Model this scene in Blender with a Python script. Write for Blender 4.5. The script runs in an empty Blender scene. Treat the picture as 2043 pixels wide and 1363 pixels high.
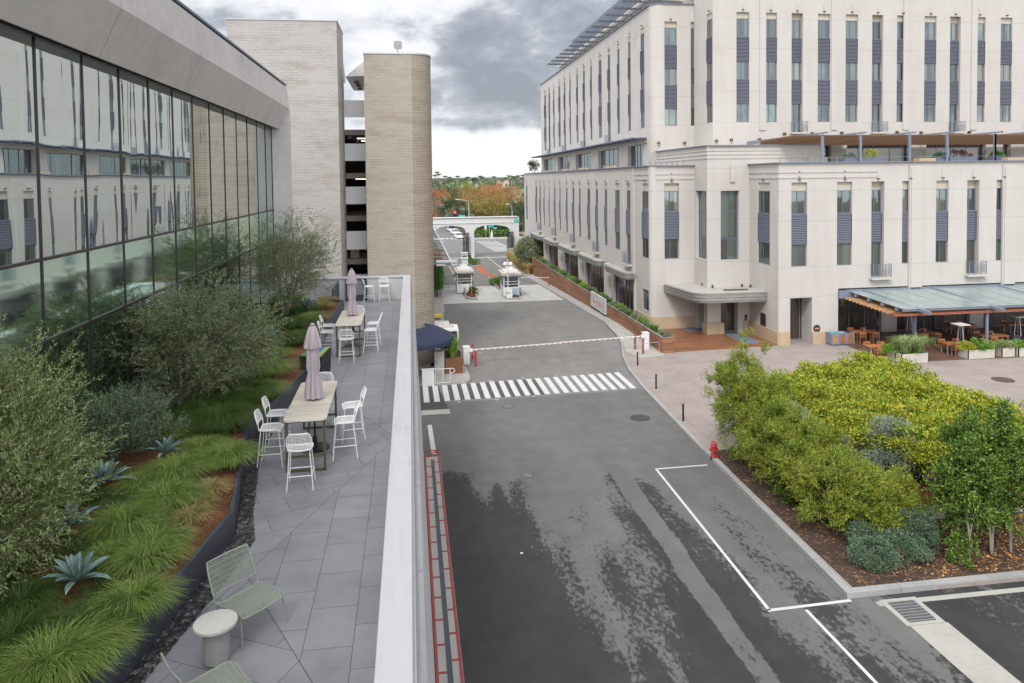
import bpy, bmesh, math, random
import numpy as np
from mathutils import Vector, Matrix
rnd = random.Random(7)
rng = np.random.default_rng(11)
S = bpy.context.scene
R_ = math.radians
# ---------------------------------------------------------------- camera
CAM_H = 12.5
cd = bpy.data.cameras.new('camera')
cam = bpy.data.objects.new('camera', cd)
S.collection.objects.link(cam)
F_, PPX, PPY, W_, H_ = 1447., 1021., 412.6, 2043., 1363.
cd.sensor_width = 36.0
cd.lens = 36.0 * F_ / W_
cd.shift_x = -(PPX - W_ / 2) / W_
cd.shift_y = (PPY - H_ / 2) / W_
cd.clip_start, cd.clip_end = 0.1, 9000
RM = (Matrix.Rotation(-R_(7.99), 3, 'Z') @ Matrix.Rotation(math.pi / 2 - R_(2.14), 3, 'X') @ Matrix.Rotation(-0.012, 3, 'Z'))
cam.matrix_world = Matrix.Translation((0, 0, CAM_H)) @ RM.to_4x4()
S.camera = cam
# ---------------------------------------------------------------- world + sun
SUN_EL, SUN_AZ = R_(46), R_(206)     # azimuth clockwise from +Y
wd = bpy.data.worlds.new('World'); S.world = wd; wd.use_nodes = True
def sky_world():
    nt = wd.node_tree; nt.nodes.clear(); N = nt.nodes.new; L = nt.links.new
    out = N('ShaderNodeOutputWorld'); bg = N('ShaderNodeBackground'); bg.inputs[1].default_value = 1.0
    sky = N('ShaderNodeTexSky'); sky.sky_type = 'NISHITA'; sky.sun_disc = False
    sky.sun_elevation = SUN_EL; sky.sun_rotation = SUN_AZ
    sc = N('ShaderNodeVectorMath'); sc.operation = 'SCALE'; sc.inputs['Scale'].default_value = 0.1
    L(sky.outputs[0], sc.inputs[0])
    tc = N('ShaderNodeTexCoord'); sep = N('ShaderNodeSeparateXYZ'); L(tc.outputs['Generated'], sep.inputs[0])
    mp = N('ShaderNodeMapping'); mp.inputs['Scale'].default_value = (1, 1, 1.9); L(tc.outputs['Generated'], mp.inputs[0])
    def noise(s, d, r, dist, loc=(0, 0, 0)):
        n = N('ShaderNodeTexNoise'); m = N('ShaderNodeMapping'); m.inputs['Location'].default_value = loc
        L(mp.outputs[0], m.inputs[0]); L(m.outputs[0], n.inputs['Vector'])
        n.inputs['Scale'].default_value = s; n.inputs['Detail'].default_value = d; n.inputs['Roughness'].default_value = r
        n.inputs['Distortion'].default_value = dist; return n.outputs[0]
    def M(op, a, b=None, clamp=False):
        n = N('ShaderNodeMath'); n.operation = op; n.use_clamp = clamp
        for i, x in enumerate((a, b)):
            if x is None: continue
            if isinstance(x, (int, float)): n.inputs[i].default_value = x
            else: L(x, n.inputs[i])
        return n.outputs[0]
    n1 = noise(3.2, 8, .52, .25, (1.3, .4, 2.2)); n2 = noise(9, 7, .55, .3)
    n3 = noise(21, 7, .62, .6, (2, 5, 1)); base = M('ADD', M('ADD', M('MULTIPLY', n1, .75), M('MULTIPLY', n2, .72)), M('ADD', M('MULTIPLY', n3, .30), -.385))
    def blob(px, py, r, amp):
        d = RM @ Vector(((px - PPX) / F_, -(py - PPY) / F_, -1)); d.normalize()
        v = N('ShaderNodeVectorMath'); v.operation = 'DISTANCE'; L(tc.outputs['Generated'], v.inputs[0]); v.inputs[1].default_value = d
        mr = N('ShaderNodeMapRange'); mr.interpolation_type = 'SMOOTHSTEP'; L(v.outputs['Value'], mr.inputs[0])
        mr.inputs[1].default_value = 0; mr.inputs[2].default_value = r; mr.inputs[3].default_value = amp; mr.inputs[4].default_value = 0
        return mr.outputs[0]
    for b in (blob(1010, 205, .12, -.05), blob(1080, 90, .2, -.07), blob(900, 150, .1, -.03), blob(900, 215, .08, -.03), blob(770, 30, .16, .22), blob(560, 40, .22, .07), blob(760, 170, .08, .12), blob(980, 120, .05, .06), blob(880, 60, .04, .04)):
        base = M('ADD', base, b)
    el = N('ShaderNodeMapRange'); el.interpolation_type = 'SMOOTHSTEP'; L(M('ADD', sep.outputs[2], M('MULTIPLY', n2, .02)), el.inputs[0])
    el.inputs[1].default_value = .066; el.inputs[2].default_value = .088; el.inputs[3].default_value = .24; el.inputs[4].default_value = 0
    base = M('ADD', base, el.outputs[0])
    zen = N('ShaderNodeMapRange'); L(sep.outputs[2], zen.inputs[0]); zen.inputs[1].default_value = .3; zen.inputs[2].default_value = .8
    zen.inputs[3].default_value = 0; zen.inputs[4].default_value = .16; base = M('ADD', base, zen.outputs[0])
    cr = N('ShaderNodeValToRGB'); L(base, cr.inputs[0]); e = cr.color_ramp.elements
    e[0].position = .33; e[0].color = (.34, .37, .42, 1)
    e[1].position = .70; e[1].color = (1.0, 1.0, 1.0, 1)
    for p, c in ((.42, (.42, .455, .51, 1)), (.48, (.52, .54, .60, 1)), (.56, (.80, .82, .87, 1)), (.63, (.95, .96, .98, 1))):
        x = e.new(p); x.color = c
    mix = N('ShaderNodeMix'); mix.data_type = 'RGBA'; mix.inputs[0].default_value = .93
    L(sc.outputs[0], mix.inputs[6]); L(cr.outputs[0], mix.inputs[7])
    # extra sky brightness added behind and west of the camera to light the walls
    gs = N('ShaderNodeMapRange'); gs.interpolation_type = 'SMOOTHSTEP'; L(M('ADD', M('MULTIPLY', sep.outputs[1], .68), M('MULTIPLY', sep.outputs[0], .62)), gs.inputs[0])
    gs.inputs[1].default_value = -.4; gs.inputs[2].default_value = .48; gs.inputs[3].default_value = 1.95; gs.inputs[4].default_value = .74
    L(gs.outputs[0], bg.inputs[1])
    L(mix.outputs[2], bg.inputs[0]); L(bg.outputs[0], out.inputs[0])
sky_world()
sd = bpy.data.lights.new('sun', 'SUN'); sd.energy = 1.5; sd.angle = R_(13); sd.color = (1, .965, .92)
sun = bpy.data.objects.new('sun', sd); S.collection.objects.link(sun)
sdir = Vector((math.sin(SUN_AZ) * math.cos(SUN_EL), math.cos(SUN_AZ) * math.cos(SUN_EL), math.sin(SUN_EL)))
sun.rotation_euler = sdir.to_track_quat('Z', 'Y').to_euler(); sun.location = (0, 0, 60)
S.view_settings.view_transform = 'Standard'; S.view_settings.look = 'None'
S.view_settings.exposure = 0.5; S.view_settings.gamma = 1
S.cycles.max_bounces = 8; S.cycles.transparent_max_bounces = 12
# ---------------------------------------------------------------- where a sight line of the survey meets a plane of the place
def ray(px, py): return RM @ Vector(((px - PPX) / F_, -(py - PPY) / F_, -1))
def G(px, py, z=0.0):
    d = ray(px, py); t = (z - CAM_H) / d.z; return Vector((d.x * t, d.y * t, z))
def onY(px, py, y):
    d = ray(px, py); t = y / d.y; return Vector((d.x * t, y, CAM_H + d.z * t))
def onX(px, py, x):
    d = ray(px, py); t = x / d.x; return Vector((x, d.y * t, CAM_H + d.z * t))
def gz(y):                        # the drive falls gently towards the gate
    return 0.0 if y < 60 else (-1.6 * (y - 60) / 50 if y < 110 else -1.6)
def GS(px, py):
    z = 0
    for _ in range(30): z = .5 * z + .5 * gz(G(px, py, z).y)
    p = G(px, py, z); return p
def proj(p):
    q = RM.transposed() @ (Vector(p) - Vector((0, 0, CAM_H)))
    return (PPX + F_ * q.x / -q.z, PPY - F_ * q.y / -q.z)
# ---------------------------------------------------------------- mesh helper
class MB:
    def __init__(s): s.v = []; s.f = []; s.m = []
    def quad(s, a, b, c, d, m=0):
        i = len(s.v); s.v += [tuple(a), tuple(b), tuple(c), tuple(d)]; s.f.append((i, i + 1, i + 2, i + 3)); s.m.append(m)
    def poly(s, pts, m=0):
        i = len(s.v); s.v += [tuple(p) for p in pts]; s.f.append(tuple(range(i, i + len(pts)))); s.m.append(m)
    def hexa(s, p, m=0):          # 8 corners, bottom 4 ccw then top 4
        i = len(s.v); s.v += [tuple(q) for q in p]
        for f in ((3, 2, 1, 0), (4, 5, 6, 7), (0, 1, 5, 4), (1, 2, 6, 5), (2, 3, 7, 6), (3, 0, 4, 7)):
            s.f.append(tuple(i + k for k in f)); s.m.append(m)
    def box(s, x0, x1, y0, y1, z0, z1, m=0):
        if x0 > x1: x0, x1 = x1, x0
        if y0 > y1: y0, y1 = y1, y0
        if z0 > z1: z0, z1 = z1, z0
        s.hexa([(x0, y0, z0), (x1, y0, z0), (x1, y1, z0), (x0, y1, z0), (x0, y0, z1), (x1, y0, z1), (x1, y1, z1), (x0, y1, z1)], m)
    def bar(s, p, q, w, h=None, m=0, up=(0, 0, 1)):
        p = Vector(p); q = Vector(q); d = (q - p)
        if d.length < 1e-6: return
        d.normalize(); u = Vector(up)
        if abs(d.dot(u)) > .98: u = Vector((0, 1, 0))
        a = d.cross(u).normalized(); b = a.cross(d).normalized(); h = w if h is None else h
        a *= w / 2; b *= h / 2
        s.hexa([p - a - b, p + a - b, q + a - b, q - a - b, p - a + b, p + a + b, q + a + b, q - a + b], m)
    def tube(s, pts, r, n=6, m=0, cap=True):
        pts = [Vector(p) for p in pts]; k = len(pts)
        rs = r if isinstance(r, (list, tuple)) else [r] * k
        i0 = len(s.v); prev = None
        for j, p in enumerate(pts):
            d = (pts[min(j + 1, k - 1)] - pts[max(j - 1, 0)]).normalized()
            if prev is None:
                u = Vector((0, 0, 1)) if abs(d.z) < .9 else Vector((1, 0, 0)); a = d.cross(u).normalized()
            else:
                a = (prev - d * prev.dot(d))
                a = a.normalized() if a.length > 1e-5 else d.orthogonal().normalized()
            prev = a; b = d.cross(a)
            for t in range(n):
                an = 2 * math.pi * t / n; q = p + (a * math.cos(an) + b * math.sin(an)) * rs[j]; s.v.append(tuple(q))
        for j in range(k - 1):
            for t in range(n):
                a = i0 + j * n + t; b = i0 + j * n + (t + 1) % n
                s.f.append((a, b, b + n, a + n)); s.m.append(m)
        if cap:
            s.f.append(tuple(i0 + t for t in reversed(range(n)))); s.m.append(m)
            s.f.append(tuple(i0 + (k - 1) * n + t for t in range(n))); s.m.append(m)
    def lathe(s, prof, c=(0, 0, 0), n=20, m=0, fn=None):
        i0 = len(s.v); k = len(prof)
        for (r, z) in prof:
            for t in range(n):
                an = 2 * math.pi * t / n; rr = r if fn is None else r * fn(an, z)
                s.v.append((c[0] + rr * math.cos(an), c[1] + rr * math.sin(an), c[2] + z))
        for j in range(k - 1):
            for t in range(n):
                a = i0 + j * n + t; b = i0 + j * n + (t + 1) % n
                s.f.append((a, b, b + n, a + n)); s.m.append(m)
        s.f.append(tuple(i0 + t for t in reversed(range(n)))); s.m.append(m)
        s.f.append(tuple(i0 + (k - 1) * n + t for t in range(n))); s.m.append(m)
    def prism(s, pts, z0, z1, m=0, side=None, bottom=True):
        n = len(pts); a = sum(pts[i][0] * pts[(i + 1) % n][1] - pts[(i + 1) % n][0] * pts[i][1] for i in range(n))
        if a < 0: pts = list(reversed(pts))
        i = len(s.v); s.v += [(p[0], p[1], z0) for p in pts] + [(p[0], p[1], z1) for p in pts]
        if bottom: s.f.append(tuple(reversed(range(i, i + n)))); s.m.append(m)
        s.f.append(tuple(range(i + n, i + 2 * n))); s.m.append(m)
        for k in range(n):
            s.f.append((i + k, i + (k + 1) % n, i + n + (k + 1) % n, i + n + k)); s.m.append(m if side is None else side)
    def build(s, name, mats, parent=None, world=False, smooth=False, bevel=0):
        me = bpy.data.meshes.new(name)
        off = parent.location if (world and parent) else Vector((0, 0, 0))
        if world and parent and parent.parent: off = off + parent.parent.location
        if off.length > 0:
            vs = [(a - off.x, b - off.y, c - off.z) for a, b, c in s.v]
        else: vs = s.v
        me.from_pydata(vs, [], s.f)
        if not isinstance(mats, (list, tuple)): mats = [mats]
        for mt in mats: me.materials.append(mt)
        if len(mats) > 1: me.polygons.foreach_set('material_index', s.m)
        if smooth:
            me.polygons.foreach_set('use_smooth', [True] * len(me.polygons))
            try: me.set_sharp_from_angle(angle=R_(40))
            except Exception: pass
        me.update()
        o = bpy.data.objects.new(name, me); S.collection.objects.link(o)
        if parent: o.parent = parent
        if bevel:
            b = o.modifiers.new('bevel', 'BEVEL'); b.width = bevel; b.segments = 2; b.limit_method = 'ANGLE'; b.angle_limit = R_(50)
        return o
def build_each(mb, name, mats, parent, world=True):
    par = list(range(len(mb.v)))
    def fd(i):
        while par[i] != i: par[i] = par[par[i]]; i = par[i]
        return i
    for f in mb.f:
        for k in f[1:]: par[fd(k)] = fd(f[0])
    g = {}
    for f, m in zip(mb.f, mb.m): g.setdefault(fd(f[0]), []).append((f, m))
    for fs_ in g.values():
        n = MB(); ids = sorted({k for f, _ in fs_ for k in f}); mp = {k: i for i, k in enumerate(ids)}
        n.v = [mb.v[k] for k in ids]; n.f = [tuple(mp[k] for k in f) for f, _ in fs_]; n.m = [m for _, m in fs_]; n.build(name, mats, parent, world=world)
def tag(o, label=None, cat=None, group=None, kind=None):
    if label: o['label'] = label
    if cat: o['category'] = cat
    if group: o['group'] = group
    if kind: o['kind'] = kind
    return o
def thing(name, label, cat, loc=(0, 0, 0), rz=0, group=None):
    o = bpy.data.objects.new(name, None); S.collection.objects.link(o); o.empty_display_size = .2
    o.location = loc; o.rotation_euler = (0, 0, rz); return tag(o, label, cat, group)
def struct(name, mb, mat, **k):
    o = mb.build(name, mat, **k); o['kind'] = 'structure'; return o
def dup(root, loc, rz=0.0, label=None, group=None, sc=None):
    r = root.copy(); S.collection.objects.link(r); r.location = loc; r.rotation_euler = (0, 0, rz)
    if label: r['label'] = label
    if group: r['group'] = group
    if sc: r.scale = (sc, sc, sc)
    for ch in list(root.children):
        c = ch.copy(); S.collection.objects.link(c); c.parent = r
        for g in list(ch.children):
            d = g.copy(); S.collection.objects.link(d); d.parent = c
    return r
def quads_mesh(name, V, mats, parent=None, smooth=False, off=None):
    """V: (n,4,3) array of quads"""
    V = np.asarray(V, dtype=np.float64)
    if off is not None: V = V - np.asarray(off)
    n = V.shape[0]; me = bpy.data.meshes.new(name)
    me.vertices.add(n * 4); me.vertices.foreach_set('co', V.reshape(-1).astype(np.float32))
    me.loops.add(n * 4); me.loops.foreach_set('vertex_index', np.arange(n * 4, dtype=np.int32))
    me.polygons.add(n); me.polygons.foreach_set('loop_start', np.arange(0, n * 4, 4, dtype=np.int32))
    try: me.polygons.foreach_set('loop_total', np.full(n, 4, dtype=np.int32))
    except Exception: pass
    me.materials.append(mats); me.update(calc_edges=True)
    o = bpy.data.objects.new(name, me); S.collection.objects.link(o)
    if parent: o.parent = parent
    return o
# ---------------------------------------------------------------- materials
def newmat(name):
    m = bpy.data.materials.new(name); m.use_nodes = True; nt = m.node_tree; nt.nodes.clear()
    out = nt.nodes.new('ShaderNodeOutputMaterial'); b = nt.nodes.new('ShaderNodeBsdfPrincipled')
    nt.links.new(b.outputs[0], out.inputs[0]); return m, nt, b, out
class NT:
    def __init__(s, nt): s.nt = nt; s.N = nt.nodes.new; s.L = nt.links.new
    def pos(s):
        return s.N('ShaderNodeNewGeometry').outputs['Position']
    def obj(s): return s.N('ShaderNodeTexCoord').outputs['Object']
    def map(s, v, scale=(1, 1, 1), rot=(0, 0, 0), loc=(0, 0, 0)):
        m = s.N('ShaderNodeMapping'); m.inputs['Scale'].default_value = scale; m.inputs['Rotation'].default_value = rot
        m.inputs['Location'].default_value = loc; s.L(v, m.inputs[0]); return m.outputs[0]
    def noise(s, v, scale, detail=4, rough=.5, dist=0):
        n = s.N('ShaderNodeTexNoise'); s.L(v, n.inputs['Vector']); n.inputs['Scale'].default_value = scale
        n.inputs['Detail'].default_value = detail; n.inputs['Roughness'].default_value = rough; n.inputs['Distortion'].default_value = dist
        return n.outputs[0]
    def M(s, op, a, b=None, c=None, clamp=False):
        n = s.N('ShaderNodeMath'); n.operation = op; n.use_clamp = clamp
        for i, x in enumerate((a, b, c)):
            if x is None: continue
            if isinstance(x, (int, float)): n.inputs[i].default_value = x
            else: s.L(x, n.inputs[i])
        return n.outputs[0]
    def ramp(s, v, stops, interp='LINEAR'):
        r = s.N('ShaderNodeValToRGB'); r.color_ramp.interpolation = interp; e = r.color_ramp.elements
        def col(c): return (c, c, c, 1) if isinstance(c, (int, float)) else tuple(c) + (1,)
        e[0].position, e[0].color = stops[0][0], col(stops[0][1]); e[1].position, e[1].color = stops[-1][0], col(stops[-1][1])
        for p, c in stops[1:-1]: x = e.new(p); x.color = col(c)
        s.L(v, r.inputs[0]); return r.outputs[0]
    def mix(s, f, a, b, mode='MIX'):
        n = s.N('ShaderNodeMix'); n.data_type = 'RGBA'; n.blend_type = mode
        for i, x in ((0, f), (6, a), (7, b)):
            if isinstance(x, (int, float)): n.inputs[i].default_value = x
            elif isinstance(x, (tuple, list)): n.inputs[i].default_value = tuple(x) + (1,)
            else: s.L(x, n.inputs[i])
        return n.outputs[2]
    def bump(s, h, b, dist=.01, strength=1):
        n = s.N('ShaderNodeBump'); n.inputs['Distance'].default_value = dist; n.inputs['Strength'].default_value = strength
        s.L(h, n.inputs['Height']); s.L(n.outputs[0], b.inputs['Normal']); return n
    def sep(s, v):
        n = s.N('ShaderNodeSeparateXYZ'); s.L(v, n.inputs[0]); return n.outputs
    def comb(s, x, y, z):
        n = s.N('ShaderNodeCombineXYZ')
        for i, q in enumerate((x, y, z)):
            if isinstance(q, (int, float)): n.inputs[i].default_value = q
            else: s.L(q, n.inputs[i])
        return n.outputs[0]
def simple(name, col, rough=.5, metal=0, var=.0, scale=6, bump=0, spec=.5, usepos=False, stretch=(1, 1, 1)):
    m, nt, b, out = newmat(name); t = NT(nt)
    b.inputs['Roughness'].default_value = rough; b.inputs['Metallic'].default_value = metal; b.inputs['Specular IOR Level'].default_value = spec
    v = t.map(t.pos() if usepos else t.obj(), stretch)
    n = t.noise(v, scale, 5, .6)
    lo = tuple(c * (1 - var) for c in col); hi = tuple(min(1, c * (1 + var)) for c in col)
    t.L(t.ramp(n, [(.3, lo), (.7, hi)]), b.inputs['Base Color'])
    if bump: t.bump(t.noise(v, scale * 6, 3, .6), b, bump)
    return m
def leafmat(name, cols, trans=.25, rough=.55, big=None, bigscale=.8):
    m, nt, b, out = newmat(name); t = NT(nt)
    gi = t.N('ShaderNodeNewGeometry'); k = len(cols)
    c = t.ramp(gi.outputs['Random Per Island'], [(i / (k - 1), cols[i]) for i in range(k)])
    if big:
        n = t.noise(gi.outputs['Position'], bigscale, 3, .5)
        c = t.mix(t.ramp(n, [(.42, 0.0), (.6, 1.0)]), c, big)
        c = t.mix(.5, c, t.ramp(gi.outputs['Random Per Island'], [(i / (k - 1), cols[i]) for i in range(k)]))
    t.L(c, b.inputs['Base Color']); b.inputs['Roughness'].default_value = rough; b.inputs['Specular IOR Level'].default_value = .3
    trans *= .6; tr = t.N('ShaderNodeBsdfTranslucent'); t.L(c, tr.inputs[0]); mx = t.N('ShaderNodeMixShader'); mx.inputs[0].default_value = trans
    t.L(b.outputs[0], mx.inputs[1]); t.L(tr.outputs[0], mx.inputs[2]); t.L(mx.outputs[0], out.inputs[0]); return m
M = {}
M['white_paint'] = simple('white_paint', (.66, .66, .655), .4, var=.04)
M['coping'] = simple('coping_metal', (.44, .45, .475), .4, var=.02, usepos=True, scale=1.5, stretch=(1, .3, 1))
def m_coping():
    m, nt, b, out = newmat('coping_metal'); t = NT(nt); p = t.pos()
    n = t.noise(t.map(p, (9, .35, 1)), 1.2, 5, .65); n2 = t.noise(p, 2.3, 5, .7); f = t.M('ADD', t.M('MULTIPLY', n, .55), t.M('MULTIPLY', n2, .45))
    t.L(t.ramp(f, [(.30, (.33, .33, .34)), (.45, (.42, .422, .435)), (.7, (.45, .452, .465))]), b.inputs['Base Color']); b.inputs['Roughness'].default_value = .42
    t.bump(t.noise(t.map(p, (1, .2, 1)), .9, 2, .5), b, .01, .6); return m
M['coping'] = m_coping()
M['dark_steel'] = simple('dark_steel', (.045, .05, .065), .45, var=.15, usepos=True, scale=2)
M['slate_metal'] = simple('slate_metal', (.17, .20, .26), .45, var=.08, usepos=True, scale=2)
M['frame_metal'] = simple('frame_metal', (.12, .135, .18), .4, var=.08, usepos=True)
M['louver'] = simple('louver_metal', (.155, .163, .202), .42, var=.06, usepos=True)
M['black'] = simple('black_metal', (.015, .015, .017), .45, var=.2)
M['grey_metal'] = simple('grey_metal', (.42, .42, .42), .38, metal=.5, var=.08)
M['zinc'] = simple('zinc_metal', (.27, .27, .26), .4, metal=.4, var=.15, usepos=True, scale=2)
M['steel_rail'] = simple('steel_rail', (.5, .51, .53), .35, metal=.4, var=.05)
M['olive_metal'] = simple('olive_metal', (.075, .09, .04), .45, var=.1)
M['stool_white'] = simple('stool_white', (.80, .80, .79), .35, var=.03)
M['sage'] = simple('sage_metal', (.26, .285, .24), .4, var=.05)
M['red_paint'] = simple('red_paint', (.42, .03, .03), .45, var=.15)
M['yellow_paint'] = simple('yellow_paint', (.70, .50, .04), .5, var=.1)
M['orange'] = simple('orange_plastic', (.85, .13, .02), .5, var=.06)
M['navy'] = simple('navy_canvas', (.02, .028, .062), .8, var=.15, scale=5)
M['mauve'] = simple('mauve_canvas', (.38, .325, .35), .85, var=.08, scale=6)
M['white_line'] = simple('road_line_paint', (.52, .52, .51), .7, var=.12, usepos=True, scale=5)
M['beige_stone'] = simple('beige_stone', (.44, .33, .22), .7, var=.08, usepos=True, scale=1.2, bump=.002)
M['rubber'] = simple('rubber', (.02, .02, .02), .8, var=.1)
M['mat_grey'] = simple('mat_fabric', (.14, .17, .22), .9, var=.12, scale=20, usepos=True)
M['blue_panel'] = simple('blue_panel', (.34, .42, .52), .5, var=.05)
M['teal_sign'] = simple('teal_sign', (.02, .42, .38), .5, var=.05)
M['tan_planter'] = simple('tan_planter', (.48, .44, .39), .8, var=.07, usepos=True, scale=2, bump=.002)
M['bronze'] = simple('bronze', (.10, .065, .045), .4, metal=.6, var=.2)
M['interior'] = simple('interior_wall', (.30, .25, .20), .8, var=.35, usepos=True, scale=.9)
M['dark_interior'] = simple('dark_interior', (.05, .045, .04), .8, var=.4, usepos=True, scale=.7)
M['bark'] = simple('bark', (.20, .15, .11), .9, var=.35, scale=9, bump=.01)
M['twig'] = simple('twig_bark', (.11, .10, .055), .9, var=.3)
M['grey_bark'] = simple('grey_bark', (.26, .235, .19), .9, var=.3, scale=9, bump=.01)
def m_concrete(name, c, joints=None, dark=.8, sc=1.0):
    m, nt, b, out = newmat(name); t = NT(nt); p = t.pos()
    n = t.noise(p, .7 * sc, 6, .6); n2 = t.noise(p, 7 * sc, 5, .6); n3 = t.noise(p, 60, 2, .5)
    f = t.M('ADD', t.M('ADD', t.M('MULTIPLY', n, .5), t.M('MULTIPLY', n2, .3)), t.M('MULTIPLY', n3, .2))
    col = t.ramp(f, [(.36, tuple(x * .80 for x in c)), (.5, c), (.64, tuple(min(1, x * 1.12) for x in c))])
    if joints:
        for (ax, period, offset, wd) in joints:
            q = t.sep(p)[ax]
            fr = t.M('PINGPONG', t.M('ADD', q, offset), period / 2)
            col = t.mix(t.M('LESS_THAN', fr, wd), col, tuple(x * dark * .6 for x in c))
    t.L(col, b.inputs['Base Color']); b.inputs['Roughness'].default_value = .75
    t.bump(n2, b, .004, .5); return m
M['concrete'] = m_concrete('concrete', (.32, .31, .29))
M['kerb'] = m_concrete('kerb_concrete', (.30, .30, .29), [(1, 3.05, 0, .012), (0, 3.05, .9, .012)])
M['plaza'] = m_concrete('plaza_paving', (.28, .235, .215), [(0, 3.0, 1.2, .012), (1, 2.9, .6, .012)])
M['white_conc'] = m_concrete('pale_concrete', (.36, .35, .315), sc=.8)
M['apron'] = m_concrete('apron_concrete', (.42, .415, .40), [(0, 3.6, 1.2, .02), (1, 4.2, 1, .02)], sc=1.4)
M['soffit_panel'] = m_concrete('fascia_panel', (.56, .53, .51), [(1, 5.4, 1.0, .014)], sc=.5)
M['parapet_wall'] = m_concrete('parapet_render', (.50, .49, .49), [(1, 2.95, 1.4, .012)], sc=.5)
M['table_stone'] = m_concrete('cast_stone', (.50, .48, .44), sc=3)
def m_stucco():
    m, nt, b, out = newmat('cream_render'); t = NT(nt); p = t.pos(); sp = t.sep(p)
    st = t.noise(t.map(p, (1.3, 1.3, .10)), 1.6, 5, .6); n = t.noise(p, .45, 5, .55)
    bl = t.N('ShaderNodeTexBrick'); bl.offset = 0; bl.squash = 1
    f = t.M('ADD', t.M('MULTIPLY', st, .5), t.M('MULTIPLY', n, .5))
    col = t.ramp(f, [(.25, (.435, .402, .366)), (.5, (.478, .451, .42)), (.75, (.505, .484, .46))])
    tot = None
    for z in (3.62, 5.84, 9.2, 11.42, 17.5, 20.3, 24.2, 26.95, 13.2):
        c = t.M('COMPARE', sp[2], z, .014); tot = c if tot is None else t.M('MAXIMUM', tot, c)
    col = t.mix(t.M('MULTIPLY', tot, .55), col, (.24, .21, .18))
    t.L(col, b.inputs['Base Color']); b.inputs['Roughness'].default_value = .85; b.inputs['Specular IOR Level'].default_value = .25
    t.bump(t.noise(p, 30, 3, .6), b, .003, .4); return m
M['stucco'] = m_stucco()
M['brow'] = simple('brow_stone', (.47, .42, .34), .8, var=.06, usepos=True, scale=2)
def m_block(name, c1, c2, mortar, stain, bw=.8, bh=.2, off=.5, full=False):
    m, nt, b, out = newmat(name); t = NT(nt); p = t.pos(); sp = t.sep(p)
    u = t.M('ADD', sp[0], sp[1]); v = t.comb(u, sp[2], 0)
    br = t.N('ShaderNodeTexBrick'); br.offset = off; t.L(v, br.inputs['Vector'])
    br.inputs['Color1'].default_value = c1 + (1,); br.inputs['Color2'].default_value = c2 + (1,); br.inputs['Mortar'].default_value = mortar + (1,)
    br.inputs['Scale'].default_value = 1; br.inputs['Mortar Size'].default_value = .014 if full else .008; br.inputs['Mortar Smooth'].default_value = .1
    br.inputs['Brick Width'].default_value = bw; br.inputs['Row Height'].default_value = bh; br.inputs['Bias'].default_value = -.1
    n = t.noise(t.map(v, (.35, 1.3, 1)), 1.0, 6, .7); st = t.ramp(n, [(.5, 0.0), (.68, 1.0)])
    n2 = t.noise(v, .35, 4, .5)
    # mortar shows strongly only where the wall is weathered
    mm = t.mix(t.ramp(t.noise(t.map(v, (.5, 1.6, 1), loc=(3, 2, 0)), 1.1, 5, .7), [(.42, .45 if full else .3), (.62, 1.0)]), c1, br.outputs['Color'])
    col = t.mix(t.M('MULTIPLY', st, .6), mm, stain)
    col = t.mix(t.ramp(n2, [(.35, 0.0), (.65, .25)]), col, tuple(x * .86 for x in c1))
    t.L(col, b.inputs['Base Color']); b.inputs['Roughness'].default_value = .9; b.inputs['Specular IOR Level'].default_value = .2
    t.bump(br.outputs['Fac'], b, .012, -.6); return m
M['block_grey'] = m_block('grey_blockwork', (.42, .402, .38), (.37, .35, .33), (.17, .14, .11), (.26, .205, .155), bw=.42, bh=.17)
M['block_tan'] = m_block('tan_blockwork', (.375, .335, .285), (.325, .288, .24), (.12, .09, .065), (.22, .17, .125), bw=.42, bh=.17)
M['block_rib'] = m_block('tan_ribbed_blockwork', (.335, .29, .235), (.285, .245, .195), (.11, .08, .055), (.20, .15, .11), bw=.17, bh=.17, off=0, full=True)
def m_wood(name, c1, c2, plank=.14, axis=1, rough=.55, dirt=.0, gap=.004, vertical=False):
    m, nt, b, out = newmat(name); t = NT(nt); p = t.pos(); sp = t.sep(p)
    a = sp[2] if axis == 2 else sp[axis]; l = sp[0] if axis != 0 else sp[1]
    if axis == 2: l = t.M('ADD', sp[0], sp[1])
    k = t.M('FLOOR', t.M('DIVIDE', a, plank)); wn = t.N('ShaderNodeTexWhiteNoise'); wn.noise_dimensions = '2D'
    seg = t.M('FLOOR', t.M('DIVIDE', t.M('ADD', l, t.M('MULTIPLY', k, .73)), 2.1)); t.L(t.comb(k, seg, 0), wn.inputs[0])
    g = t.noise(t.comb(t.M('MULTIPLY', l, .8), t.M('MULTIPLY', a, 14), k), 1.6, 5, .65)
    f = t.M('ADD', t.M('MULTIPLY', wn.outputs[0], .45), t.M('MULTIPLY', g, .55))
    col = t.ramp(f, [(.25, c1), (.72, c2)])
    fr = t.M('PINGPONG', a, plank / 2); edge = t.M('LESS_THAN', fr, gap)
    col = t.mix(edge, col, tuple(x * .35 for x in c1))
    t.L(col, b.inputs['Base Color']); b.inputs['Roughness'].default_value = rough; b.inputs['Specular IOR Level'].default_value = .4; return m
M['wood_wall'] = m_wood('cedar_boards', (.17, .068, .035), (.32, .15, .082), .14, 2)
M['wood_deck'] = m_wood('deck_boards', (.15, .062, .032), (.29, .13, .065), .14, 1, .4)
M['wood_patio'] = m_wood('patio_boards', (.10, .055, .038), (.17, .10, .07), .14, 1, .45)
M['teak'] = m_wood('table_slats', (.46, .41, .34), (.62, .57, .49), .075, 1, .6, gap=.006)
M['orange_wood'] = simple('orange_wood', (.36, .14, .055), .5, var=.25, scale=3, stretch=(1, 8, 1))
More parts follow.
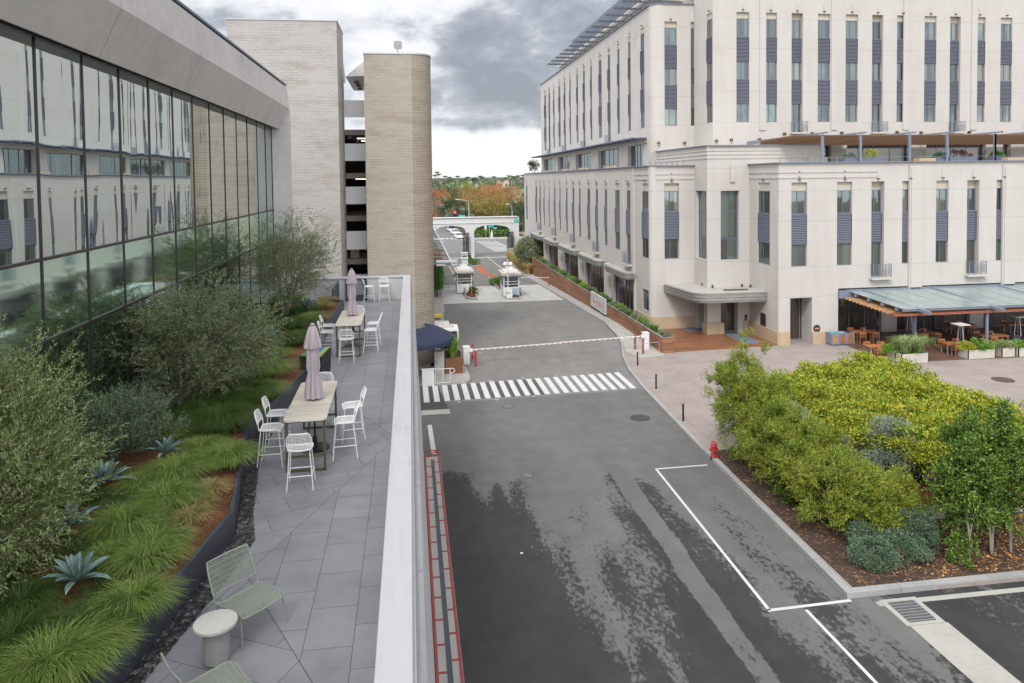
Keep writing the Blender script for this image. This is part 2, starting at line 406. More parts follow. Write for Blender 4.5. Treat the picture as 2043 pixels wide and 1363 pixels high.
M['red_wood'] = simple('red_wood', (.25, .085, .045), .5, var=.2, usepos=True, scale=3)
M['roof_wood'] = simple('roof_slat_wood', (.20, .11, .06), .6, var=.2, usepos=True, scale=3)
M['trellis'] = simple('trellis_metal', (.07, .085, .10), .5, var=.1, usepos=True)
M['tan_wood'] = simple('tan_wood', (.42, .24, .12), .6, var=.2, usepos=True, scale=3)
def m_glass(name, tint, refl=.45, rough=.02, wave=0, base=None, wscale=.5, blinds=False):
    m, nt, b, out = newmat(name); t = NT(nt); p = t.pos()
    b.inputs['Base Color'].default_value = tuple(base or (.03, .035, .035)) + (1,); b.inputs['Roughness'].default_value = .3
    if blinds:
        oi = t.N('ShaderNodeObjectInfo'); wz = t.N('ShaderNodeTexWhiteNoise'); wz.noise_dimensions = '2D'; sp = t.sep(p)
        t.L(t.comb(t.M('FLOOR', t.M('MULTIPLY', t.M('ADD', sp[0], sp[1]), 1.9)), t.M('FLOOR', t.M('DIVIDE', sp[2], 3.86)), 0), wz.inputs[0])
        f = t.M('ADD', t.M('MULTIPLY', wz.outputs[0], .5), t.M('MULTIPLY', oi.outputs['Random'], .5))
        t.L(t.ramp(f, [(.2, (.02, .022, .02)), (.5, (.06, .055, .04)), (.62, (.10, .13, .11)), (.8, (.18, .16, .12))]), b.inputs['Base Color'])
    g = t.N('ShaderNodeBsdfGlossy'); g.inputs['Color'].default_value = tuple(tint) + (1,); g.inputs['Roughness'].default_value = rough
    if wave:
        bp = t.N('ShaderNodeBump'); bp.inputs['Distance'].default_value = wave; bp.inputs['Strength'].default_value = 1
        t.L(t.noise(t.map(p, (1, 1.3, .32)), wscale, 1.5, .4), bp.inputs['Height']); t.L(bp.outputs[0], g.inputs['Normal'])
    fr = t.N('ShaderNodeLayerWeight'); fr.inputs[0].default_value = .35
    mx = t.N('ShaderNodeMixShader')
    f = t.M('ADD', t.M('MULTIPLY', fr.outputs['Fresnel'], 1 - refl), refl, clamp=True); t.L(f, mx.inputs[0])
    t.L(b.outputs[0], mx.inputs[1]); t.L(g.outputs[0], mx.inputs[2]); t.L(mx.outputs[0], out.inputs[0]); return m
M['window_glass'] = m_glass('window_glass', (.42, .53, .55), .20, .03, .012, (.05, .055, .045), 1.5, True)
M['store_glass'] = m_glass('shop_glass', (.55, .55, .5), .12, .02, 0, (.035, .022, .018))
M['violet_glass'] = m_glass('violet_glass', (.5, .45, .55), .15, .02, 0, (.05, .03, .04))
M['curtain_glass'] = m_glass('curtain_wall_glass', (.68, .74, .73), .55, .006, .022, (.03, .045, .04), .42)
M['spandrel_glass'] = m_glass('spandrel_glass', (.66, .86, .78), .10, .05, .003, (.15, .26, .205), .5)
M['dark_glass'] = m_glass('base_glass', (.5, .6, .56), .16, .01, .02, (.006, .014, .011), .5)
M['car_glass'] = m_glass('car_glass', (.7, .75, .8), .2, .02, 0, (.01, .01, .012))
M['car_white'] = simple('car_white', (.75, .76, .77), .25, var=.02)
M['car_dark'] = simple('car_dark', (.05, .05, .06), .25, var=.05)
M['lamp_glow'] = simple('lamp_lens', (.8, .8, .75), .4)
def emit(name, col, s):
    m, nt, b, out = newmat(name); b.inputs['Base Color'].default_value = col + (1,); b.inputs['Emission Color'].default_value = col + (1,)
    b.inputs['Emission Strength'].default_value = s; return m
M['tube_light'] = emit('tube_light', (1, .93, .75), 1.6)
M['red_signal'] = emit('red_signal', (1, .05, .03), 2)
def m_froofglass():
    m, nt, b, out = newmat('frosted_roof_glass'); t = NT(nt)
    n = t.noise(t.pos(), .8, 5, .6)
    t.L(t.ramp(n, [(.3, (.19, .245, .235)), (.7, (.26, .315, .305))]), b.inputs['Base Color']); b.inputs['Roughness'].default_value = .18
    b.inputs['Specular IOR Level'].default_value = .6; return m
M['roof_glass'] = m_froofglass()
def m_asphalt():
    m, nt, b, out = newmat('asphalt'); t = NT(nt); p = t.pos(); sp = t.sep(p); x, y = sp[0], sp[1]
    fine = t.noise(p, 55, 3, .7); mid = t.noise(p, 1.1, 5, .55); lg = t.noise(t.map(p, (1, .25, 1)), .5, 4, .6)
    f = t.M('ADD', t.M('ADD', t.M('MULTIPLY', fine, .25), t.M('MULTIPLY', mid, .35)), t.M('MULTIPLY', lg, .4))
    light = t.ramp(f, [(.36, (.100, .099, .096)), (.5, (.124, .122, .119)), (.64, (.150, .148, .144))])
    # worn sealcoat: dark where it is left, in long streaks along the drive
    wob = t.noise(t.map(p, (.35, .12, 1)), 1.0, 3, .5)
    xx = t.M('ADD', x, t.M('MULTIPLY', t.M('SUBTRACT', wob, .5), .9))
    stops = [(.5, 1), (2.1, 1), (2.5, .80), (3.0, .74), (3.3, .95), (3.7, .8), (4.2, .72), (4.7, .40), (5.4, .34), (6.0, .46), (6.6, .36), (7.2, .55), (8.15, .62),
             (8.3, .1), (8.85, .1), (9.0, .72), (9.7, .60), (10.3, .22), (10.9, .40), (11.6, .42), (12.3, .2), (12.9, .1), (14.6, .72), (16, .5), (18, .5), (20, .45)]
    d = t.ramp(t.M('DIVIDE', xx, 20.0), [(a / 20.0, float(c)) for a, c in stops])
    near = t.N('ShaderNodeMapRange'); t.L(y, near.inputs[0]); near.inputs[1].default_value = 15; near.inputs[2].default_value = 27
    near.inputs[3].default_value = .30; near.inputs[4].default_value = -.08
    far = t.N('ShaderNodeMapRange'); far.interpolation_type = 'SMOOTHSTEP'
    t.L(t.M('ADD', y, t.M('MULTIPLY', t.M('SUBTRACT', lg, .5), 8)), far.inputs[0]); far.inputs[1].default_value = 27.5; far.inputs[2].default_value = 33
    far.inputs[3].default_value = 0; far.inputs[4].default_value = -.95
    n1 = t.noise(t.map(p, (1.15, .30, 1)), 1.0, 4, .55); n2 = t.noise(t.map(p, (1, .55, 1)), 7.5, 4, .65)
    v = t.M('ADD', t.M('ADD', t.M('ADD', d, near.outputs[0]), far.outputs[0]), t.M('ADD', t.M('MULTIPLY', t.M('SUBTRACT', n1, .5), .95), t.M('MULTIPLY', t.M('SUBTRACT', n2, .5), 1.05)))
    mask = t.ramp(v, [(.47, 0.0), (.53, .45), (.60, 1.0)])
    darkc = t.ramp(f, [(.38, (.028, .0275, .028)), (.62, (.048, .047, .0475))])
    # damp, oily spots away from the sealcoat
    sp1 = t.ramp(t.noise(t.map(p, (1, .6, 1), loc=(4, 1, 0)), .9, 6, .72), [(.665, 0.0), (.70, .55)])
    col = t.mix(sp1, light, (.06, .059, .057))
    older = t.M('GREATER_THAN', t.M('SUBTRACT', y, t.M('MULTIPLY', x, .047)), 40.35)
    col = t.mix(t.M('MULTIPLY', older, 1.0), col, t.mix(1.0, col, (1.42, 1.39, 1.35), 'MULTIPLY'))
    seam = t.M('COMPARE', t.M('SUBTRACT', y, t.M('MULTIPLY', x, .047)), 40.35, .02); col = t.mix(t.M('MULTIPLY', seam, .6), col, (.03, .03, .03))
    col = t.mix(mask, col, darkc)
    t.L(col, b.inputs['Base Color']); t.L(t.ramp(mask, [(0, .92), (1, .72)]), b.inputs['Roughness']); b.inputs['Specular IOR Level'].default_value = .3
    t.bump(fine, b, .006, .5); return m
M['asphalt'] = m_asphalt()
M['asphalt_far'] = m_concrete('far_asphalt', (.165, .163, .162), sc=.5)
M['patch_brown'] = m_concrete('worn_asphalt', (.072, .066, .062), sc=1.5)
M['patch_dark'] = m_concrete('asphalt_patch', (.05,.049,.048), sc=1.5)
def m_pavers():
    m, nt, b, out = newmat('porcelain_pavers'); t = NT(nt); p = t.pos(); sp = t.sep(p); x, y = sp[0], sp[1]
    def pat(v):
        br = t.N('ShaderNodeTexBrick'); br.offset = .5; t.L(v, br.inputs['Vector']); br.inputs['Scale'].default_value = 1
        br.inputs['Brick Width'].default_value = .86; br.inputs['Row Height'].default_value = .6; br.inputs['Mortar Size'].default_value = .0045
        br.inputs['Mortar Smooth'].default_value = 0
        br.inputs['Color1'].default_value = (.215, .215, .235, 1); br.inputs['Color2'].default_value = (.255, .253, .27, 1); br.inputs['Mortar'].default_value = (.07, .07, .075, 1)
        return br.outputs['Color']
    A = pat(t.comb(t.M('ADD', y, .21), t.M('ADD', x, .18), 0))
    B = pat(t.map(p, (1, 1, 1), rot=(0, 0, R_(-21))))
    C = pat(t.map(p, (1, 1, 1), rot=(0, 0, R_(27))))
    # facet between the two diagonal seams
    l1 = t.M('SUBTRACT', y, t.M('ADD', 17.0, t.M('MULTIPLY', x, 2.57)))      # > 0 north of the long diagonal
    l2 = t.M('SUBTRACT', t.M('SUBTRACT', 15.2, t.M('MULTIPLY', x, 2.0)), y)   # > 0 south of the upper seam
    r1 = t.M('MULTIPLY', t.M('GREATER_THAN', l1, 0), t.M('GREATER_THAN', l2, 0))
    l3 = t.M('SUBTRACT', t.M('SUBTRACT', 5.89, t.M('MULTIPLY', x, 1.976)), y)
    r2 = t.M('GREATER_THAN', l3, 0)
    col = t.mix(r1, A, B); col = t.mix(r2, col, C)
    for l in (l1, l3):
        col = t.mix(t.M('LESS_THAN', t.M('ABSOLUTE', l), .013), col, (.07, .07, .075))
    col = t.mix(t.M('MULTIPLY', t.M('LESS_THAN', t.M('ABSOLUTE', l2), .013), t.M('GREATER_THAN', l1, 0)), col, (.07, .07, .075))
    n = t.noise(p, 2.2, 6, .6); n2 = t.noise(t.map(p, (1, 2, 1)), .7, 4, .6)
    f = t.M('ADD', t.M('MULTIPLY', n, .5), t.M('MULTIPLY', n2, .5))
    col = t.mix(1.0, col, t.ramp(f, [(.35, (.80, .80, .79)), (.5, (.98, .98, .98)), (.65, (1.12, 1.11, 1.08))]), 'MULTIPLY')
    t.L(col, b.inputs['Base Color']); t.L(t.ramp(n, [(.3, .45), (.7, .65)]), b.inputs['Roughness']); b.inputs['Specular IOR Level'].default_value = .35
    return m
M['pavers'] = m_pavers()
def m_soil(name, c1, c2, c3, sc=26):
    m, nt, b, out = newmat(name); t = NT(nt); p = t.pos()
    vo = t.N('ShaderNodeTexVoronoi'); vo.inputs['Scale'].default_value = sc; t.L(t.map(p, (1, 1.7, 1), rot=(0, 0, .5)), vo.inputs['Vector'])
    s = t.sep(vo.outputs['Color'])[0]; n = t.noise(p, 1.3, 5, .6)
    col = t.ramp(s, [(0, c1), (.62, c2), (.84, c2), (1, c3)]); col = t.mix(t.ramp(n, [(.4, 0.0), (.62, .75)]), col, c1)
    t.L(col, b.inputs['Base Color']); b.inputs['Roughness'].default_value = .95; t.bump(vo.outputs['Distance'], b, .03); return m
M['mulch_red'] = m_soil('bark_mulch', (.10, .045, .02), (.30, .12, .045), (.42, .20, .09), 38)
M['soil_bed'] = m_soil('leaf_litter', (.035, .022, .016), (.075, .042, .028), (.40, .22, .08), 14)
M['ground'] = simple('ground_earth', (.12, .115, .075), .95, var=.3, usepos=True, scale=.03)
L_ = {}
L_['grass'] = leafmat('grass_blades', [(.06, .125, .018), (.14, .235, .035), (.24, .34, .07), (.38, .43, .14)], .3)
L_['grass_dark'] = leafmat('dark_grass_blades', [(.035, .08, .016), (.07, .135, .025), (.12, .19, .045)], .3)
L_['grass_straw'] = leafmat('straw_grass_blades', [(0.168, 0.168, 0.063), (0.35, 0.28, 0.098), (0.532, 0.42, 0.182), (0.21, 0.238, 0.07)], .3)
L_['straw_tall'] = leafmat('golden_grass_blades', [(0.286, 0.208, 0.065), (0.52, 0.364, 0.117), (0.624, 0.468, 0.208), (0.26, 0.26, 0.065)], .3)
L_['olive'] = leafmat('olive_leaves', [(.09, .125, .045), (.15, .19, .08), (.23, .27, .14), (.36, .39, .27)], .2)
L_['olive_bright'] = leafmat('fresh_olive_leaves', [(.12, .17, .04), (.20, .27, .08), (.31, .38, .15), (.42, .46, .26)], .25)
L_['olive_grey'] = leafmat('silver_leaves', [(.11, .14, .105), (.21, .25, .20), (.35, .40, .35)], .15)
L_['rosemary'] = leafmat('grey_green_leaves', [(.09, .14, .075), (.16, .225, .13), (.25, .32, .21)], .15)
L_['agave'] = None
L_['lime'] = leafmat('yellow_green_leaves', [(0.14, 0.21, 0.021), (0.238, 0.308, 0.028), (0.406, 0.434, 0.042), (0.63, 0.56, 0.056)], .3)
L_['lime2'] = leafmat('feathery_leaves', [(.055, .11, .014), (.12, .20, .022), (.23, .32, .035), (.42, .46, .06)], .35, big=(.36, .36, .045), bigscale=1.3)
L_['vine'] = leafmat('vine_leaves', [(.06, .13, .014), (.13, .225, .02), (.24, .33, .03), (.46, .46, .04), (.52, .36, .05)], .3, big=(.34, .38, .035), bigscale=1.3)
L_['green'] = leafmat('glossy_green_leaves', [(.03, .08, .012), (.065, .145, .022), (.12, .22, .035), (.30, .36, .05)], .25, .4)
L_['bluegreen'] = leafmat('blue_green_leaves', [(.055, .10, .06), (.11, .175, .105), (.19, .26, .17)], .15)
L_['hedge'] = leafmat('hedge_leaves', [(0.03, 0.105, 0.018), (0.0675, 0.18, 0.027), (0.128, 0.27, 0.0375)], .2)
L_['herb'] = leafmat('herb_leaves', [(0.07, 0.168, 0.028), (0.154, 0.308, 0.042), (0.35, 0.476, 0.084)], .25)
L_['autumn1'] = leafmat('orange_autumn_leaves', [(.28, .10, .045), (.44, .18, .07), (.52, .26, .11)], .2)
L_['autumn2'] = leafmat('rust_autumn_leaves', [(.17, .10, .045), (.32, .17, .06), (.42, .24, .085), (.22, .20, .06)], .2, big=(.20, .20, .05), bigscale=.25)
L_['autumn3'] = leafmat('olive_gold_leaves', [(.12, .13, .03), (.25, .22, .045), (.34, .24, .06)], .2)
L_['far_green'] = leafmat('far_green_leaves', [(.03, .055, .025), (.055, .095, .04), (.09, .13, .06)], .15)
L_['woodland'] = leafmat('woodland_leaves', [(.05, .07, .045), (.08, .105, .065), (.12, .145, .09), (.17, .17, .15)], .1, big=(.16, .17, .07), bigscale=.03)
L_['far_bright'] = leafmat('far_bright_leaves', [(0.075, 0.165, 0.03), (0.135, 0.27, 0.045), (0.225, 0.36, 0.06)], .2)
L_['palm'] = leafmat('palm_fronds', [(0.06, 0.09, 0.0375), (0.12, 0.165, 0.0675)], .1)
def m_agave():
    m, nt, b, out = newmat('agave_leaf'); t = NT(nt); g = t.N('ShaderNodeNewGeometry')
    n = t.noise(t.pos(), 9, 4, .6)
    c = t.mix(t.ramp(n, [(.35, 0.0), (.65, 1.0)]), (.12, .19, .18), (.21, .31, .295))
    t.L(c, b.inputs['Base Color']); b.inputs['Roughness'].default_value = .55; b.inputs['Specular IOR Level'].default_value = .3; return m
M['agave'] = m_agave(); M['agave_mid'] = simple('agave_midrib', (.31, .42, .33), .55, var=.08)
# ================================================================ GROUND, ROADS, PLAZA
def sheet(name, pts, mat, z=None, kind='structure'):
    mb = MB(); mb.poly([(p[0], p[1], (p[2] if len(p) > 2 else z)) for p in pts]); o = mb.build(name, mat); o['kind'] = kind; return o
mb = MB(); mb.poly([(-4000, -300, -1.75), (4000, -300, -1.75), (4000, 6000, -1.75), (-4000, 6000, -1.75)]); struct('ground', mb, M['ground'])
# drive: level first, then falling to the street
mb = MB()
ys = [-12, 60, 68, 76, 84, 92, 100, 110, 131]
for a, b in zip(ys[:-1], ys[1:]):
    mb.quad((-9, a, gz(a)), (60, a, gz(a)), (60, b, gz(b)), (-9, b, gz(b)))
struct('drive_asphalt', mb, M['asphalt'])
mb = MB(); mb.quad((-150, 130.5, -1.59), (190, 130.5, -1.59), (190, 172, -1.59), (-150, 172, -1.59)); mb.quad((-6, 172, -1.59), (13.5, 172, -1.59), (9, 330, -1.59), (-14, 330, -1.59)); struct('cross_street', mb, M['asphalt_far'])
# plaza with its kerb
kl = [(12.60, 19.42), (12.80, 25.5), (13.0, 30.9), (13.24, 36.0), (13.5, 41.3), (13.86, 45.2), (14.55, 48.9), (15.45, 52.1), (16.0, 55.0), (16.35, 57.6), (16.5, 60.0)]
plaza_pts = [(60, 19.42)] + kl + [(17.48, 60), (17.48, 130.0), (60, 130)]
mb = MB(); mb.prism([(x + .16, y + .02) if i and i < len(kl) + 1 else (x, y) for i, (x, y) in enumerate(plaza_pts)], -1.7, .12)
struct('plaza', mb, M['plaza'])
def strip(mb, line, w, z0, z1, side=1, zf=None):
    for (a, b) in zip(line[:-1], line[1:]):
        a = Vector(a[:2]); b = Vector(b[:2]); d = (b - a).normalized(); n = Vector((d.y, -d.x)) * side * w
        za = zf(a.y) if zf else 0; zb = zf(b.y) if zf else 0
        p = [a, b, b + n, a + n]; zz = [za, zb, zb, za]
        if side < 0: p = [a, a + n, b + n, b]; zz = [za, za, zb, zb]
        p.reverse(); zz.reverse()
        mb.hexa([(q.x, q.y, z0 + k) for q, k in zip(p, zz)] + [(q.x, q.y, z1 + k) for q, k in zip(p, zz)])
mb = MB(); strip(mb, kl[2:], .17, -.02, .128); struct('plaza_kerb', mb, M['kerb'])
mb = MB(); strip(mb, kl[:3], .24, -.02, .165); strip(mb, [(12.84, 19.42), (60, 19.75)], .26, -.02, .165, side=-1); struct('garden_kerb', mb, M['kerb'])
# gutter along the car park edge
mb = MB(); mb.box(13.3, 60, 18.93, 19.14, -.01, .006); struct('gutter', mb, M['white_conc'])
# street kerb and pavement along the planter wall, falling with the drive
kl2 = [(16.5, 60.0), (16.45, 66), (16.4, 74), (16.3, 84), (16.1, 95), (16.0, 104), (15.9, 112), (15.9, 122)]
mb = MB()
for (a, b) in zip(kl2[:-1], kl2[1:]):
    mb.quad((a[0] + .1, a[1], gz(a[1]) + .12), (17.5, a[1], gz(a[1]) + .12), (17.5, b[1], gz(b[1]) + .12), (b[0] + .1, b[1], gz(b[1]) + .12))
struct('pavement', mb, M['concrete'])
mb = MB(); strip(mb, kl2, .16, -.04, .13, zf=gz); struct('street_kerb', mb, M['kerb'])
# left pavement beside the car park tower
mb = MB()
for (a, b) in zip([48.2, 60, 72, 84, 96, 110], [60, 72, 84, 96, 110, 126]):
    xa, xb = 3.0 + .02 * (a - 60) - (.5 if a < 62 else 0), 3.0 + .02 * (b - 60)
    mb.hexa([(-3, a, gz(a) - .05), (xa, a, gz(a) - .05), (xb, b, gz(b) - .05), (-3, b, gz(b) - .05), (-3, a, gz(a) + .13), (xa, a, gz(a) + .13), (xb, b, gz(b) + .13), (-3, b, gz(b) + .13)])
struct('pavement', mb, M['concrete'])
# rounded kerb island at the wooden planter
mb = MB(); pts = [(1.2, 44.0), (2.7, 44.05)]
for k in range(9):
    a = -math.pi / 2 + k * math.pi / 2 / 8; pts.append((2.75 + .8 * math.cos(a), 44.85 + .8 * math.sin(a)))
pts += [(3.55, 47.4), (2.6, 52), (1.2, 52)]
mb.prism(pts, 0, .13); struct('kerb_island', mb, M['concrete'])
# concrete apron at the booths
def Sg(px, py): return GS(px, py)
ap = [Sg(884, 572), Sg(878, 606), Sg(1000, 603), Sg(1130, 600), Sg(1085, 573)]
mb = MB(); a = Sg(879, 607); b = Sg(883, 574)
y0, y1 = a.y, b.y
for k in range(4):
    p = y0 + (y1 - y0) * k / 4; q = y0 + (y1 - y0) * (k + 1) / 4
    mb.quad((3.0, p, gz(p) + .004), (16.3, p, gz(p) + .004), (16.2, q, gz(q) + .004), (3.1, q, gz(q) + .004))
struct('booth_apron', mb, M['apron'])
# ---- painted markings
def paint(name, mat='white_line', label=None, z=.004):
    class Q: pass
    q = MB(); q._n = name; q._m = mat; return q
def ln(mb, a, b, w, z=.005, zf=None):
    a = Vector(a[:2]); b = Vector(b[:2]); d = (b - a).normalized(); n = Vector((d.y, -d.x)) * w / 2
    za = z + (gz(a.y)); zb = z + (gz(b.y))
    p = [(a - n, za), (a + n, za), (b + n, zb), (b - n, zb)]
    mb.quad(*[(q.x, q.y, k) for q, k in reversed(p)])
mb = MB(); cwL = []
nst = 22
for i in range(nst):
    t = i / (nst - 1); x = .75 + (13.0 - .75) * t
    ylo, yhi = 40.75 + .6 * t, 43.95 + 1.0 * t
    mb.quad((x - .16, ylo, .005), (x + .16, ylo, .005), (x + .16 - .02, yhi, .005), (x - .16 - .02, yhi, .005))
struct('crosswalk_stripes', mb, M['white_line'])
mb = MB(); mb.quad((1.9, 40.9, .0025), (7.6, 41.0, .0025), (7.5, 44.3, .0025), (1.9, 44.0, .0025)); struct('crosswalk_wear', mb, M['patch_brown'])
mb = MB()
P1, P2, P3 = G(1535, 1218), G(1309, 936), G(1411, 928)
ln(mb, (P1.x, P1.y - .0), P2, .105); ln(mb, (P2.x - .05, P2.y), (P3.x + .0, P3.y), .105)
ln(mb, (P1.x - .05, P1.y), (12.66, 19.33), .12); P4 = G(1605, 1215); ln(mb, (P4.x + .02, P4.y - .05), (P4.x + .32, 4.0), .10)
struct('parking_lines', mb, M['white_line'])
mb = MB(); ln(mb, G(866, 906), G(857, 848), .22); struct('lane_dash', mb, M['white_line'])
mb = MB(); a = G(840, 818); mb.quad((.4, 38.55, .005), (1.95, 38.55, .005), (1.95, 39.35, .005), (.4, 39.35, .005)); struct('concrete_patch', mb, M['white_conc'])
mb = MB(); mb.quad((.4, 39.4, .004), (1.9, 39.4, .004), (1.5, 44.0, .004), (.4, 44.0, .004)); struct('asphalt_patch', mb, M['patch_dark'])
# gate lane markings and the far street's zebra
def px_line(mb, pts, w):
    for a, b in zip(pts[:-1], pts[1:]): ln(mb, GS(*a), GS(*b), w, z=.02)
mb = MB(); px_line(mb, [(890, 521), (903, 543), (912, 568)], .14); px_line(mb, [(903, 540), (916, 552)], .14); px_line(mb, [(970, 512), (1000, 535), (1038, 565)], .14)
px_line(mb, [(1016, 512), (1060, 538)], .12)
struct('lane_lines', mb, M['white_line'])
mb = MB()
for i in range(9):
    t = i / 8; a = GS(950 + 35 * t, 482 + 19.5 * t); b = GS(978 + 50 * t, 481 + 19.5 * t)
    a.z = b.z = -1.58; 
    mb.quad((a.x, a.y - .6, -1.58), (b.x, a.y - .6, -1.58), (b.x, a.y + .6, -1.58), (a.x, a.y + .6, -1.58))
for i in range(6):
    a = GS(884 + 9 * i, 476 + .3 * i); mb.quad((a.x - .3, a.y - 1.6, -1.58), (a.x + .3, a.y - 1.6, -1.58), (a.x + .1, a.y + 1.6, -1.58), (a.x - .5, a.y + 1.6, -1.58))
a = GS(985, 481); b = GS(1010, 492); ln(mb, a, b, .4, z=.02)
struct('street_markings', mb, M['white_line'])
mb = MB(); mb.box(3, 17.3, 129.6, 131.4, -1.6, -1.575); struct('concrete_gutter', mb, M['white_conc'])
# far pavement and corner garden beyond the street
mb = MB(); pts = [GS(945, 480), GS(1060, 480), GS(1080, 474), GS(940, 474)]
mb.prism([(13.0, 171.5), (13.6, 170.2), (90, 170.2), (90, 174.5), (12.6, 174.5)], -1.6, -1.42); struct('pavement', mb, M['white_conc'])
mb = MB(); mb.prism([(-80, 172.0), (-7, 172.0), (-16, 330), (-80, 330)], -1.6, -1.42); struct('pavement', mb, M['white_conc'])
# ---------------------------------------------------------------- red ramp strip with trench grating
t = thing('ramp_grating', 'red painted trench strip with a dark grating down its middle, along the white wall foot', 'drain', (.8, 10, 0))
mb = MB(); mb.box(.44, 1.14, -10, 32.6, .0, .012); mb.build('bed', M['concrete'], t, world=True)
mb = MB(); mb.box(.44, .52, -10, 32.6, .012, .02); mb.box(1.05, 1.13, -10, 33.1, .012, .02)
y = -10
while y < 32.6: mb.box(.52, .735, y, y + .085, .012, .0185); mb.box(.875, 1.05, y + .45, y + .535, .012, .0185); y += 1.12
mb.box(.44, 1.13, 32.6, 32.7, .012, .0195); mb.box(.44, 1.13, 33.3, 33.4, .0, .0195); mb.bar((.5, 32.7, .016), (1.08, 33.3, .016), .07, .006)
mb.build('red_stripes', simple('worn_red', (.27, .045, .04), .7, var=.3, usepos=True, scale=6), t, world=True)
mb = MB(); mb.box(.735, .875, -10, 32.2, .012, .024)
mb.build('grating', M['dark_steel'], t, world=True)
def disc(name, label, px, py, r, mat, z=.0, cat='manhole cover', ring=None, group=None):
    p = G(px, py, z); t = thing(name, label, cat, (p.x, p.y, z), group=group)
    mb = MB(); mb.lathe([(r, 0), (r, .012)], n=28); mb.build('cover', mat, t)
    mb = MB()
    for a in range(28):
        q = 2 * math.pi * a / 28; q2 = 2 * math.pi * (a + 1) / 28
        mb.quad((r * math.cos(q), r * math.sin(q), .014), (r * 1.1 * math.cos(q), r * 1.1 * math.sin(q), .014), (r * 1.1 * math.cos(q2), r * 1.1 * math.sin(q2), .014), (r * math.cos(q2), r * math.sin(q2), .014))
    mb.build('rim', M['black'] if ring is None else ring, t); return t
iron = simple('cast_iron', (.045, .045, .047), .6, var=.25, scale=30, bump=.004); iron2 = simple('worn_iron', (.13, .13, .14), .6, var=.25, scale=20, bump=.004)
disc('manhole_cover', 'large dark round manhole cover by the plaza kerb', 1277, 834, .46, iron)
disc('manhole_cover', 'small grey manhole cover at the top of the dark worn asphalt', 1052, 949, .24, iron2)
disc('manhole_cover', 'faint grey manhole cover just below the crosswalk', 1014, 811, .33, iron2)
disc('manhole_cover', 'dark round cover set in the pink plaza beside the patio planters', 2001, 758, .55, simple('wet_iron', (.09, .055, .04), .5, var=.3, scale=8), z=.12)
for i, (px, py) in enumerate([(916, 803), (991, 798), (1065, 791), (1138, 784), (1210, 779), (978, 760), (1043, 754), (1110, 749), (1172, 744), (1233, 739)]):
    disc('crosswalk_light', 'small round light set in the road %s the crosswalk' % ('below' if i < 5 else 'above'), px, py, .13, M['grey_metal'], cat='road light', ring=M['red_paint'] if i % 3 else M['rubber'], group='round lights set in the road %s the crosswalk' % ('below' if i < 5 else 'above'))
p = G(1040, 1104); mb = MB(); mb.prism([(p.x - .05, p.y - .02), (p.x + .02, p.y - .06), (p.x + .07, p.y + .02), (p.x, p.y + .05)], .003, .012)
tag(mb.build('litter', M['white_paint']), 'small white scrap of paper lying on the dark asphalt', 'litter')
# storm drain and concrete band
t = thing('storm_drain', 'rectangular grated storm drain set in pale concrete below the garden kerb', 'drain', (13.95, 18.6, 0))
A, B, Cc, D = G(1768, 1198), G(1812, 1194), G(1867, 1237), G(1822, 1243)
mb = MB(); mb.prism([(13.45, 17.95), (14.62, 17.95), (14.62, 19.2), (13.45, 19.2)], .0, .01); mb.build('frame', M['white_conc'], t, world=True)
mb = MB(); mb.prism([(13.62, 18.08), (14.42, 18.08), (14.42, 19.05), (13.62, 19.05)], .01, .016); mb.build('pit', M['black'], t, world=True)
mb = MB()
for k in range(26): x = 13.63 + k * .0316; mb.box(x, x + .018, 18.09, 19.04, .016, .03)
for k in range(8): y = 18.1 + k * .13; mb.box(13.62, 14.42, y, y + .018, .016, .035, 1)
mb.build('grate', [iron2, M['grey_metal']], t, world=True)
mb = MB(); mb.box(13.52, 14.66, 4, 17.93, .0, .012)
struct('concrete_band', mb, M['white_conc'])
# ================================================================ CREAM OFFICE BUILDING
BX, BY = 19.2, 49.6
off = thing('office_building', 'cream stone office block with blue-grey louvre panels and recessed windows', 'building', (BX, BY, 0))
WALL = MB()
def seg(p0, p1, z0, z1, ops=(), mb=None, m=0, dm=1):
    """wall from p0 to p1 (left to right from outside) with recesses (u0,u1,za,zb,depth,back)"""
    mb = mb or WALL; p0 = Vector(p0); p1 = Vector(p1); Ln = (p1 - p0).length; u = (p1 - p0) / Ln; n = Vector((u.y, -u.x))
    def P(a, z, d=0): q = p0 + u * a - n * d; return (q.x, q.y, z)
    us = sorted({0, Ln, *[max(0, min(Ln, o[k])) for o in ops for k in (0, 1)]}); zs = sorted({z0, z1, *[max(z0, min(z1, o[k])) for o in ops for k in (2, 3)]})
    for a, b in zip(us[:-1], us[1:]):
        if b - a < 1e-5: continue
        run = None
        for c, d in zip(zs[:-1], zs[1:]):
            if d - c < 1e-5: continue
            um, zm = (a + b) / 2, (c + d) / 2
            hole = any(o[0] < um < o[1] and o[2] < zm < o[3] for o in ops)
            if hole:
                if run: mb.quad(P(a, run[0]), P(b, run[0]), P(b, run[1]), P(a, run[1]), m); run = None
            else: run = (run[0], d) if run else (c, d)
        if run: mb.quad(P(a, run[0]), P(b, run[0]), P(b, run[1]), P(a, run[1]), m)
    for o in ops:
        a, b, c, d, dp = o[:5]
        if a >= Ln or b <= 0: continue
        mb.quad(P(a, c), P(a, c, dp), P(a, d, dp), P(a, d), m); mb.quad(P(b, c, dp), P(b, c), P(b, d), P(b, d, dp), m)
        mb.quad(P(a, d, dp), P(b, d, dp), P(b, d), P(a, d), m); mb.quad(P(a, c), P(b, c), P(b, c, dp), P(a, c, dp), m)
        if len(o) < 6 or o[5]: mb.quad(P(a, c, dp), P(b, c, dp), P(b, d, dp), P(a, d, dp), dm)
wins = []; louvs = []; bals = []; lights = []
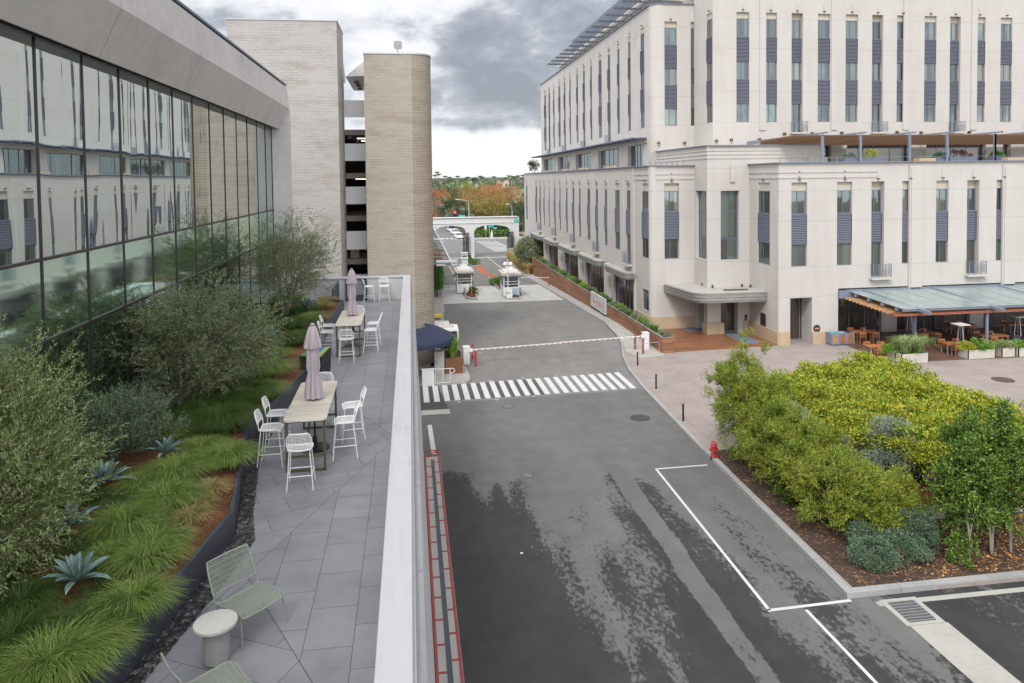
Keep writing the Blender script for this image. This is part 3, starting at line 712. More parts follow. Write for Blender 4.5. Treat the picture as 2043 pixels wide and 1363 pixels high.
def winmesh(w, h, split=.42, trans=None, fr=.055, kind='w'):
    mb = MB(); y0, y1 = 0, .07
    mb.box(0, w, y0, y1, 0, fr); mb.box(0, w, y0, y1, h - fr, h); mb.box(0, fr, y0, y1, fr, h - fr); mb.box(w - fr, w, y0, y1, fr, h - fr)
    sp = [split] if isinstance(split, float) else (split or [])
    for s in sp: mb.box(w * s - fr * .45, w * s + fr * .45, y0 + .005, y1, fr, h - fr)
    for q in (trans or []): mb.box(fr, w - fr, y0 + .01, y1, q - .03, q + .03)
    g = MB(); g.quad((fr * .5, .04, fr * .5), (w - fr * .5, .04, fr * .5), (w - fr * .5, .04, h - fr * .5), (fr * .5, .04, h - fr * .5))
    return mb, g
def louvmesh(w, h, n=17):
    mb = MB(); s = h / n
    for k in range(n):
        z = k * s; mb.quad((0, .06, z), (w, .06, z), (w, -.03, z + s * .35), (0, -.03, z + s * .35)); mb.quad((0, -.03, z + s * .35), (w, -.03, z + s * .35), (w, .05, z + s), (0, .05, z + s))
    mb.box(0, w, -.02, .14, h - .01, h + .03); mb.box(0, w, -.02, .14, -.03, .01)
    mb.quad((0, .14, 0), (0, -.03, 0), (0, -.03, h), (0, .14, h)); mb.quad((w, -.03, 0), (w, .14, 0), (w, .14, h), (w, -.03, h)); return mb
CZ_U = [(25.27, 26.93), (21.41, 23.06), (17.51, 19.21)]      # tower window rows (sill, head)
CL_U = [(23.09, 25.24), (19.24, 21.38)]
CZ_P = [(9.72, 11.42), (5.86, 7.50)]; CL_P = [(7.53, 9.69)]
def column(face, u, w, tower=True, bal=False, light=True, lv=.05, only=None):
    """one bay: recess with windows and louvre panels; returns its opening"""
    p0, ud, rz = face; rows = CZ_U if tower else CZ_P; lo = CL_U if tower else CL_P
    dp = .42 if bal else .20
    if abs(ud.y) > .9: dp = .13 if bal else .10
    top = rows[0][1] + .55 if tower else rows[0][1] + .62; sill = rows[-1][0] - (.95 if bal else 0)
    for k, (a, b) in enumerate(rows):
        if bal and k == len(rows) - 1: a = sill
        wins.append((face, u, w, a, b, dp - .07, .42, None, 'window_glass'))
    for a, b in lo: louvs.append((face, u, w + lv, a, b, max(-.02, dp - .16)))
    if bal: bals.append((face, u - .05, w + .42, sill))
    if light: lights.append((face, u + w * .5, top + .22))
    return (u, u + w + lv, sill, top, dp)
def face(p0, p1):
    p0 = Vector(p0); p1 = Vector(p1); u = (p1 - p0).normalized(); return (p0, u, math.atan2(u.y, u.x))
def cols_on(fc, L, spec, z0, z1, tower, extra=()):
    ops = [column(fc, *s[:2], tower, *(s[2:] or ())) for s in spec]
    p1 = fc[0] + fc[1] * L
    seg(fc[0], p1, z0, z1, ops + list(extra)); return ops
ZP = 13.45; ZU = 29.15
K = 1.119
# tower, south front
US = 63.0; fS = face((27.4, US), (74, US))
cxs = [26.52, 28.93, 31.31, 33.63, 36.11, 38.5, 40.77, 43.31, 45.69, 47.92, 50.49, 52.9, 55.3, 57.7, 60.1]
spec = []
for i, x in enumerate(cxs):
    w = (1.06 if i not in (2, 5, 8, 11, 14) else .95) * K
    spec.append((x * K - 27.4, w, i in (2, 5, 8, 11, 14)))
lowS = []
for (a, b) in ((1567, 1658), (1690, 1815), (1848, 1967), (2001, 2017)):
    xa, xb = onY(a, 300, US).x, onY(b, 300, US).x; lowS.append((xa - 27.4, xb - 27.4, ZP + .05, 15.4, .5))
    wins.append((fS, xa - 27.4, xb - xa, ZP + .08, 15.4, .40, [.22, .46, .72, .93] if b - a > 50 else [.5], None, 'store_glass'))
cols_on(fS, 46.6, spec, ZP, 33.4, True, lowS)
# tower, short west return and its south facing corner block
f = face((27.4, 67.4), (27.4, US)); u0 = 67.4 - onX(1410, 100, 27.4).y
cols_on(f, 4.4, [(u0, 1.25)], ZP, 33.4, True)
UX = 23.25
f = face((UX + 1.0, 67.4), (27.4, 67.4))
cols_on(f, 27.4 - UX - 1.0, [(onY(1325.7, 100, 67.4).x - UX - 1, 1.2), (onY(1378, 100, 67.4).x - UX - 1, 1.2)], ZP, ZU, True)
# rounded corner
for k in range(8):
    a0, a1 = math.pi + k * math.pi / 16, math.pi + (k + 1) * math.pi / 16
    c = (UX + 1.0, 68.4); seg((c[0] + math.cos(a0), c[1] + math.sin(a0)), (c[0] + math.cos(a1), c[1] + math.sin(a1)), ZP, ZU)
# tower, west front
yfar = 127.0
f = face((UX, yfar), (UX, 68.4)); raw = [(106.9, 105.2), (103.6, 102.3), (100.0, 99.2), (96.4, 95.1), (93.0, 92.0), (89.6, 88.9), (85.8, 84.5), (82.5, 81.5), (79.0, 78.3), (75.4, 74.1), (71.9, 70.9), (68.4, 67.7), (64.9, 63.6), (61.3, 60.3)]
spec = [(yfar - a * 1.159, (a - b) * 1.159, i in (1, 4, 7, 10)) for i, (a, b) in enumerate(raw)]
low = []
for a, b in ((350, 500), (575, 760), (855, 1090), (1205, 1530), (1670, 1905)):
    ya, yb = onX(1040 + a / 7.857, 330, UX).y, onX(1040 + b / 7.857, 330, UX).y
    low.append((yfar - ya, yfar - yb, ZP + .05, 15.9, .5)); wins.append((f, yfar - ya, ya - yb, ZP + .08, 15.9, .4, [.2, .4, .6, .8], None, 'window_glass'))
cols_on(f, yfar - 68.4, spec, ZP, ZU, True, low)
seg((70, yfar), (UX, yfar), ZP - 4, ZU)
WALL.prism([(UX + .3, 68.8), (27.8, 68.8), (27.8, yfar - .3), (UX + .3, yfar - .3)], ZU - .9, ZU - .35)
WALL.prism([(27.7, US + .3), (74, US + .3), (74, yfar - .3), (27.7, yfar - .3)], 32.2, 32.6)
# parapet caps
def cap(mb, pts, z, w=.34, h=.07, m=0):
    for a, b in zip(pts[:-1], pts[1:]): mb.bar((a[0], a[1], z + h / 2), (b[0], b[1], z + h / 2), w, h, m)
# podium
PX, PY = 19.2, 49.6
pf = 121.2
fW = face((PX, pf), (PX, 60.9))
raw = [(105.8, 104.6), (97.7, 96.4), (94.7, 93.7), (91.6, 91.0), (88.1, 86.9), (84.9, 84.0), (81.7, 81.1), (78.2, 77.0), (75.1, 74.1), (72.0, 71.3), (68.5, 67.3), (65.4, 64.5), (62.2, 61.4), (58.9, 57.6), (55.7, 54.7)]
spec = [(pf - a * 1.129, (a - b) * 1.129, i in (2, 5, 8, 11, 14)) for i, (a, b) in enumerate(raw)]
canX = 18.2; can = []
for (a, b) in ((1056, 1075), (1080, 1101), (1110, 1140), (1150, 1188), (1203, 1244)):
    can.append((onX(a, 450, canX).y, onX(b, 450, canX).y))
gops = []
for ya, yb in can:
    a, b = max(0.5, pf - ya + .1), pf - yb - .1; gops.append((a, b, .05, 3.8, .28, False))
    wins.append((fW, a, b - a, .15, 3.78, .2, [i / 6 for i in range(1, 6)], [2.35], 'violet_glass'))
cols_on(fW, pf - 60.9, spec, -1.5, ZP, False, gops)
seg((PX, 60.9), (19.35, 60.9), -.0, ZP)
f = face((19.35, 60.9), (19.35, 56.8)); ua = 60.9 - onX(1281, 400, 19.35).y; ub = onX(1281, 400, 19.35).y - onX(1294, 400, 19.35).y
o = column(f, ua, ub - .05, False); wins.append((f, ua, ub - .05, 1.45, 3.2, .08, .4, None, 'window_glass'))
seg((19.35, 60.9), (19.35, 57.25), 0, ZP, [o, (ua, ua + ub - .05, 1.45, 3.2, .22)])
for k in range(4):
    a0, a1 = math.pi + k * math.pi / 8, math.pi + (k + 1) * math.pi / 8
    c = (19.8, 57.25); seg((c[0] + .45 * math.cos(a0), c[1] + .45 * math.sin(a0)), (c[0] + .45 * math.cos(a1), c[1] + .45 * math.sin(a1)), 0, ZP)
f = face((19.8, 56.8), (23.1, 56.8)); xa = onY(1325.5, 400, 56.8).x
seg((19.8, 56.8), (23.1, 56.8), 0, ZP, [column(f, xa - 19.8, 1.2, False)])
ENT = 14.95
f = face((23.1, 68), (23.1, 54.2)); ya, yb = onX(1388, 500, 23.1).y, onX(1409, 500, 23.1).y
tw = (68 - ya, 68 - yb, 5.95, 11.42, .35); wins.append((f, 68 - ya, ya - yb, 5.95, 11.42, .28, .6, [1.6, 3.8], 'window_glass'))
seg((23.1, 68), (23.1, 54.2), 0, ENT, [tw, (68 - 56.45, 68 - 54.95, .05, 3.35, .9)])
wins.append((f, 68 - 56.4, 1.4, .14, 3.3, .75, [.5], None, 'store_glass'))
f = face((23.1, 54.2), (33.0, 54.2)); xa, xb = onY(1438, 500, 54.2).x, onY(1474.5, 500, 54.2).x
wins.append((f, xa - 23.1, xb - xa, 5.95, 11.42, .28, .45, [1.65, 3.85], 'window_glass'))
wins.append((f, xa - 23.1 + .02, xb - xa, .14, 3.35, .62, [.5], None, 'store_glass'))
seg((23.1, 54.2), (33.0, 54.2), 0, ENT, [(xa - 23.1, xb - 23.1, 5.95, 11.42, .35), (xa - 23.1, xb - 23.2, .05, 3.4, .7)])
seg((33.0, 54.2), (33.0, 68), ZP - 1, ENT - .5)
f = face((26.6, 54.2), (26.6, PY)); ya = onX(1513, 400, 26.6).y; yb = onX(1536, 400, 26.6).y
seg((26.6, 54.2), (26.6, PY), 0, ZP, [column(f, 54.2 - ya, ya - yb - .05, False)])
fP = face((26.6, PY), (66, PY)); KP = PY / 45.6
cx = [(28.68, 1.06), (31.21, .91), (33.51, 1.06), (36.07, .90), (38.45, .89), (40.72, 1.03), (43.2, .95), (45.6, .95), (48, 1.03), (50.4, .95)]
spec = [(onY(1579, 400, PY).x - 26.6, 1.18)] + [(x * KP - 26.6, w * KP, i in (1, 4, 7)) for i, (x, w) in enumerate(cx)]
dxa, dxb = onY(1576.5, 640, PY).x, onY(1620, 640, PY).x
rx0 = onY(1672, 640, PY).x
cols_on(fP, 39.4, spec, 0, ZP, False, [(dxa - 26.6, dxb - 26.6, .05, 3.55, 1.5, True), (rx0 - 26.6, 39.3, .05, 4.15, 2.9, False)])
wins.append((fP, dxa - 26.6 + .03, onY(1601.5, 640, PY + 1.4).x - dxa - .06, .14, 3.4, 1.42, [.22, .88], None, 'store_glass'))
# restaurant front behind the patio
sy = PY + 2.85
store = []
xs_ = [rx0 + .05, 36.9, 38.2, 44.6, 45.8, 53, 54, 62]
for a, b in ((rx0 + .05, 36.6), (37.9, 44.3), (45.5, 52.5), (53.5, 60)):
    n = max(2, int((b - a) / 1.15)); wins.append((fP, a - 26.6, b - a, .14, 4.0, 2.75, [k / n for k in range(1, n)], None, 'store_glass'))
for a, b in ((36.6, 37.9), (44.3, 45.5), (52.5, 53.5)): WALL.prism([(a, sy - .35), (b, sy - .35), (b, sy + .3), (a, sy + .3)], .12, 4.15)
WALL.prism([(19.5, 57.25), (27, 57.25), (27, 68), (19.5, 68)], ZP - .55, ZP - .25); WALL.prism([(26.9, 49.9), (66, 49.9), (66, 63.4), (26.9, 63.4)], ZP - .45, ZP - .12)
WALL.prism([(19.5, 66), (23.6, 66), (23.6, pf - .2), (19.5, pf - .2)], ZP - .55, ZP - .25); WALL.prism([(23.6, 54.5), (32.8, 54.5), (32.8, 67.5), (23.6, 67.5)], ENT - .5, ENT - .25)
seg((60, pf), (PX, pf), -1.5, ZP)
# shallow pilasters and stepped bands that break up the fronts
PIL = MB()
for x in (30.95, 38.0, 45.3, 52.4, 59.5): 
    PIL.box(x * 1.0 + .95, x + 1.55, US - .10, US + .05, ZP + 3.3, 33.3)
for x in (36.95, 44.75, 52.6): PIL.box(x, x + 1.1, PY - .12, PY + .05, 3.97, ZP - .25); PIL.box(x + .14, x + .96, PY - .18, PY + .05, 3.97, ZP - .4)
for i in (3, 6, 9, 12):
    y = [97.7, 94.0, 90.3, 86.8, 83.4, 80.2, 76.6, 73.3, 70.0, 66.6, 63.3, 60.2, 56.8][i] * 1.129 + .1
    PIL.box(PX - .05, PX + .05, y - .55, y + .55, 3.7, ZP - .3)
for y in (120.5, 109.0, 97.6, 85.2, 73.6): PIL.box(UX - .05, UX + .05, y - .6, y + .6, ZP + 3.2, ZU - .3)
for z in (12.35, 12.75): PIL.box(19.30, 19.4, 57.25, 66.0, z, z + .1); PIL.box(19.8, 23.15, 56.75, 56.85, z, z + .1); PIL.box(26.55, 26.65, PY, 54.2, z, z + .1); PIL.box(26.6, 34.4, PY - .05, PY + .05, z, z + .1)
for z in (13.95, 14.25, 14.55): PIL.box(23.05, 23.15, 54.2, 66, z, z + .08); PIL.box(23.1, 33.05, 54.15, 54.25, z, z + .08)
PIL.box(31.5, 33.2, 54.1, 54.3, ZP, 14.0)
for (x, y, w) in ((23.2, 57.6, 0), (24.1, 54.1, 1)):
    if w: PIL.box(onY(1456, 300, 54.2).x, onY(1465, 300, 54.2).x, 54.05, 54.25, 12.1, 13.5)
    else: PIL.box(23.15, 23.15, onX(1396, 300, 23.1).y - .2, onX(1393, 300, 23.1).y + .2, 12.1, 13.5)
o = WALL.build('wall', [M['stucco'], M['brow']], off, world=True)
build_each(PIL, 'pilaster', M['stucco'], off)
CAPS = MB()
cap(CAPS, [(26.5, PY), (66, PY)], ZP); cap(CAPS, [(26.6, PY), (26.6, 54.2)], ZP); cap(CAPS, [(19.35, 66), (19.35, 57.25), (19.8, 56.8), (23.1, 56.8)], ZP); cap(CAPS, [(PX, 60.9), (PX, pf)], ZP)
cap(CAPS, [(23.1, 66), (23.1, 54.2), (33.0, 54.2)], ENT); cap(CAPS, [(UX, yfar), (UX, 68.4), (UX + .3, 67.7), (UX + 1, 67.4), (27.4, 67.4)], ZU); cap(CAPS, [(27.4, 67.4), (27.4, US), (74, US)], 33.4)
CAPS.build('parapet_cap', M['slate_metal'], off, world=True)
BS = MB()
for (a, b, z, t_) in (((19.35, 60.9), (19.35, 57.25), 1.1, .10), ((19.7, 56.8), (23.1, 56.8), 1.1, .10), ((23.1, 56.8), (23.1, 57.5), 1.1, .10), ((26.6, 54.2), (26.6, PY - .10), 1.1, .10), ((26.6, PY), (dxa - .05, PY), 1.1, .10), ((24.75 + 1.35, 54.2), (26.6, 54.2), 1.1, .10)):
    a = Vector(a); b = Vector(b); d = (b - a).normalized(); n = Vector((d.y, -d.x)) * t_; q = [a - n * .2, b - n * .2, b + n, a + n]
    BS.prism([(v.x, v.y) for v in q], .12, z)
BS.box(22.96, 24.4, 53.95, 54.9, .12, 1.0); BS.box(dxb - .02, dxb + 1.1, PY - .16, PY + .05, .12, 1.0)
BS.prism([(19.27,57.3),(19.42,56.95),(19.75,56.68),(19.85,57.3)], .12, 1.1)
for k in range(len(can) - 1):
    y = (can[k][1] + can[k + 1][0]) / 2; BS.box(PX - .55, PX + .05, y - .55, y + .55, .12, .95)
    
build_each(BS, 'stone_base', M['beige_stone'], off)
PR = MB()
for k in range(len(can) - 1):
    y = (can[k][1] + can[k + 1][0]) / 2; PR.box(PX - .45, PX + .02, y - .42, y + .42, .95, 4.2)
build_each(PR, 'pier', M['stucco'], off)
# ---- windows, louvres, balconies as parts
cacheW = {}; 
def place(o, fc, u, z, dp, par):
    p0, ud, rz = fc; n = Vector((ud.y, -ud.x)); q = p0 + ud * u - n * dp
    o.location = (q.x - par.location.x, q.y - par.location.y, z - par.location.z); o.rotation_euler = (0, 0, rz); o.parent = par
def areapx(w):
    fc, u, wd, a, b = w[:5]; p = fc[0] + fc[1] * u; q = fc[0] + fc[1] * (u + wd)
    x0, y0 = proj((p.x, p.y, a)); x1, y1 = proj((q.x, q.y, b)); 
    if min(x0, x1) > 2043 or max(y0, y1) < 0: return -1
    return abs(x1 - x0) * abs(y1 - y0)
wins.sort(key=lambda w: -areapx(w))
def to_world(mb, src, fc, u, z, dp, m=0):
    p0, ud, rz = fc; n = Vector((ud.y, -ud.x)); q = p0 + ud * u - n * dp; c, s = math.cos(rz), math.sin(rz); i = len(mb.v)
    mb.v += [(q.x + c * a - s * b, q.y + s * a + c * b, z + d) for a, b, d in src.v]; mb.f += [tuple(k + i for k in f) for f in src.f]; mb.m += [m] * len(src.f)
restW = MB()
for i, (fc, u, w, a, b, dp, split, trans, gm) in enumerate(wins):
    key = (round(w, 2), round(b - a, 2), str(split), str(trans), gm)
    if i < 99:
        if key not in cacheW:
            fm, gmsh = winmesh(w, b - a, split, trans); fo = fm.build('window', M['slate_metal' if gm == 'store_glass' else 'frame_metal']); go = gmsh.build('pane', M[gm]); cacheW[key] = (fo, go); go.parent = fo
        else:
            f0, g0 = cacheW[key]; fo = f0.copy(); S.collection.objects.link(fo); go = g0.copy(); S.collection.objects.link(go); go.parent = fo
        place(fo, fc, u, a, dp, off)
    else:
        fm, g = winmesh(w, b - a, split, trans); to_world(restW, fm, fc, u, a, dp, 0); to_world(restW, g, fc, u, a, dp, 1)
if restW.v: o = restW.build('window', [M['frame_metal'], M['window_glass']], off, world=True); o['kind'] = 'stuff'
cacheL = {}
for fc, u, w, a, b, dp in louvs:
    key = (round(w, 2), round(b - a, 2))
    if key not in cacheL: lo = louvmesh(w, b - a).build('louvre_panel', M['louver']); cacheL[key] = lo
    else: lo = cacheL[key].copy(); S.collection.objects.link(lo)
    place(lo, fc, u, a, dp, off)
bm_ = None
for fc, u, w, z in bals:
    if bm_ is None:
        mb = MB(); W0 = 1.45
        for k in range(7): mb.bar((0, -.35, .2 + k * .13), (W0, -.35, .2 + k * .13), .022)
        for x in (0, .45, 1.0, W0): mb.bar((x, -.35, .0), (x, -.35, 1.0), .04)
        for k in range(7): mb.bar((0, -.35, .2 + k * .13), (0, 0, .2 + k * .13), .022); mb.bar((W0, -.35, .2 + k * .13), (W0, 0, .2 + k * .13), .022)
        ra = mb.build('balcony', M['slate_metal']); bm_ = ra
        mb = MB(); mb.box(-.12, W0 + .12, -.42, .02, -.16, -.02); sl = mb.build('ledge', M['stucco']); sl.parent = ra
    else:
        ra = bm_.copy(); S.collection.objects.link(ra); s2 = bm_.children[0].copy(); S.collection.objects.link(s2); s2.parent = ra
    place(ra, fc, u, z, 0, off)
lm = None
for fc, u, z in lights:
    if lm is None:
        mb = MB(); mb.box(-.07, .07, -.12, 0, -.04, .03); mb.bar((-.09, -.16, .0), (.09, -.16, -.02), .07, .05); mb.box(-.06, .06, -.05, .0, .03, .6, 1)
        lo = mb.build('wall_light', [M['bronze'], M['stucco']]); lm = lo
    else: lo = lm.copy(); S.collection.objects.link(lo)
    place(lo, fc, u, z, 0, off)
# vent knobs along the tower foot
mb = MB()
for px, py in ((1287, 286), (1313, 285), (1365, 285), (1428, 281), (1458, 279), (1514, 278), (1564, 267), (1619, 266), (1678, 265), (1788, 264), (1836, 265), (1932, 264)):
    yy = US if px > 1425 else 67.4
    p = onY(px, py, yy); mb.lathe([(.12, -.1), (.17, 0), (.12, .12)], (p.x, yy - .15, p.z), 8)
mb.build('wall_vent', M['bronze'], off, world=True)
# ledge awning on the west front, roof trellis, plant screen
mb = MB()
A = [(UX - 1.5, 124.0), (UX - 1.5, 69.2)]
mb.prism([(UX - .05, 69.2), (UX - 1.5, 69.2), (UX - 1.5, 130), (UX - .05, 130)], 16.42, 16.52)
for k in range(26): y = 70 + k * 2.3; mb.bar((UX, y, 16.45), (UX - 1.55, y, 16.38), .08, .2)
mb.build('awning', M['slate_metal'], off, world=True)
mb = MB()
for k in range(8): mb.bar((UX - 1.9 + k * .5, 69, 30.05), (UX - 1.9 + k * .5, 109, 30.05), .05, .06)
for k in range(14): mb.bar((UX - 2.2, 70 + k * 3, 29.95), (UX + 4, 70 + k * 3, 29.95), .12, .22)
mb.build('roof_trellis', M['trellis'], off, world=True)
mb = MB(); mb.prism([(27.5, 70.5), (31, 70.5), (31, 125), (27.5, 125)], 29.0, 32.1); mb.prism([(26.0, 70.5), (30, 70.5), (30, 125.6), (26.0, 125.6)], 31.9, 32.5); mb.build('penthouse', M['stucco'], off, world=True)
mb = MB()
for k in range(16): z = 32.6 + k * .24; mb.box(28.2, 28.35, 74, 124, z, z + .17)
mb.prism([(28.4, 74), (40, 74), (40, 124), (28.4, 124)], 32.5, 36.4); mb.build('plant_screen', M['slate_metal'], off, world=True)
# roof terrace pergola and planters
for (a, b) in ((1553, 2300),):
    per = thing('roof_pergola', 'timber slatted canopy on thin steel posts over the podium roof terrace', 'pergola', (31.5, 50.6, 13.4))
    zb, zf, yb_, yf_ = 15.42, 15.66, 62.8, 51.2
    mb = MB()
    for k in range(72): y = yb_ - .1 - k * .16; z = zb + (zf - zb) * (yb_ - y) / (yb_ - yf_); mb.bar((max(28.9, y * .508), y, z - .08), (64, y, z - .08), .085, .06)
    mb.build('slat_roof', M['roof_wood'], per, world=True)
    pxs = [1641, 1717, 1815, 1890, 1985]
    xsn = [onY(p, 300, 50.6).x for p in pxs] + [45, 48, 51]
    for x in xsn:
        mb = MB(); mb.box(x - .08, x + .08, 50.55, 50.7, ZP - .2, 15.6); mb.build('post', M['slate_metal'], per, world=True)
        mb = MB(); mb.hexa([(x - .05, 49.9, 15.66), (x + .05, 49.9, 15.66), (x + .05, yb_, 15.36), (x - .05, yb_, 15.36), (x - .05, 49.9, 15.76), (x + .05, 49.9, 15.76), (x + .05, yb_, 15.72), (x - .05, yb_, 15.72)]); mb.build('beam', M['slate_metal'], per, world=True)
    mb = MB(); mb.box(31.9, 40, 62.5, 62.8, 15.3, 15.7); mb.build('fascia', M['slate_metal'], per, world=True)
# terrace rail
t = thing('roof_rail', 'low grey rail with short posts along the podium parapet', 'railing', (28, PY, ZP))
mb = MB()
for k in range(22): y = 60.9 + k * 2.7; mb.bar((PX + .3, y, ZP), (PX + .3, y, ZP + .45), .06)
for k in range(9): mb.bar((19.4 + k * .48, 58.4, ZP), (19.4 + k * .48, 58.4, ZP + .42), .05); 
for k in range(6): mb.bar((26.9 + k * .9, PY + .35, ZP), (26.9 + k * .9, PY + .35, ZP + .42), .05)
mb.bar((27, PY + .35, ZP + .42), (62, PY + .35, ZP + .42), .03)
mb.build('rail_posts', M['slate_metal'], t, world=True)
# ================================================================ TERRACE AND GLASS BUILDING (near left)
TZ, CAPZ, FY = 6.85, 7.95, 35.0
mb = MB(); mb.box(-6.3, -.35, -12, FY, TZ - .35, TZ); struct('terrace_paving', mb, M['pavers'])
# building under the terrace
t = thing('terrace_wall', 'pale rendered wall with a wide white metal coping along the roof terrace', 'wall', (-.2, 10, 0))
mb = MB()
mb.hexa([(-.38, -12, 0), (.42, -12, 0), (.42, FY, 0), (-.38, FY, 0), (-.38, -12, TZ), (.10, -12, TZ), (.10, FY, TZ), (-.38, FY, TZ)])
mb.box(-.36, -.08, -12, FY + .3, TZ - .02, CAPZ - .07); mb.box(-6.0, -.36, FY, FY + .3, TZ - .35, CAPZ - .07)
mb.box(-6.2, -.3, FY + .05, FY + .28, 0, TZ - .3)
mb.build('wall', M['parapet_wall'], t, world=True)
mb = MB()
y = -12.0
ed = [-12, -4, 1.8, 6.2, 11.9, 17.6, 23.3, 29.0, FY - .02]
for a, b in zip(ed[:-1], ed[1:]): mb.box(-.40, -.045, a + .003, b - .003, CAPZ - .07, CAPZ + .005)
for a, b in ((-6.0, -3.2), (-3.2, -.40)): mb.box(a + .003, b - .003, FY - .05, FY + .34, CAPZ - .07, CAPZ + .005)
mb.box(-.397, -.045, FY - .02, FY + .34, CAPZ - .07, CAPZ + .005)
mb.build('coping', M['coping'], t, world=True, bevel=.012)
mb = MB(); mb.box(-.05, -.012, -12, FY + .3, CAPZ - .24, CAPZ - .06); mb.box(-.02, .03, -12, FY + .3, CAPZ - .44, CAPZ - .40); mb.build('drip_trim', M['grey_metal'], t, world=True)
gb = thing('glass_building', 'curved-edge office building with a reflective curtain wall under a wide angled fascia', 'building', (-6.3, 16, 0))
GX = -6.3
mull = [-12.4 + 1.813 * k for k in range(27)]; mull = [m for m in mull if m < FY] ; off_ = 33.4 - 1.813 * 13 - 9.83
mull = [33.4 - 1.813 * k for k in range(25)][::-1]
z_a, z_b, z_c, z_d = 6.6, 9.80, 11.22, 15.12
edges = mull + [FY - .1]
for name, mat, za, zb in (('upper_pane', 'curtain_glass', z_c, z_d), ('spandrel_pane', 'spandrel_glass', z_b, z_c), ('lower_pane', 'dark_glass', z_a, z_b)):
    for a, b in zip(edges[:-1], edges[1:]):
        mb = MB(); tl = rnd.uniform(-.003, .003)
        mb.quad((GX + tl, b, za), (GX - tl, a, za), (GX - tl, a, zb), (GX + tl, b, zb)); 
        if a > -2: mb.build(name, M[mat], gb, world=True)
MU = simple('mullion_metal', (.045, .033, .034), .4, metal=.3, var=.1, usepos=True)
mb = MB()
for y in edges: mb.box(GX - .05, GX + .02, y - .02, y + .02, z_a, z_d)
for z in (z_b, z_c): mb.box(GX - .05, GX + .045, edges[0], FY - .1, z - .025, z + .025)
mb.box(GX - .05, GX + .06, edges[0], FY - .1, z_d - .1, z_d + .02)
mb.build('mullions', MU, gb, world=True)
# fascia: soffit, sloped lower face, crest, upper face
prof = [(GX, 15.10), (-5.95, 14.97), (-5.5, 15.93), (-5.62, 16.93), (-6.9, 17.05)]
mb = MB()
for (x0, z0), (x1, z1) in zip(prof[:-1], prof[1:]): mb.quad((x0, FY + .2, z0), (x0, -12, z0), (x1, -12, z1), (x1, FY + .2, z1))
mb.poly([(x, FY + .2, z) for x, z in reversed(prof)] + [(-6.9, FY + .2, 15)][:0])
mb.build('fascia', M['soffit_panel'], gb, world=True)
mb = MB(); mb.prism([(GX - .1, FY - .1), (-5.5, FY - .1), (-5.5, FY + .35), (GX - .1, FY + .35)], 0, 15.95)
mb.build('end_pier', M['soffit_panel'], gb, world=True)
mb = MB(); mb.box(-30, -6.9, -12, FY + .2, 16.0, 17.0); mb.box(-30, GX - .5, -12, FY + .2, 0, 6.6); mb.box(-7.8, -7.75, -12, FY, 6.6, 15.2); mb.box(-30, -6.35, FY + .0, FY + .3, 0, 16.9)
mb.build('core', M['dark_interior'], gb, world=True)
mb = MB(); mb.box(-6.95, -5.60, -12, FY + .2, 17.0, 17.06); mb.build('roof_edge', M['slate_metal'], gb, world=True)
# planter
edge = [(-4.5, 0.0), (-3.88, 4.0), (-3.36, 7.87), (-2.84, 11.74), (-3.5, 15.9), (-2.87, 20.5), (-3.12, 27.2), (-2.93, 32.2)]
pt = thing('planter', 'long zigzag dark steel planter full of grasses below the glass wall', 'planter', (-4.5, 14, TZ))
PZ = TZ + .49
mb = MB()
for (a, b) in zip(edge[:-1], edge[1:]):
    a = Vector(a); b = Vector(b); d = (b - a).normalized(); n = Vector((-d.y, d.x)) * .055
    e = d * .0; q = [a - e, b + e, b + e + n, a - e + n]
    mb.prism([(v.x, v.y) for v in q], TZ, PZ); 
mb.prism([(-2.93, 32.2), (-2.93, 32.26), (-6.3, 32.26), (-6.3, 32.2)], TZ, PZ)
mb.build('steel_side', M['dark_steel'], pt, world=True)
inner = [(x - .05, y) for x, y in edge]
mb = MB(); mb.poly([(x, y, PZ - .07) for x, y in inner] + [(-6.3, 32.2, PZ - .07), (-6.3, 0, PZ - .07)])
o = mb.build('mulch', M['mulch_red'], pt, world=True)
# pebble strip: bed + loose pebbles
peb_edge = [(-4.3, 0), (-3.6, 4.2), (-3.17, 8.2), (-2.62, 10.9), (-2.54, 11.7), (-2.75, 12.6), (-3.12, 15.0), (-3.2, 15.9), (-3.16, 17.2), (-3.2, 17.9)]
PB = simple('pebble_stone', (.085, .075, .08), .5, var=.5, scale=3)
ico = []
def pebble_quads(n):
    Q = []
    for _ in range(n):
        y = rnd.uniform(6.6, 17.8)
        def xi(line, y):
            for (a, b) in zip(line[:-1], line[1:]):
                if a[1] <= y <= b[1]: return a[0] + (b[0] - a[0]) * (y - a[1]) / (b[1] - a[1])
            return line[-1][0]
        x0, x1 = xi(edge, y) + .01, xi(peb_edge, y)
        if x1 - x0 < .05: continue
        x = rnd.uniform(x0, x1); r = rnd.uniform(.018, .042); a = rnd.uniform(0, 3.14); el = rnd.uniform(.6, 1); z = TZ + rnd.uniform(.004, .03)
        ca, sa = math.cos(a), math.sin(a)
        def pt_(u, v, w): 
            X = u * r * 1.2; Y = v * r * el; return (x + X * ca - Y * sa, y + X * sa + Y * ca, z + w * r * .75)
        ring = [pt_(math.cos(k * math.pi / 3), math.sin(k * math.pi / 3), 0) for k in range(6)]; up = [pt_(.6 * math.cos(k * math.pi / 3), .6 * math.sin(k * math.pi / 3), .8) for k in range(6)]
        for k in range(6): Q.append((ring[k], ring[(k + 1) % 6], up[(k + 1) % 6], up[k]))
        Q.append((up[0], up[1], up[2], up[3])); Q.append((up[0], up[3], up[4], up[5]))
    return Q
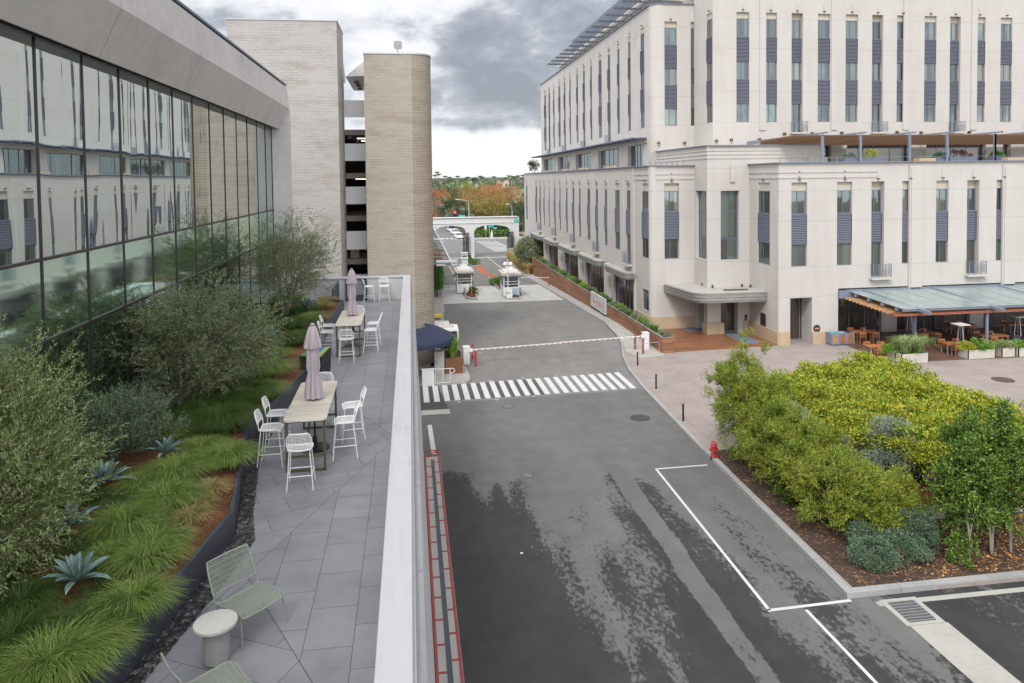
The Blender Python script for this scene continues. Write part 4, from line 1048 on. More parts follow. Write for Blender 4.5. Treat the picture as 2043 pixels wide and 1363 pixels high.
def m_pebble():
    m, nt, b, out = newmat('river_pebbles'); t = NT(nt); g = t.N('ShaderNodeNewGeometry')
    vo = t.N('ShaderNodeTexVoronoi'); vo.inputs['Scale'].default_value = 17; t.L(t.pos(), vo.inputs['Vector']); s = t.sep(vo.outputs['Color'])[0]
    t.L(t.ramp(s, [(0, (.012, .011, .012)), (.5, (.028, .024, .026)), (.8, (.06, .052, .053)), (1, (.16, .15, .15))]), b.inputs['Base Color']); b.inputs['Roughness'].default_value = .38; return m
M['pebble'] = m_pebble()
o = quads_mesh('pebbles', pebble_quads(8000), M['pebble']); tag(o, 'strip of dark rounded river pebbles between the steel planter and the pavers', 'pebbles', kind='stuff')
mb = MB(); mb.poly([(x, y, TZ + .004) for x, y in edge[:5]] + [(x, y, TZ + .004) for x, y in reversed(peb_edge)])
# (the thin bed under the pebbles)
struct('pebble_bed', mb, simple('pebble_bed_dark', (.02, .018, .018), .9, var=.4, usepos=True, scale=20))
# terrace gate
t = thing('terrace_gate', 'black framed mesh gate in the far terrace wall', 'gate', (-2.9, FY - .1, TZ))
gx0, gx1 = -3.05, -2.12
mb = MB(); zz = 1.02
for a, b in (((gx0, 0, 0), (gx0, 0, zz)), ((gx1, 0, 0), (gx1, 0, zz)), ((gx0, 0, zz), (gx1, 0, zz)), ((gx0, 0, .03), (gx1, 0, .03))): mb.bar((a[0], FY - .12, TZ + a[2]), (b[0], FY - .12, TZ + b[2]), .07)
mb.box(gx0, gx1, FY - .13, FY - .10, TZ + .03, TZ + .28); mb.build('gate_frame', M['dark_steel'], t, world=True)
mb = MB()
for k in range(-12, 20):
    x = gx0 + k * .075
    for s_ in (1, -1):
        a = Vector((x, TZ + .28)); b = Vector((x + s_ * .74, TZ + 1.0))
        # clip to the frame
        def clipx(p, q):
            if p.x > q.x: p, q = q, p
            if q.x <= gx0 or p.x >= gx1: return None
            if p.x < gx0: tt = (gx0 - p.x) / (q.x - p.x); p = p.lerp(q, tt)
            if q.x > gx1: tt = (gx1 - p.x) / (q.x - p.x); q = p.lerp(q, tt)
            return p, q
        c = clipx(a, b)
        if c: mb.bar((c[0].x, FY - .115, c[0].y), (c[1].x, FY - .115, c[1].y), .012)
mb.build('mesh_infill', M['grey_metal'], t, world=True)
mb = MB(); mb.box(gx1 - .16, gx1 - .06, FY - .17, FY - .12, TZ + .72, TZ + .9); mb.build('latch', M['black'], t, world=True)
# steel gate to the planter service area, seen edge-on
t = thing('low_gate', 'narrow dark gate standing edge-on beside the end of the planter', 'gate', (-3.4, FY - 1.2, TZ))
mb = MB(); mb.box(-3.45, -3.38, 32.4, 34.9, TZ + .05, TZ + .98); mb.build('gate_frame', M['dark_steel'], t, world=True)
# ================================================================ CAR PARK: two block towers and the bays between
TA = thing('masonry_tower', 'wide grey block tower rising behind the end of the glass building', 'tower', (-7.5, 46, 0), group=None)
mb = MB(); mb.prism([(-10.75, 46), (-4.28, 46), (-4.28, 50.2), (-10.75, 50.2)], -1, 22.35); mb.build('wall', M['block_grey'], TA, world=True)
mb = MB(); mb.prism([(-10.8, 45.96), (-4.24, 45.96), (-4.24, 50.24), (-10.8, 50.24)], 22.35, 22.42); mb.build('roof_cap', M['grey_metal'], TA, world=True)
TB = thing('masonry_tower', 'narrower tan block tower with a rounded ribbed corner above the drive', 'tower', (-.7, 48.3, 0))
pts = [(-2.82, 48.3), (.25, 48.3)]; rc = 1.28
arc = [(.25 + rc * math.sin(a), 48.3 + rc - rc * math.cos(a)) for a in [k * math.pi / 2 / 10 for k in range(11)]]
mb = MB(); body = [(-2.82, 48.3), (.25, 48.3)]
zt = 20.78
mb.quad((-2.82, 48.3, -1), (.25, 48.3, -1), (.25, 48.3, zt), (-2.82, 48.3, zt), 0)
for a, b in zip(arc[:-1], arc[1:]): mb.quad((a[0], a[1], -1), (b[0], b[1], -1), (b[0], b[1], zt), (a[0], a[1], zt), 1)
mb.quad((arc[-1][0], arc[-1][1], -1), (arc[-1][0], 53.5, -1), (arc[-1][0], 53.5, zt), (arc[-1][0], arc[-1][1], zt), 1)
mb.quad((arc[-1][0], 53.5, -1), (-2.82, 53.5, -1), (-2.82, 53.5, zt), (arc[-1][0], 53.5, zt), 0); mb.quad((-2.82, 53.5, -1), (-2.82, 48.3, -1), (-2.82, 48.3, zt), (-2.82, 53.5, zt), 0)
mb.build('wall', [M['block_tan'], M['block_rib']], TB, world=True)
mb = MB(); mb.prism([(-2.86, 48.26)] + [(x + .03, y - .03) for x, y in arc] + [(1.57, 53.5), (-2.86, 53.5)], zt, zt + .1); mb.build('roof_cap', M['grey_metal'], TB, world=True)
# antenna on the tan tower
p = onY(793, 92, 49); t = thing('antenna', 'rounded flat panel antenna on a short pole atop the tan tower', 'antenna', (p.x, 49, zt))
mb = MB(); mb.tube([(0, 0, 0), (0, 0, .75)], .035, 8); mb.build('pole', M['zinc'], t)
mb = MB(); rr = .13; ring = []
for cx_, cz_, a0 in ((.14, .14, 0), (-.14, .14, 90), (-.14, -.14, 180), (.14, -.14, 270)):
    for k in range(5): a = R_(a0 + k * 22.5); ring.append((cx_ + rr * math.cos(a), cz_ + rr * math.sin(a)))
i = len(mb.v); n_ = len(ring); mb.v += [(x + .03, -.05, z + .72) for x, z in ring] + [(x + .03, .02, z + .72) for x, z in ring]
mb.f.append(tuple(range(i, i + n_))); mb.m.append(0); mb.f.append(tuple(reversed(range(i + n_, i + 2 * n_)))); mb.m.append(0)
for k in range(n_): mb.f.append((i + k, i + n_ + k, i + n_ + (k + 1) % n_, i + (k + 1) % n_)); mb.m.append(0)
mb.build('panel', M['zinc'], t)
# folded white canopy between the towers
t = thing('lift_canopy', 'white folded metal canopy jutting from the tan tower above the gap', 'canopy', (-3.4, 50, 16))
q = lambda px, py, y: tuple(onY(px, py, y))
mb = MB(); a = q(689, 153, 49.2); b = q(731, 118, 49.2); c = q(731, 151, 49.2); a2 = q(706, 181, 52.5); c2 = q(731, 181, 52.5); b2 = q(731, 120, 52.5)
mb.poly([a, c, b]); mb.poly([a, b, b2, a2]); mb.poly([a, a2, c2, c], 0)
mb.build('folded_plate', M['white_paint'], t, world=True)
mb = MB()
for (px, py) in ((711, 163), (715, 169), (718, 176)):
    d = .12; p = Vector(q(px, py, 50.4 + (py - 163) * .1)); mb.box(p.x - .13, p.x + .13, p.y - .2, p.y + .2, p.z - .12, p.z - .03)
mb.build('downlights', M['black'], t, world=True)
t = thing('lift_canopy', 'sliver of white folded canopy behind the grey tower edge', 'canopy', (-4.3, 51, 16))
mb = MB(); mb.poly([q(683, 112, 50.6), q(689, 152, 50.6), q(690, 166, 50.6), q(683, 166, 50.6)]); mb.poly([q(689, 152, 50.6), q(690, 166, 50.6), q(683, 166, 52.6), q(683, 140, 52.6)]); mb.build('folded_plate', M['white_paint'], t, world=True)
# the parking decks
gar = thing('parking_garage', 'open parking decks with pale spandrel panels seen between the two block towers', 'building', (-12, 60, 0))
GXa, GXb, GYa, GYb = -24, -1.8, 50.25, 112
lv = [16.0, 13.05, 10.15, 7.2, 4.25, 1.3]
gw = simple('garage_concrete', (.20, .19, .17), .85, var=.2, usepos=True, scale=.6)
gfl = simple('garage_floor', (.13, .125, .12), .6, var=.3, usepos=True, scale=.4)
mb = MB()
for z in lv: mb.box(GXa, GXb - .05, GYa + .12, GYb, z - .35, z + .02)
for z in lv[1:]:
    for x in (-9, -3.0, -16): 
        for y in (62, 72, 82, 92, 102): mb.box(x - .3, x + .3, y - .3, y + .3, z, z + 2.6)
mb.bar((-4.0, 50.8, lv[1] + 2.55), (-1.9, 75, lv[1] + .4), .3, .35) 
mb.build('deck', gw, gar, world=True)
mb = MB(); mb.box(GXa, GXa + .3, GYa, GYb, -2, 17.0)
mb.box(GXa, GXb, 69, 69.3, -2, 15.7); mb.box(GXb - .3, GXb, GYa + 3.3, GYb, -2, 16.9); mb.build('wall', gw, gar, world=True)
mb = MB(); pa = onY(685.5, 300, 50.05).x; pb = onY(728.5, 300, 50.05).x
for (za, zb) in ((16.86, 17.96), (13.94, 15.05), (11.03, 12.15), (7.95, 9.14), (5.0, 6.2)):
    f = (za - 12.5) * (50.05 / 50) + 12.5; g_ = (zb - 12.5) * (50.05 / 50) + 12.5
    pl = MB(); pl.box(pa, pb, 50.0, 50.12, f, g_); pl.box(pa + .02, pb, 49.97, 50.0, f - .05, f + .02); pl.build('spandrel_panel', M['white_paint'], gar, world=True)
mb.box(pa - .1, pa - .02, 49.9, 50.0, 0, 17.9); 
mb = MB(); mb.tube([(pa - .12, 49.95, 0), (pa - .12, 49.95, 17.9)], .055, 8)
for z in (15.1, 12.2, 9.2): mb.box(pa - .22, pa + .02, 49.88, 50.02, z - .05, z + .06)
mb.build('downpipe', M['white_paint'], gar, world=True)
for i, (z, y) in enumerate(((lv[1], 53.2), (lv[1], 56.5), (lv[2], 54.0), (lv[2], 56.0), (lv[3], 55), (lv[4], 56))):
    mb = MB(); x = -3.9 + .3 * (i % 2); mb.box(x, x + 1.1, y, y + .14, z + 2.5, z + 2.56); mb.build('tube_light', M['tube_light'], gar, world=True)
mb = MB()
for z in (lv[3], lv[4]): mb.box(-4.1, -3.55, 51.2, 51.7, z, z + .95); mb.box(-4.12, -4.04, 51.15, 51.2, z, z + .95, 1); mb.box(-3.85, -3.77, 51.15, 51.2, z, z + .95, 1)
mb.build('kerb_block', [M['tan_planter'], M['yellow_paint']], gar, world=True)
# ================================================================ STREET OBJECTS
# ---- navy awning round the tan tower's foot
c0 = (-.2, 47.75)
t = thing('awning', 'navy blue rounded canvas awning wrapped round the tan tower foot', 'awning', (c0[0], c0[1], 2.1))
mb = MB(); n = 28; a0, a1 = R_(-125), R_(62)
def cpt(r, a, z): return (c0[0] + r * math.cos(a), c0[1] + r * math.sin(a), z)
for k in range(n):
    a, b = a0 + (a1 - a0) * k / n, a0 + (a1 - a0) * (k + 1) / n
    rid = .06 if k % 4 == 0 else 0
    for (r0, z0), (r1, z1) in (((1.2, 3.0), (2.1, 2.74)), ((2.1, 2.74), (2.95, 2.28)), ((2.95, 2.28), (3.0, 2.02))):
        mb.quad(cpt(r0, a, z0), cpt(r1, a, z1), cpt(r1, b, z1), cpt(r0, b, z0))
mb.build('canopy', M['navy'], t, world=True)
mb = MB()
for k in range(n * 2):
    a, b = a0 + (a1 - a0) * k / n / 2, a0 + (a1 - a0) * (k + 1) / n / 2
    mb.poly([cpt(3.005, a, 2.05), cpt(3.005, (a + b) / 2, 1.90), cpt(3.005, b, 2.05), cpt(3.005, b, 2.12), cpt(3.005, a, 2.12)])
mb.build('valance', M['navy'], t, world=True)
mb = MB()
for k in range(0, n + 1, 4): a = a0 + (a1 - a0) * k / n; mb.tube([cpt(1.2, a, 2.95), cpt(2.95, a, 2.2)], .02, 5)
mb.build('ribs', M['grey_metal'], t, world=True)
# ---- attendant booth parts under it
t = thing('attendant_booth', 'small white attendant booth with a flat roof beside the navy awning', 'booth', (2.3, 49.5, .13))
mb = MB(); mb.box(1.75, 3.1, 48.6, 50.2, 2.35, 2.5); mb.box(1.4, 2.6, 50.3, 52, 2.3, 2.42); mb.build('roof', M['white_paint'], t, world=True)
mb = MB(); 
for x, y in ((1.8, 48.65), (3.05, 48.65), (3.05, 50.15), (1.8, 50.15)): mb.box(x - .04, x + .04, y - .04, y + .04, .13, 2.35)
build_each(mb, 'post', M['white_paint'], t)
mb = MB(); mb.box(1.8, 3.05, 48.62, 48.68, .13, 1.15); mb.box(1.8, 3.05, 50.12, 50.18, .13, 1.15); mb.build('counter_panel', M['blue_panel'], t, world=True)
mb = MB(); mb.box(1.84, 3.01, 48.64, 48.66, 1.15, 2.3); mb.build('pane', M['car_glass'], t, world=True)
mb = MB(); mb.box(2.0, 2.8, 48.9, 49.8, 2.5, 2.62); mb.build('roof_hatch', M['tan_planter'], t, world=True)
mb = MB(); mb.box(1.38, 2.0, 46.0, 46.45, .13, 1.62, 0); mb.box(1.42, 1.96, 45.98, 46.0, .2, 1.3, 0); mb.bar((1.5, 45.96, .9), (1.5, 45.96, 1.05), .03, m=1)
o = mb.build('service_cabinet', [M['white_conc'], M['black']]); tag(o, 'pale grey metal cabinet standing under the navy awning', 'cabinet')
mb = MB(); mb.box(.55, 1.28, 43.98, 44.04, .0, 1.05); mb.box(.5, 1.32, 43.95, 44.07, 1.02, 1.07)
tag(mb.build('white_screen', M['white_paint']), 'solid white panel at the end of the crosswalk, against the white wall', 'screen')
t = thing('handrail', 'white tubular handrail with a looped end by the crosswalk', 'handrail', (1.35, 44.1, 0))
mb = MB(); x0, x1 = 1.36, 2.25
mb.tube([(x0, 44.1, .12), (x0, 44.1, 1.0), (x1 + .15, 44.1, 1.0)] + [(x1 + .15 + .14 * math.sin(k * math.pi / 6), 44.1, .86 + .14 * math.cos(k * math.pi / 6)) for k in range(1, 7)] + [(x1, 44.1, .72)], .022, 8); mb.build('rail', M['white_paint'], t, world=True)
mb = MB(); mb.tube([(x1, 44.1, 0), (x1, 44.1, 1)], .02, 8); mb.tube([((x0 + x1) / 2, 44.1, 0), ((x0 + x1) / 2, 44.1, 1)], .018, 8); mb.tube([(x0, 44.1, .14), (x1, 44.1, .14)], .018, 8); mb.build('posts', M['white_paint'], t, world=True)
def wood_box(x0, x1, y0, y1, h, z=.13):
    mb = MB(); mb.box(x0, x1, y0, y0 + .06, z, h); mb.box(x0, x1, y1 - .06, y1, z, h); mb.box(x0, x0 + .06, y0 + .06, y1 - .06, z, h); mb.box(x1 - .06, x1, y0 + .06, y1 - .06, z, h)
    return mb
t = thing('wooden_planter', 'tall reddish wooden planter box beside the left barrier machine', 'planter', (2.6, 47, .13))
wood_box(2.08, 3.18, 46.1, 48.4, 1.12).build('box', M['wood_deck'], t, world=True)
mb = MB(); mb.box(2.14, 3.12, 46.16, 48.34, .3, 1.04); mb.build('soil', M['soil_bed'], t, world=True)
# ---- barrier gates
def barrier(label, x, y, z, xe, ye, ze, ah=1.0, grp=None, big=True, boll=True, bx=.42, hb=1.15):
    t = thing('barrier_gate', label, 'barrier gate', (x, y, z), group=grp)
    mb = MB(); mb.box(x - bx / 2, x + bx / 2, y - .25, y + .25, z, z + hb); mb.box(x - bx / 2 - .02, x + bx / 2 + .02, y - .28, y + .28, z + hb, z + hb + .05)
    mb.box(x - bx / 2 + .05, x + bx / 2 - .05, y - .262, y - .25, z + .15, z + hb - .2); mb.build('cabinet', M['white_paint'], t, world=True, bevel=.01 if big else 0)
    s = 1 if xe > x else -1
    mb = MB(); p = Vector((x + s * .25, y - .32, z + ah)); q = Vector((xe, ye, ze)); w = .085 if big else .07
    mb.bar(p, q, w * .5, w); mb.build('arm', M['white_paint'], t, world=True)
    mb = MB(); d = q - p; nn = int(d.length / .42)
    for k in range(nn): a = p + d * ((k + .2) / nn); b = p + d * ((k + .62) / nn); mb.bar(a + Vector((0, -.004, -w * .22)), b + Vector((0, -.004, -w * .22)), w * .5 + .004, w * .42)
    mb.build('red_stripes', M['red_paint'], t, world=True)
    mb = MB(); mb.lathe([(.06, -.1), (.1, -.08), (.1, .08), (.06, .1)], (0, 0, 0), 10)
    mb = MB(); mb.box(x + s * .12, x + s * .42, y - .36, y - .26, z + ah - .12, z + ah + .10); mb.build('hinge', M['white_paint'], t, world=True)
    return t
barrier('long white barrier arm with red dashes hinged beside the wooden planter box', 3.62, 48.9, .02, 10.35, 49.45, 1.03)
barrier('long white barrier arm with red dashes hinged near the bollards at the deck', 16.75, 50.4, .12, 10.2, 49.5, 1.05)
def post(name, label, x, y, z, h, r, mat, cat='bollard', grp=None, base=None, capm=None):
    t = thing(name, label, cat, (x, y, z), group=grp)
    mb = MB(); mb.lathe([(r, 0), (r, h - r * .3), (r * .8, h - .01), (r * .3, h)], n=12); mb.build('post', mat, t, smooth=True)
    if base: mb = MB(); mb.lathe([(base, 0), (base, .02), (base * .6, .035)], n=16); mb.build('foot', M['concrete'], t)
    return t
for (px, py, lab) in ((943, 716, 'red steel bollard behind the left barrier arm'), (949, 731, 'red steel bollard in front of the left barrier arm')): p = G(px, py); post('bollard', lab, p.x, p.y, 0, 1.05, .075, M['red_paint'], grp=None)
rust = simple('faded_red', (.30, .09, .07), .6, var=.3, scale=8)
for (px, py, lab) in ((1267, 697, 'faded red bollard behind the right barrier arm'), (1283, 706, 'faded red bollard in front of the right barrier machine')): p = G(px, py, .12); post('bollard', lab, p.x, p.y, .12, 1.1, .085, rust)
for (px, py, lab) in ((1272, 731, 'slim black bollard nearest the right barrier machine'), (1309, 778, 'slim black bollard at the kerb above the crosswalk end'), (1363, 842, 'slim black bollard on a pale footing beside the feathery shrubs')): p = G(px, py, .12); post('bollard', lab, p.x, p.y, .12, .95, .05, M['black'], base=.2)
mb = MB(); a = G(1246, 716, .12); b = G(1316, 707, .12); mb.tube([(a.x, a.y, .12), (a.x, a.y, .95), (a.x + .1, a.y, 1.0), (b.x - .1, b.y, 1.0), (b.x, b.y, .95), (b.x, b.y, .12)], .018, 7)
tag(mb.build('guard_rail', M['grey_metal']), 'thin pale hoop rail around the right barrier machine', 'rail')
mb = MB(); mb.prism([(15.6, 47.9), (17.5, 48.3), (17.5, 60), (16.4, 60), (15.75, 52.3), (15.1, 50.2)], .11, .1245); struct('barrier_pad', mb, M['white_conc'])
mb = MB(); a = G(925, 700); mb.tube([(3.6, 48.1, .1), (3.6, 48.1, .9), (4.6, 48.2, .9), (4.6, 48.2, .1)], .015, 6); tag(mb.build('guard_rail', M['grey_metal']), 'thin pale hoop rail around the left barrier machine', 'rail')
# ---- hydrant
p = G(1424, 913, .14); t = thing('fire_hydrant', 'red fire hydrant with a dark foot at the garden kerb corner', 'fire hydrant', (p.x, p.y, .1))
mb = MB(); mb.lathe([(.15, .10), (.16, .13), (.11, .16), (.105, .50), (.14, .52), (.145, .56), (.12, .58), (.11, .66), (.06, .73), (.035, .75), (.035, .80)], n=16); mb.build('barrel', M['red_paint'], t, smooth=True)
mb = MB(); mb.lathe([(.17, 0), (.17, .03), (.12, .05), (.12, .10)], n=16); mb.build('foot', M['black'], t)
for a in (0, math.pi, -math.pi / 2): mb = MB(); d = Vector((math.cos(a), math.sin(a), 0)); mb.tube([d * .08 + Vector((0, 0, .42)), d * .19 + Vector((0, 0, .42))], .055 if a != -math.pi / 2 else .07, 10); mb.tube([d * .19 + Vector((0, 0, .42)), d * .215 + Vector((0, 0, .42))], .03, 6); mb.build('outlet', M['red_paint'], t)
# ---- guard booths on their islands
def island(name, label, pts, hkerb=.15):
    P = [GS(*p) for p in pts]; zc = min(p.z for p in P) - .05; zt = max(p.z for p in P)
    t = thing(name, label, 'planted island', (P[0].x, P[0].y, zc))
    cx = sum(p.x for p in P) / len(P); cy = sum(p.y for p in P) / len(P)
    mb = MB(); mb.prism([(p.x, p.y) for p in P], zc - .3, zt + hkerb); mb.build('kerb', M['kerb'], t, world=True)
    mb = MB(); mb.prism([(cx + (p.x - cx) * .8, cy + (p.y - cy) * .88) for p in P], zt, zt + hkerb + .02); mb.build('soil', M['soil_bed'], t, world=True); return (cx, cy, zt + hkerb)
isl1 = island('traffic_island', 'kerbed island with low bushes in front of the left guard booth', [(918, 572), (922, 583), (930, 597), (944, 599), (953, 598), (949, 588), (941, 575), (936, 563), (915, 563)])
isl2 = island('traffic_island', 'kerbed island with one small plant in front of the right guard booth', [(1005, 592), (1011, 598), (1031, 598), (1040, 597), (1033, 587), (1022, 572), (1005, 568)])
isl3 = island('traffic_island', 'kerbed bed of low plants behind the left guard booth at the arch pier', [(929, 521), (940, 533), (958, 532), (948, 521), (942, 516), (928, 515)])
isl4 = island('traffic_island', 'small kerbed bed of plants left of the right guard booth', [(982, 567), (998, 581), (1004, 578), (998, 562), (984, 561)])
def booth(label, px, py, w=1.75, d=2.9):
    p = GS(px, py); z = p.z + .14; t = thing('guard_booth', label, 'guard booth', (p.x, p.y, z))
    H2 = 2.35
    mb = MB(); mb.box(-w / 2, w / 2, -d / 2, d / 2, 0, 1.05); 
    for sx in (-1, 1):
        for sy in (-1, 1): mb.box(sx * w / 2, sx * (w / 2 - .09), sy * d / 2, sy * (d / 2 - .09), 1.05, H2)
    mb.box(-w / 2, w / 2, -d / 2, d / 2, H2 - .12, H2); mb.build('cabin', M['white_paint'], t)
    mb = MB(); mb.box(-w / 2 + .03, w / 2 - .03, -d / 2 + .03, d / 2 - .03, 1.05, H2 - .12); mb.build('glazing', M['car_glass'], t)
    mb = MB()
    for z_ in (1.35, 1.65): mb.box(-w / 2 - .005, w / 2 + .005, -d / 2 - .005, -d / 2 + .04, z_, z_ + .05)
    mb.build('window_bars', M['white_paint'], t)
    mb = MB(); mb.box(-w / 2 - .25, w / 2 + .25, -d / 2 - .3, d / 2 + .3, H2, H2 + .3); mb.build('roof', M['tan_planter'], t, bevel=.05)
    mb = MB(); mb.box(-w / 2 + .1, w / 2 - .1, -d / 2 + .5, d / 2 - .3, H2 + .3, H2 + .48); mb.box(-.4, .4, -.2, .8, H2 + .48, H2 + .72); mb.build('roof_unit', M['white_paint'], t)
    mb = MB(); mb.box(-.05, w / 2 - .1, -d / 2 - .02, -d / 2, .1, .95); mb.build('notice_panel', M['blue_panel'], t)
    mb = MB(); mb.box(w / 2 + .02, w / 2 + .12, -d / 2 - .25, -d / 2 - .12, 1.9, 2.35); mb.box(-w / 2 - .32, -w / 2 - .2, -.5, -.3, 1.7, 2.1); build_each(mb, 'lamp', M['bronze'], t, False); return t
booth('white guard booth with a flat roof, left of the orange cones', 925, 583)
booth('white guard booth with a flat roof behind the twin white lamp post', 1017, 590)
t = thing('guard_booth', 'white boxy rooftop of a smaller booth behind the left guard booth', 'booth', tuple(GS(927, 552)))
mb = MB(); mb.box(-.45, .45, -.4, .4, 0, 3.4); mb.box(-.55, .55, -.5, .5, 2.6, 2.75); mb.box(-.55, .55, -.5, .5, 3.4, 3.5); mb.build('cabin', M['white_paint'], t)
mb = MB(); mb.box(-.3, .3, -.415, -.4, 2.9, 3.1); mb.build('vent', M['black'], t)
def bar2(label, pa, pb, base_px):
    b = GS(*base_px); z = b.z; e = onY(pb[0], pb[1], b.y - .3)
    s = onY(pa[0], pa[1], b.y - .3)
    barrier(label, b.x, b.y, z, e.x, e.y, e.z, ah=s.z - z, big=False, hb=1.2)
bar2('thin white barrier arm reaching left from the island with bushes', (928, 571), (883, 571), (932, 590))
bar2('thin white barrier arm between the two guard booth islands', (1012, 581), (949, 581), (1018, 597))
bar2('thin white barrier arm reaching right from the right guard booth to the kerb', (1033, 554), (1095, 554), (1030, 577))
# red bollards in the booth islands
for px, py, lab in ((924, 580, 'red bollard at the rear of the bushy booth island'), (941, 596, 'red bollard at the front of the bushy booth island')): p = GS(px, py); post('bollard', lab, p.x, p.y, p.z, 1.15, .09, M['red_paint'])
for px, py, lab in ((1005, 588, 'thin dark post between the two guard booths'), (913, 565, 'small dark post behind the left booth island')): p = GS(px, py); post('post', lab, p.x, p.y, p.z, 2.6 if px > 1000 else .8, .04, M['black'], cat='post')
p = GS(1095, 571); post('arm_rest_post', 'dark red post that receives the right barrier arm', p.x, p.y, p.z, 1.35, .06, rust, cat='post')
# twin lamp
p = GS(1014, 597); t = thing('twin_lamp_post', 'white post with two shaded lamps in front of the right guard booth', 'lamp post', tuple(p))
mb = MB(); mb.tube([(0, 0, 0), (0, 0, 4.4)], .055, 8); mb.box(-.2, .2, -.2, .2, 0, 1.15); mb.tube([(-.3, 0, 4.0), (.3, 0, 4.0)], .03, 6); mb.build('pole', M['white_paint'], t)
for s in (-1, 1): mb = MB(); mb.lathe([(.26, -.12), (.2, .0), (.07, .12), (.03, .2)], (s * .32, 0, 3.95), 12); mb.build('lamp_shade', M['white_paint'], t)
# cones
cone0 = None
cps = [(953, 536.5), (958.5, 540.5), (963.5, 545), (969.5, 549.5), (977, 554), (985.5, 559.5)]
names = ['orange traffic cone at the far end of the cone row', 'orange traffic cone, second from the far end of the row', 'orange traffic cone, third from the far end of the row', 'orange traffic cone, third from the near end of the row', 'orange traffic cone, second from the near end of the row', 'orange traffic cone at the near end of the cone row']
for (px, py), lab in zip(cps, names):
    p = GS(px, py)
    if cone0 is None:
        t = thing('traffic_cone', lab, 'traffic cone', tuple(p), group='orange cones between the booth lanes'); cone0 = t
        mb = MB(); mb.lathe([(.17, .03), (.15, .08), (.045, .86), (.02, .88)], n=14); mb.build('cone', M['orange'], t, smooth=True); mb = MB(); mb.box(-.22, .22, -.22, .22, 0, .035); mb.build('base', M['orange'], t)
    else: dup(cone0, tuple(p), 0, lab)
# ---- garage side canopy of steel
t = thing('walkway_canopy', 'grey steel walkway canopy with cross ribs and white light boxes beside the clipped hedge', 'canopy', (3.2, 66, 3))
mb = MB(); mb.bar((3.65, 65.5, 4.95), (3.65, 128, 4.95), .12, .22); mb.build('edge_beam', M['white_paint'], t, world=True)
mb = MB()
for k in range(30): y = 66 + k * 2.0; mb.bar((3.65, y, 4.9), (1.9, y + .5, 4.9), .16, .12)
mb.bar((2.0, 66, 4.9), (2.0, 128, 4.9), .14, .2); mb.build('ribs', M['grey_metal'], t, world=True)
mb = MB()
for y in (66.5, 92, 118): mb.box(2.3, 4.2, y - .4, y + .4, 5.0, 5.16); mb.box(2.3, 4.2, y - .4, y + .4, 4.72, 4.9)
build_each(mb, 'light_box', M['white_paint'], t)
mb = MB()
for y in (67.5, 71.5, 76.5): mb.bar((1.5, y, 5.3), (3.5, y, 5.1), .12, .14)
mb.build('tie_bars', M['red_wood'], t, world=True)
t = thing('yellow_stop', 'yellow painted ramp edge and guard at the foot of the tan tower', 'guard', (1.8, 66, 0))
mb = MB(); mb.box(1.4, 2.65, 65.3, 66.2, .12, .34); mb.box(1.5, 1.75, 66.5, 74, .0, .9); mb.build('kerb', M['yellow_paint'], t, world=True)
# ---- arched gateway
AY = 131.0
p0, p1 = onY(856, 515, AY).x, onY(1036, 515, AY).x
gate = thing('arched_gateway', 'white arched gateway spanning the drive with a round green emblem', 'gateway', (10, AY, -1.6))
xs3, zs3 = {}, {}
zt = onY(1000, 433.5, AY).z; zcor = onY(940, 446, AY).z
L0 = onY(850, 500, AY).x; aL0, aL1 = onY(868, 500, AY).x, onY(930, 500, AY).x; aR0, aR1 = onY(946.5, 500, AY).x, onY(1019, 500, AY).x; R0 = onY(1036, 500, AY).x
zap = onY(980, 449, AY).z; zsp = onY(950, 461, AY).z
def archpts(a, b, n=16):
    return [(a + (b - a) * k / n, zsp + (zap - zsp) * math.sqrt(max(0, 1 - (2 * k / n - 1) ** 2))) for k in range(n + 1)]
mb = MB(); D0, D1 = AY, AY + 1.6
zg = -1.7
def pier(a, b): mb.box(a, b, D0, D1, zg, zsp)
pier(L0, aL0); pier(aL1, aR0); pier(aR1, R0)
mb.box(L0, aL0, D0, D1, zsp, zcor); mb.box(aL1, aR0, D0, D1, zsp, zcor); mb.box(aR1, R0, D0, D1, zsp, zcor)
for a, b in ((aL0, aL1), (aR0, aR1)):
    pts = archpts(a, b)
    for (x0, z0), (x1, z1) in zip(pts[:-1], pts[1:]):
        mb.quad((x0, D0, z0), (x1, D0, z1), (x1, D0, zcor), (x0, D0, zcor)); mb.quad((x0, D0, z0), (x0, D1, z0), (x1, D1, z1), (x1, D0, z1)); mb.quad((x1, D1, z1), (x0, D1, z0), (x0, D1, zcor), (x1, D1, zcor))
mb.build('wall', M['white_paint'], gate, world=True)
mb = MB(); mb.box(L0, R0 - .9, D0 - .10, D1 + .1, zcor, zcor + .14); mb.box(L0 - .1, R0 + .02, D0 - .0, D1, zcor + .14, zt); mb.box(L0, R0 - .2, D0 - .2, D1 + .2, zt, zt + .1); mb.build('cornice', M['white_paint'], gate, world=True)
ex = onY(1030, 440, AY).x; ez = onY(1030, 440.5, AY).z
mb = MB()
for k in range(20): a = 2 * math.pi * k / 20; b = 2 * math.pi * (k + 1) / 20; mb.quad((ex + .28 * math.cos(a), D0 - .02, ez + .28 * math.sin(a)), (ex + .42 * math.cos(a), D0 - .03, ez + .42 * math.sin(a)), (ex + .42 * math.cos(b), D0 - .03, ez + .42 * math.sin(b)), (ex + .28 * math.cos(b), D0 - .02, ez + .28 * math.sin(b)))
mb.box(ex - .16, ex + .16, D0 - .03, D0 - .015, ez - .12, ez + .14); mb.build('emblem', M['teal_sign'], gate, world=True)
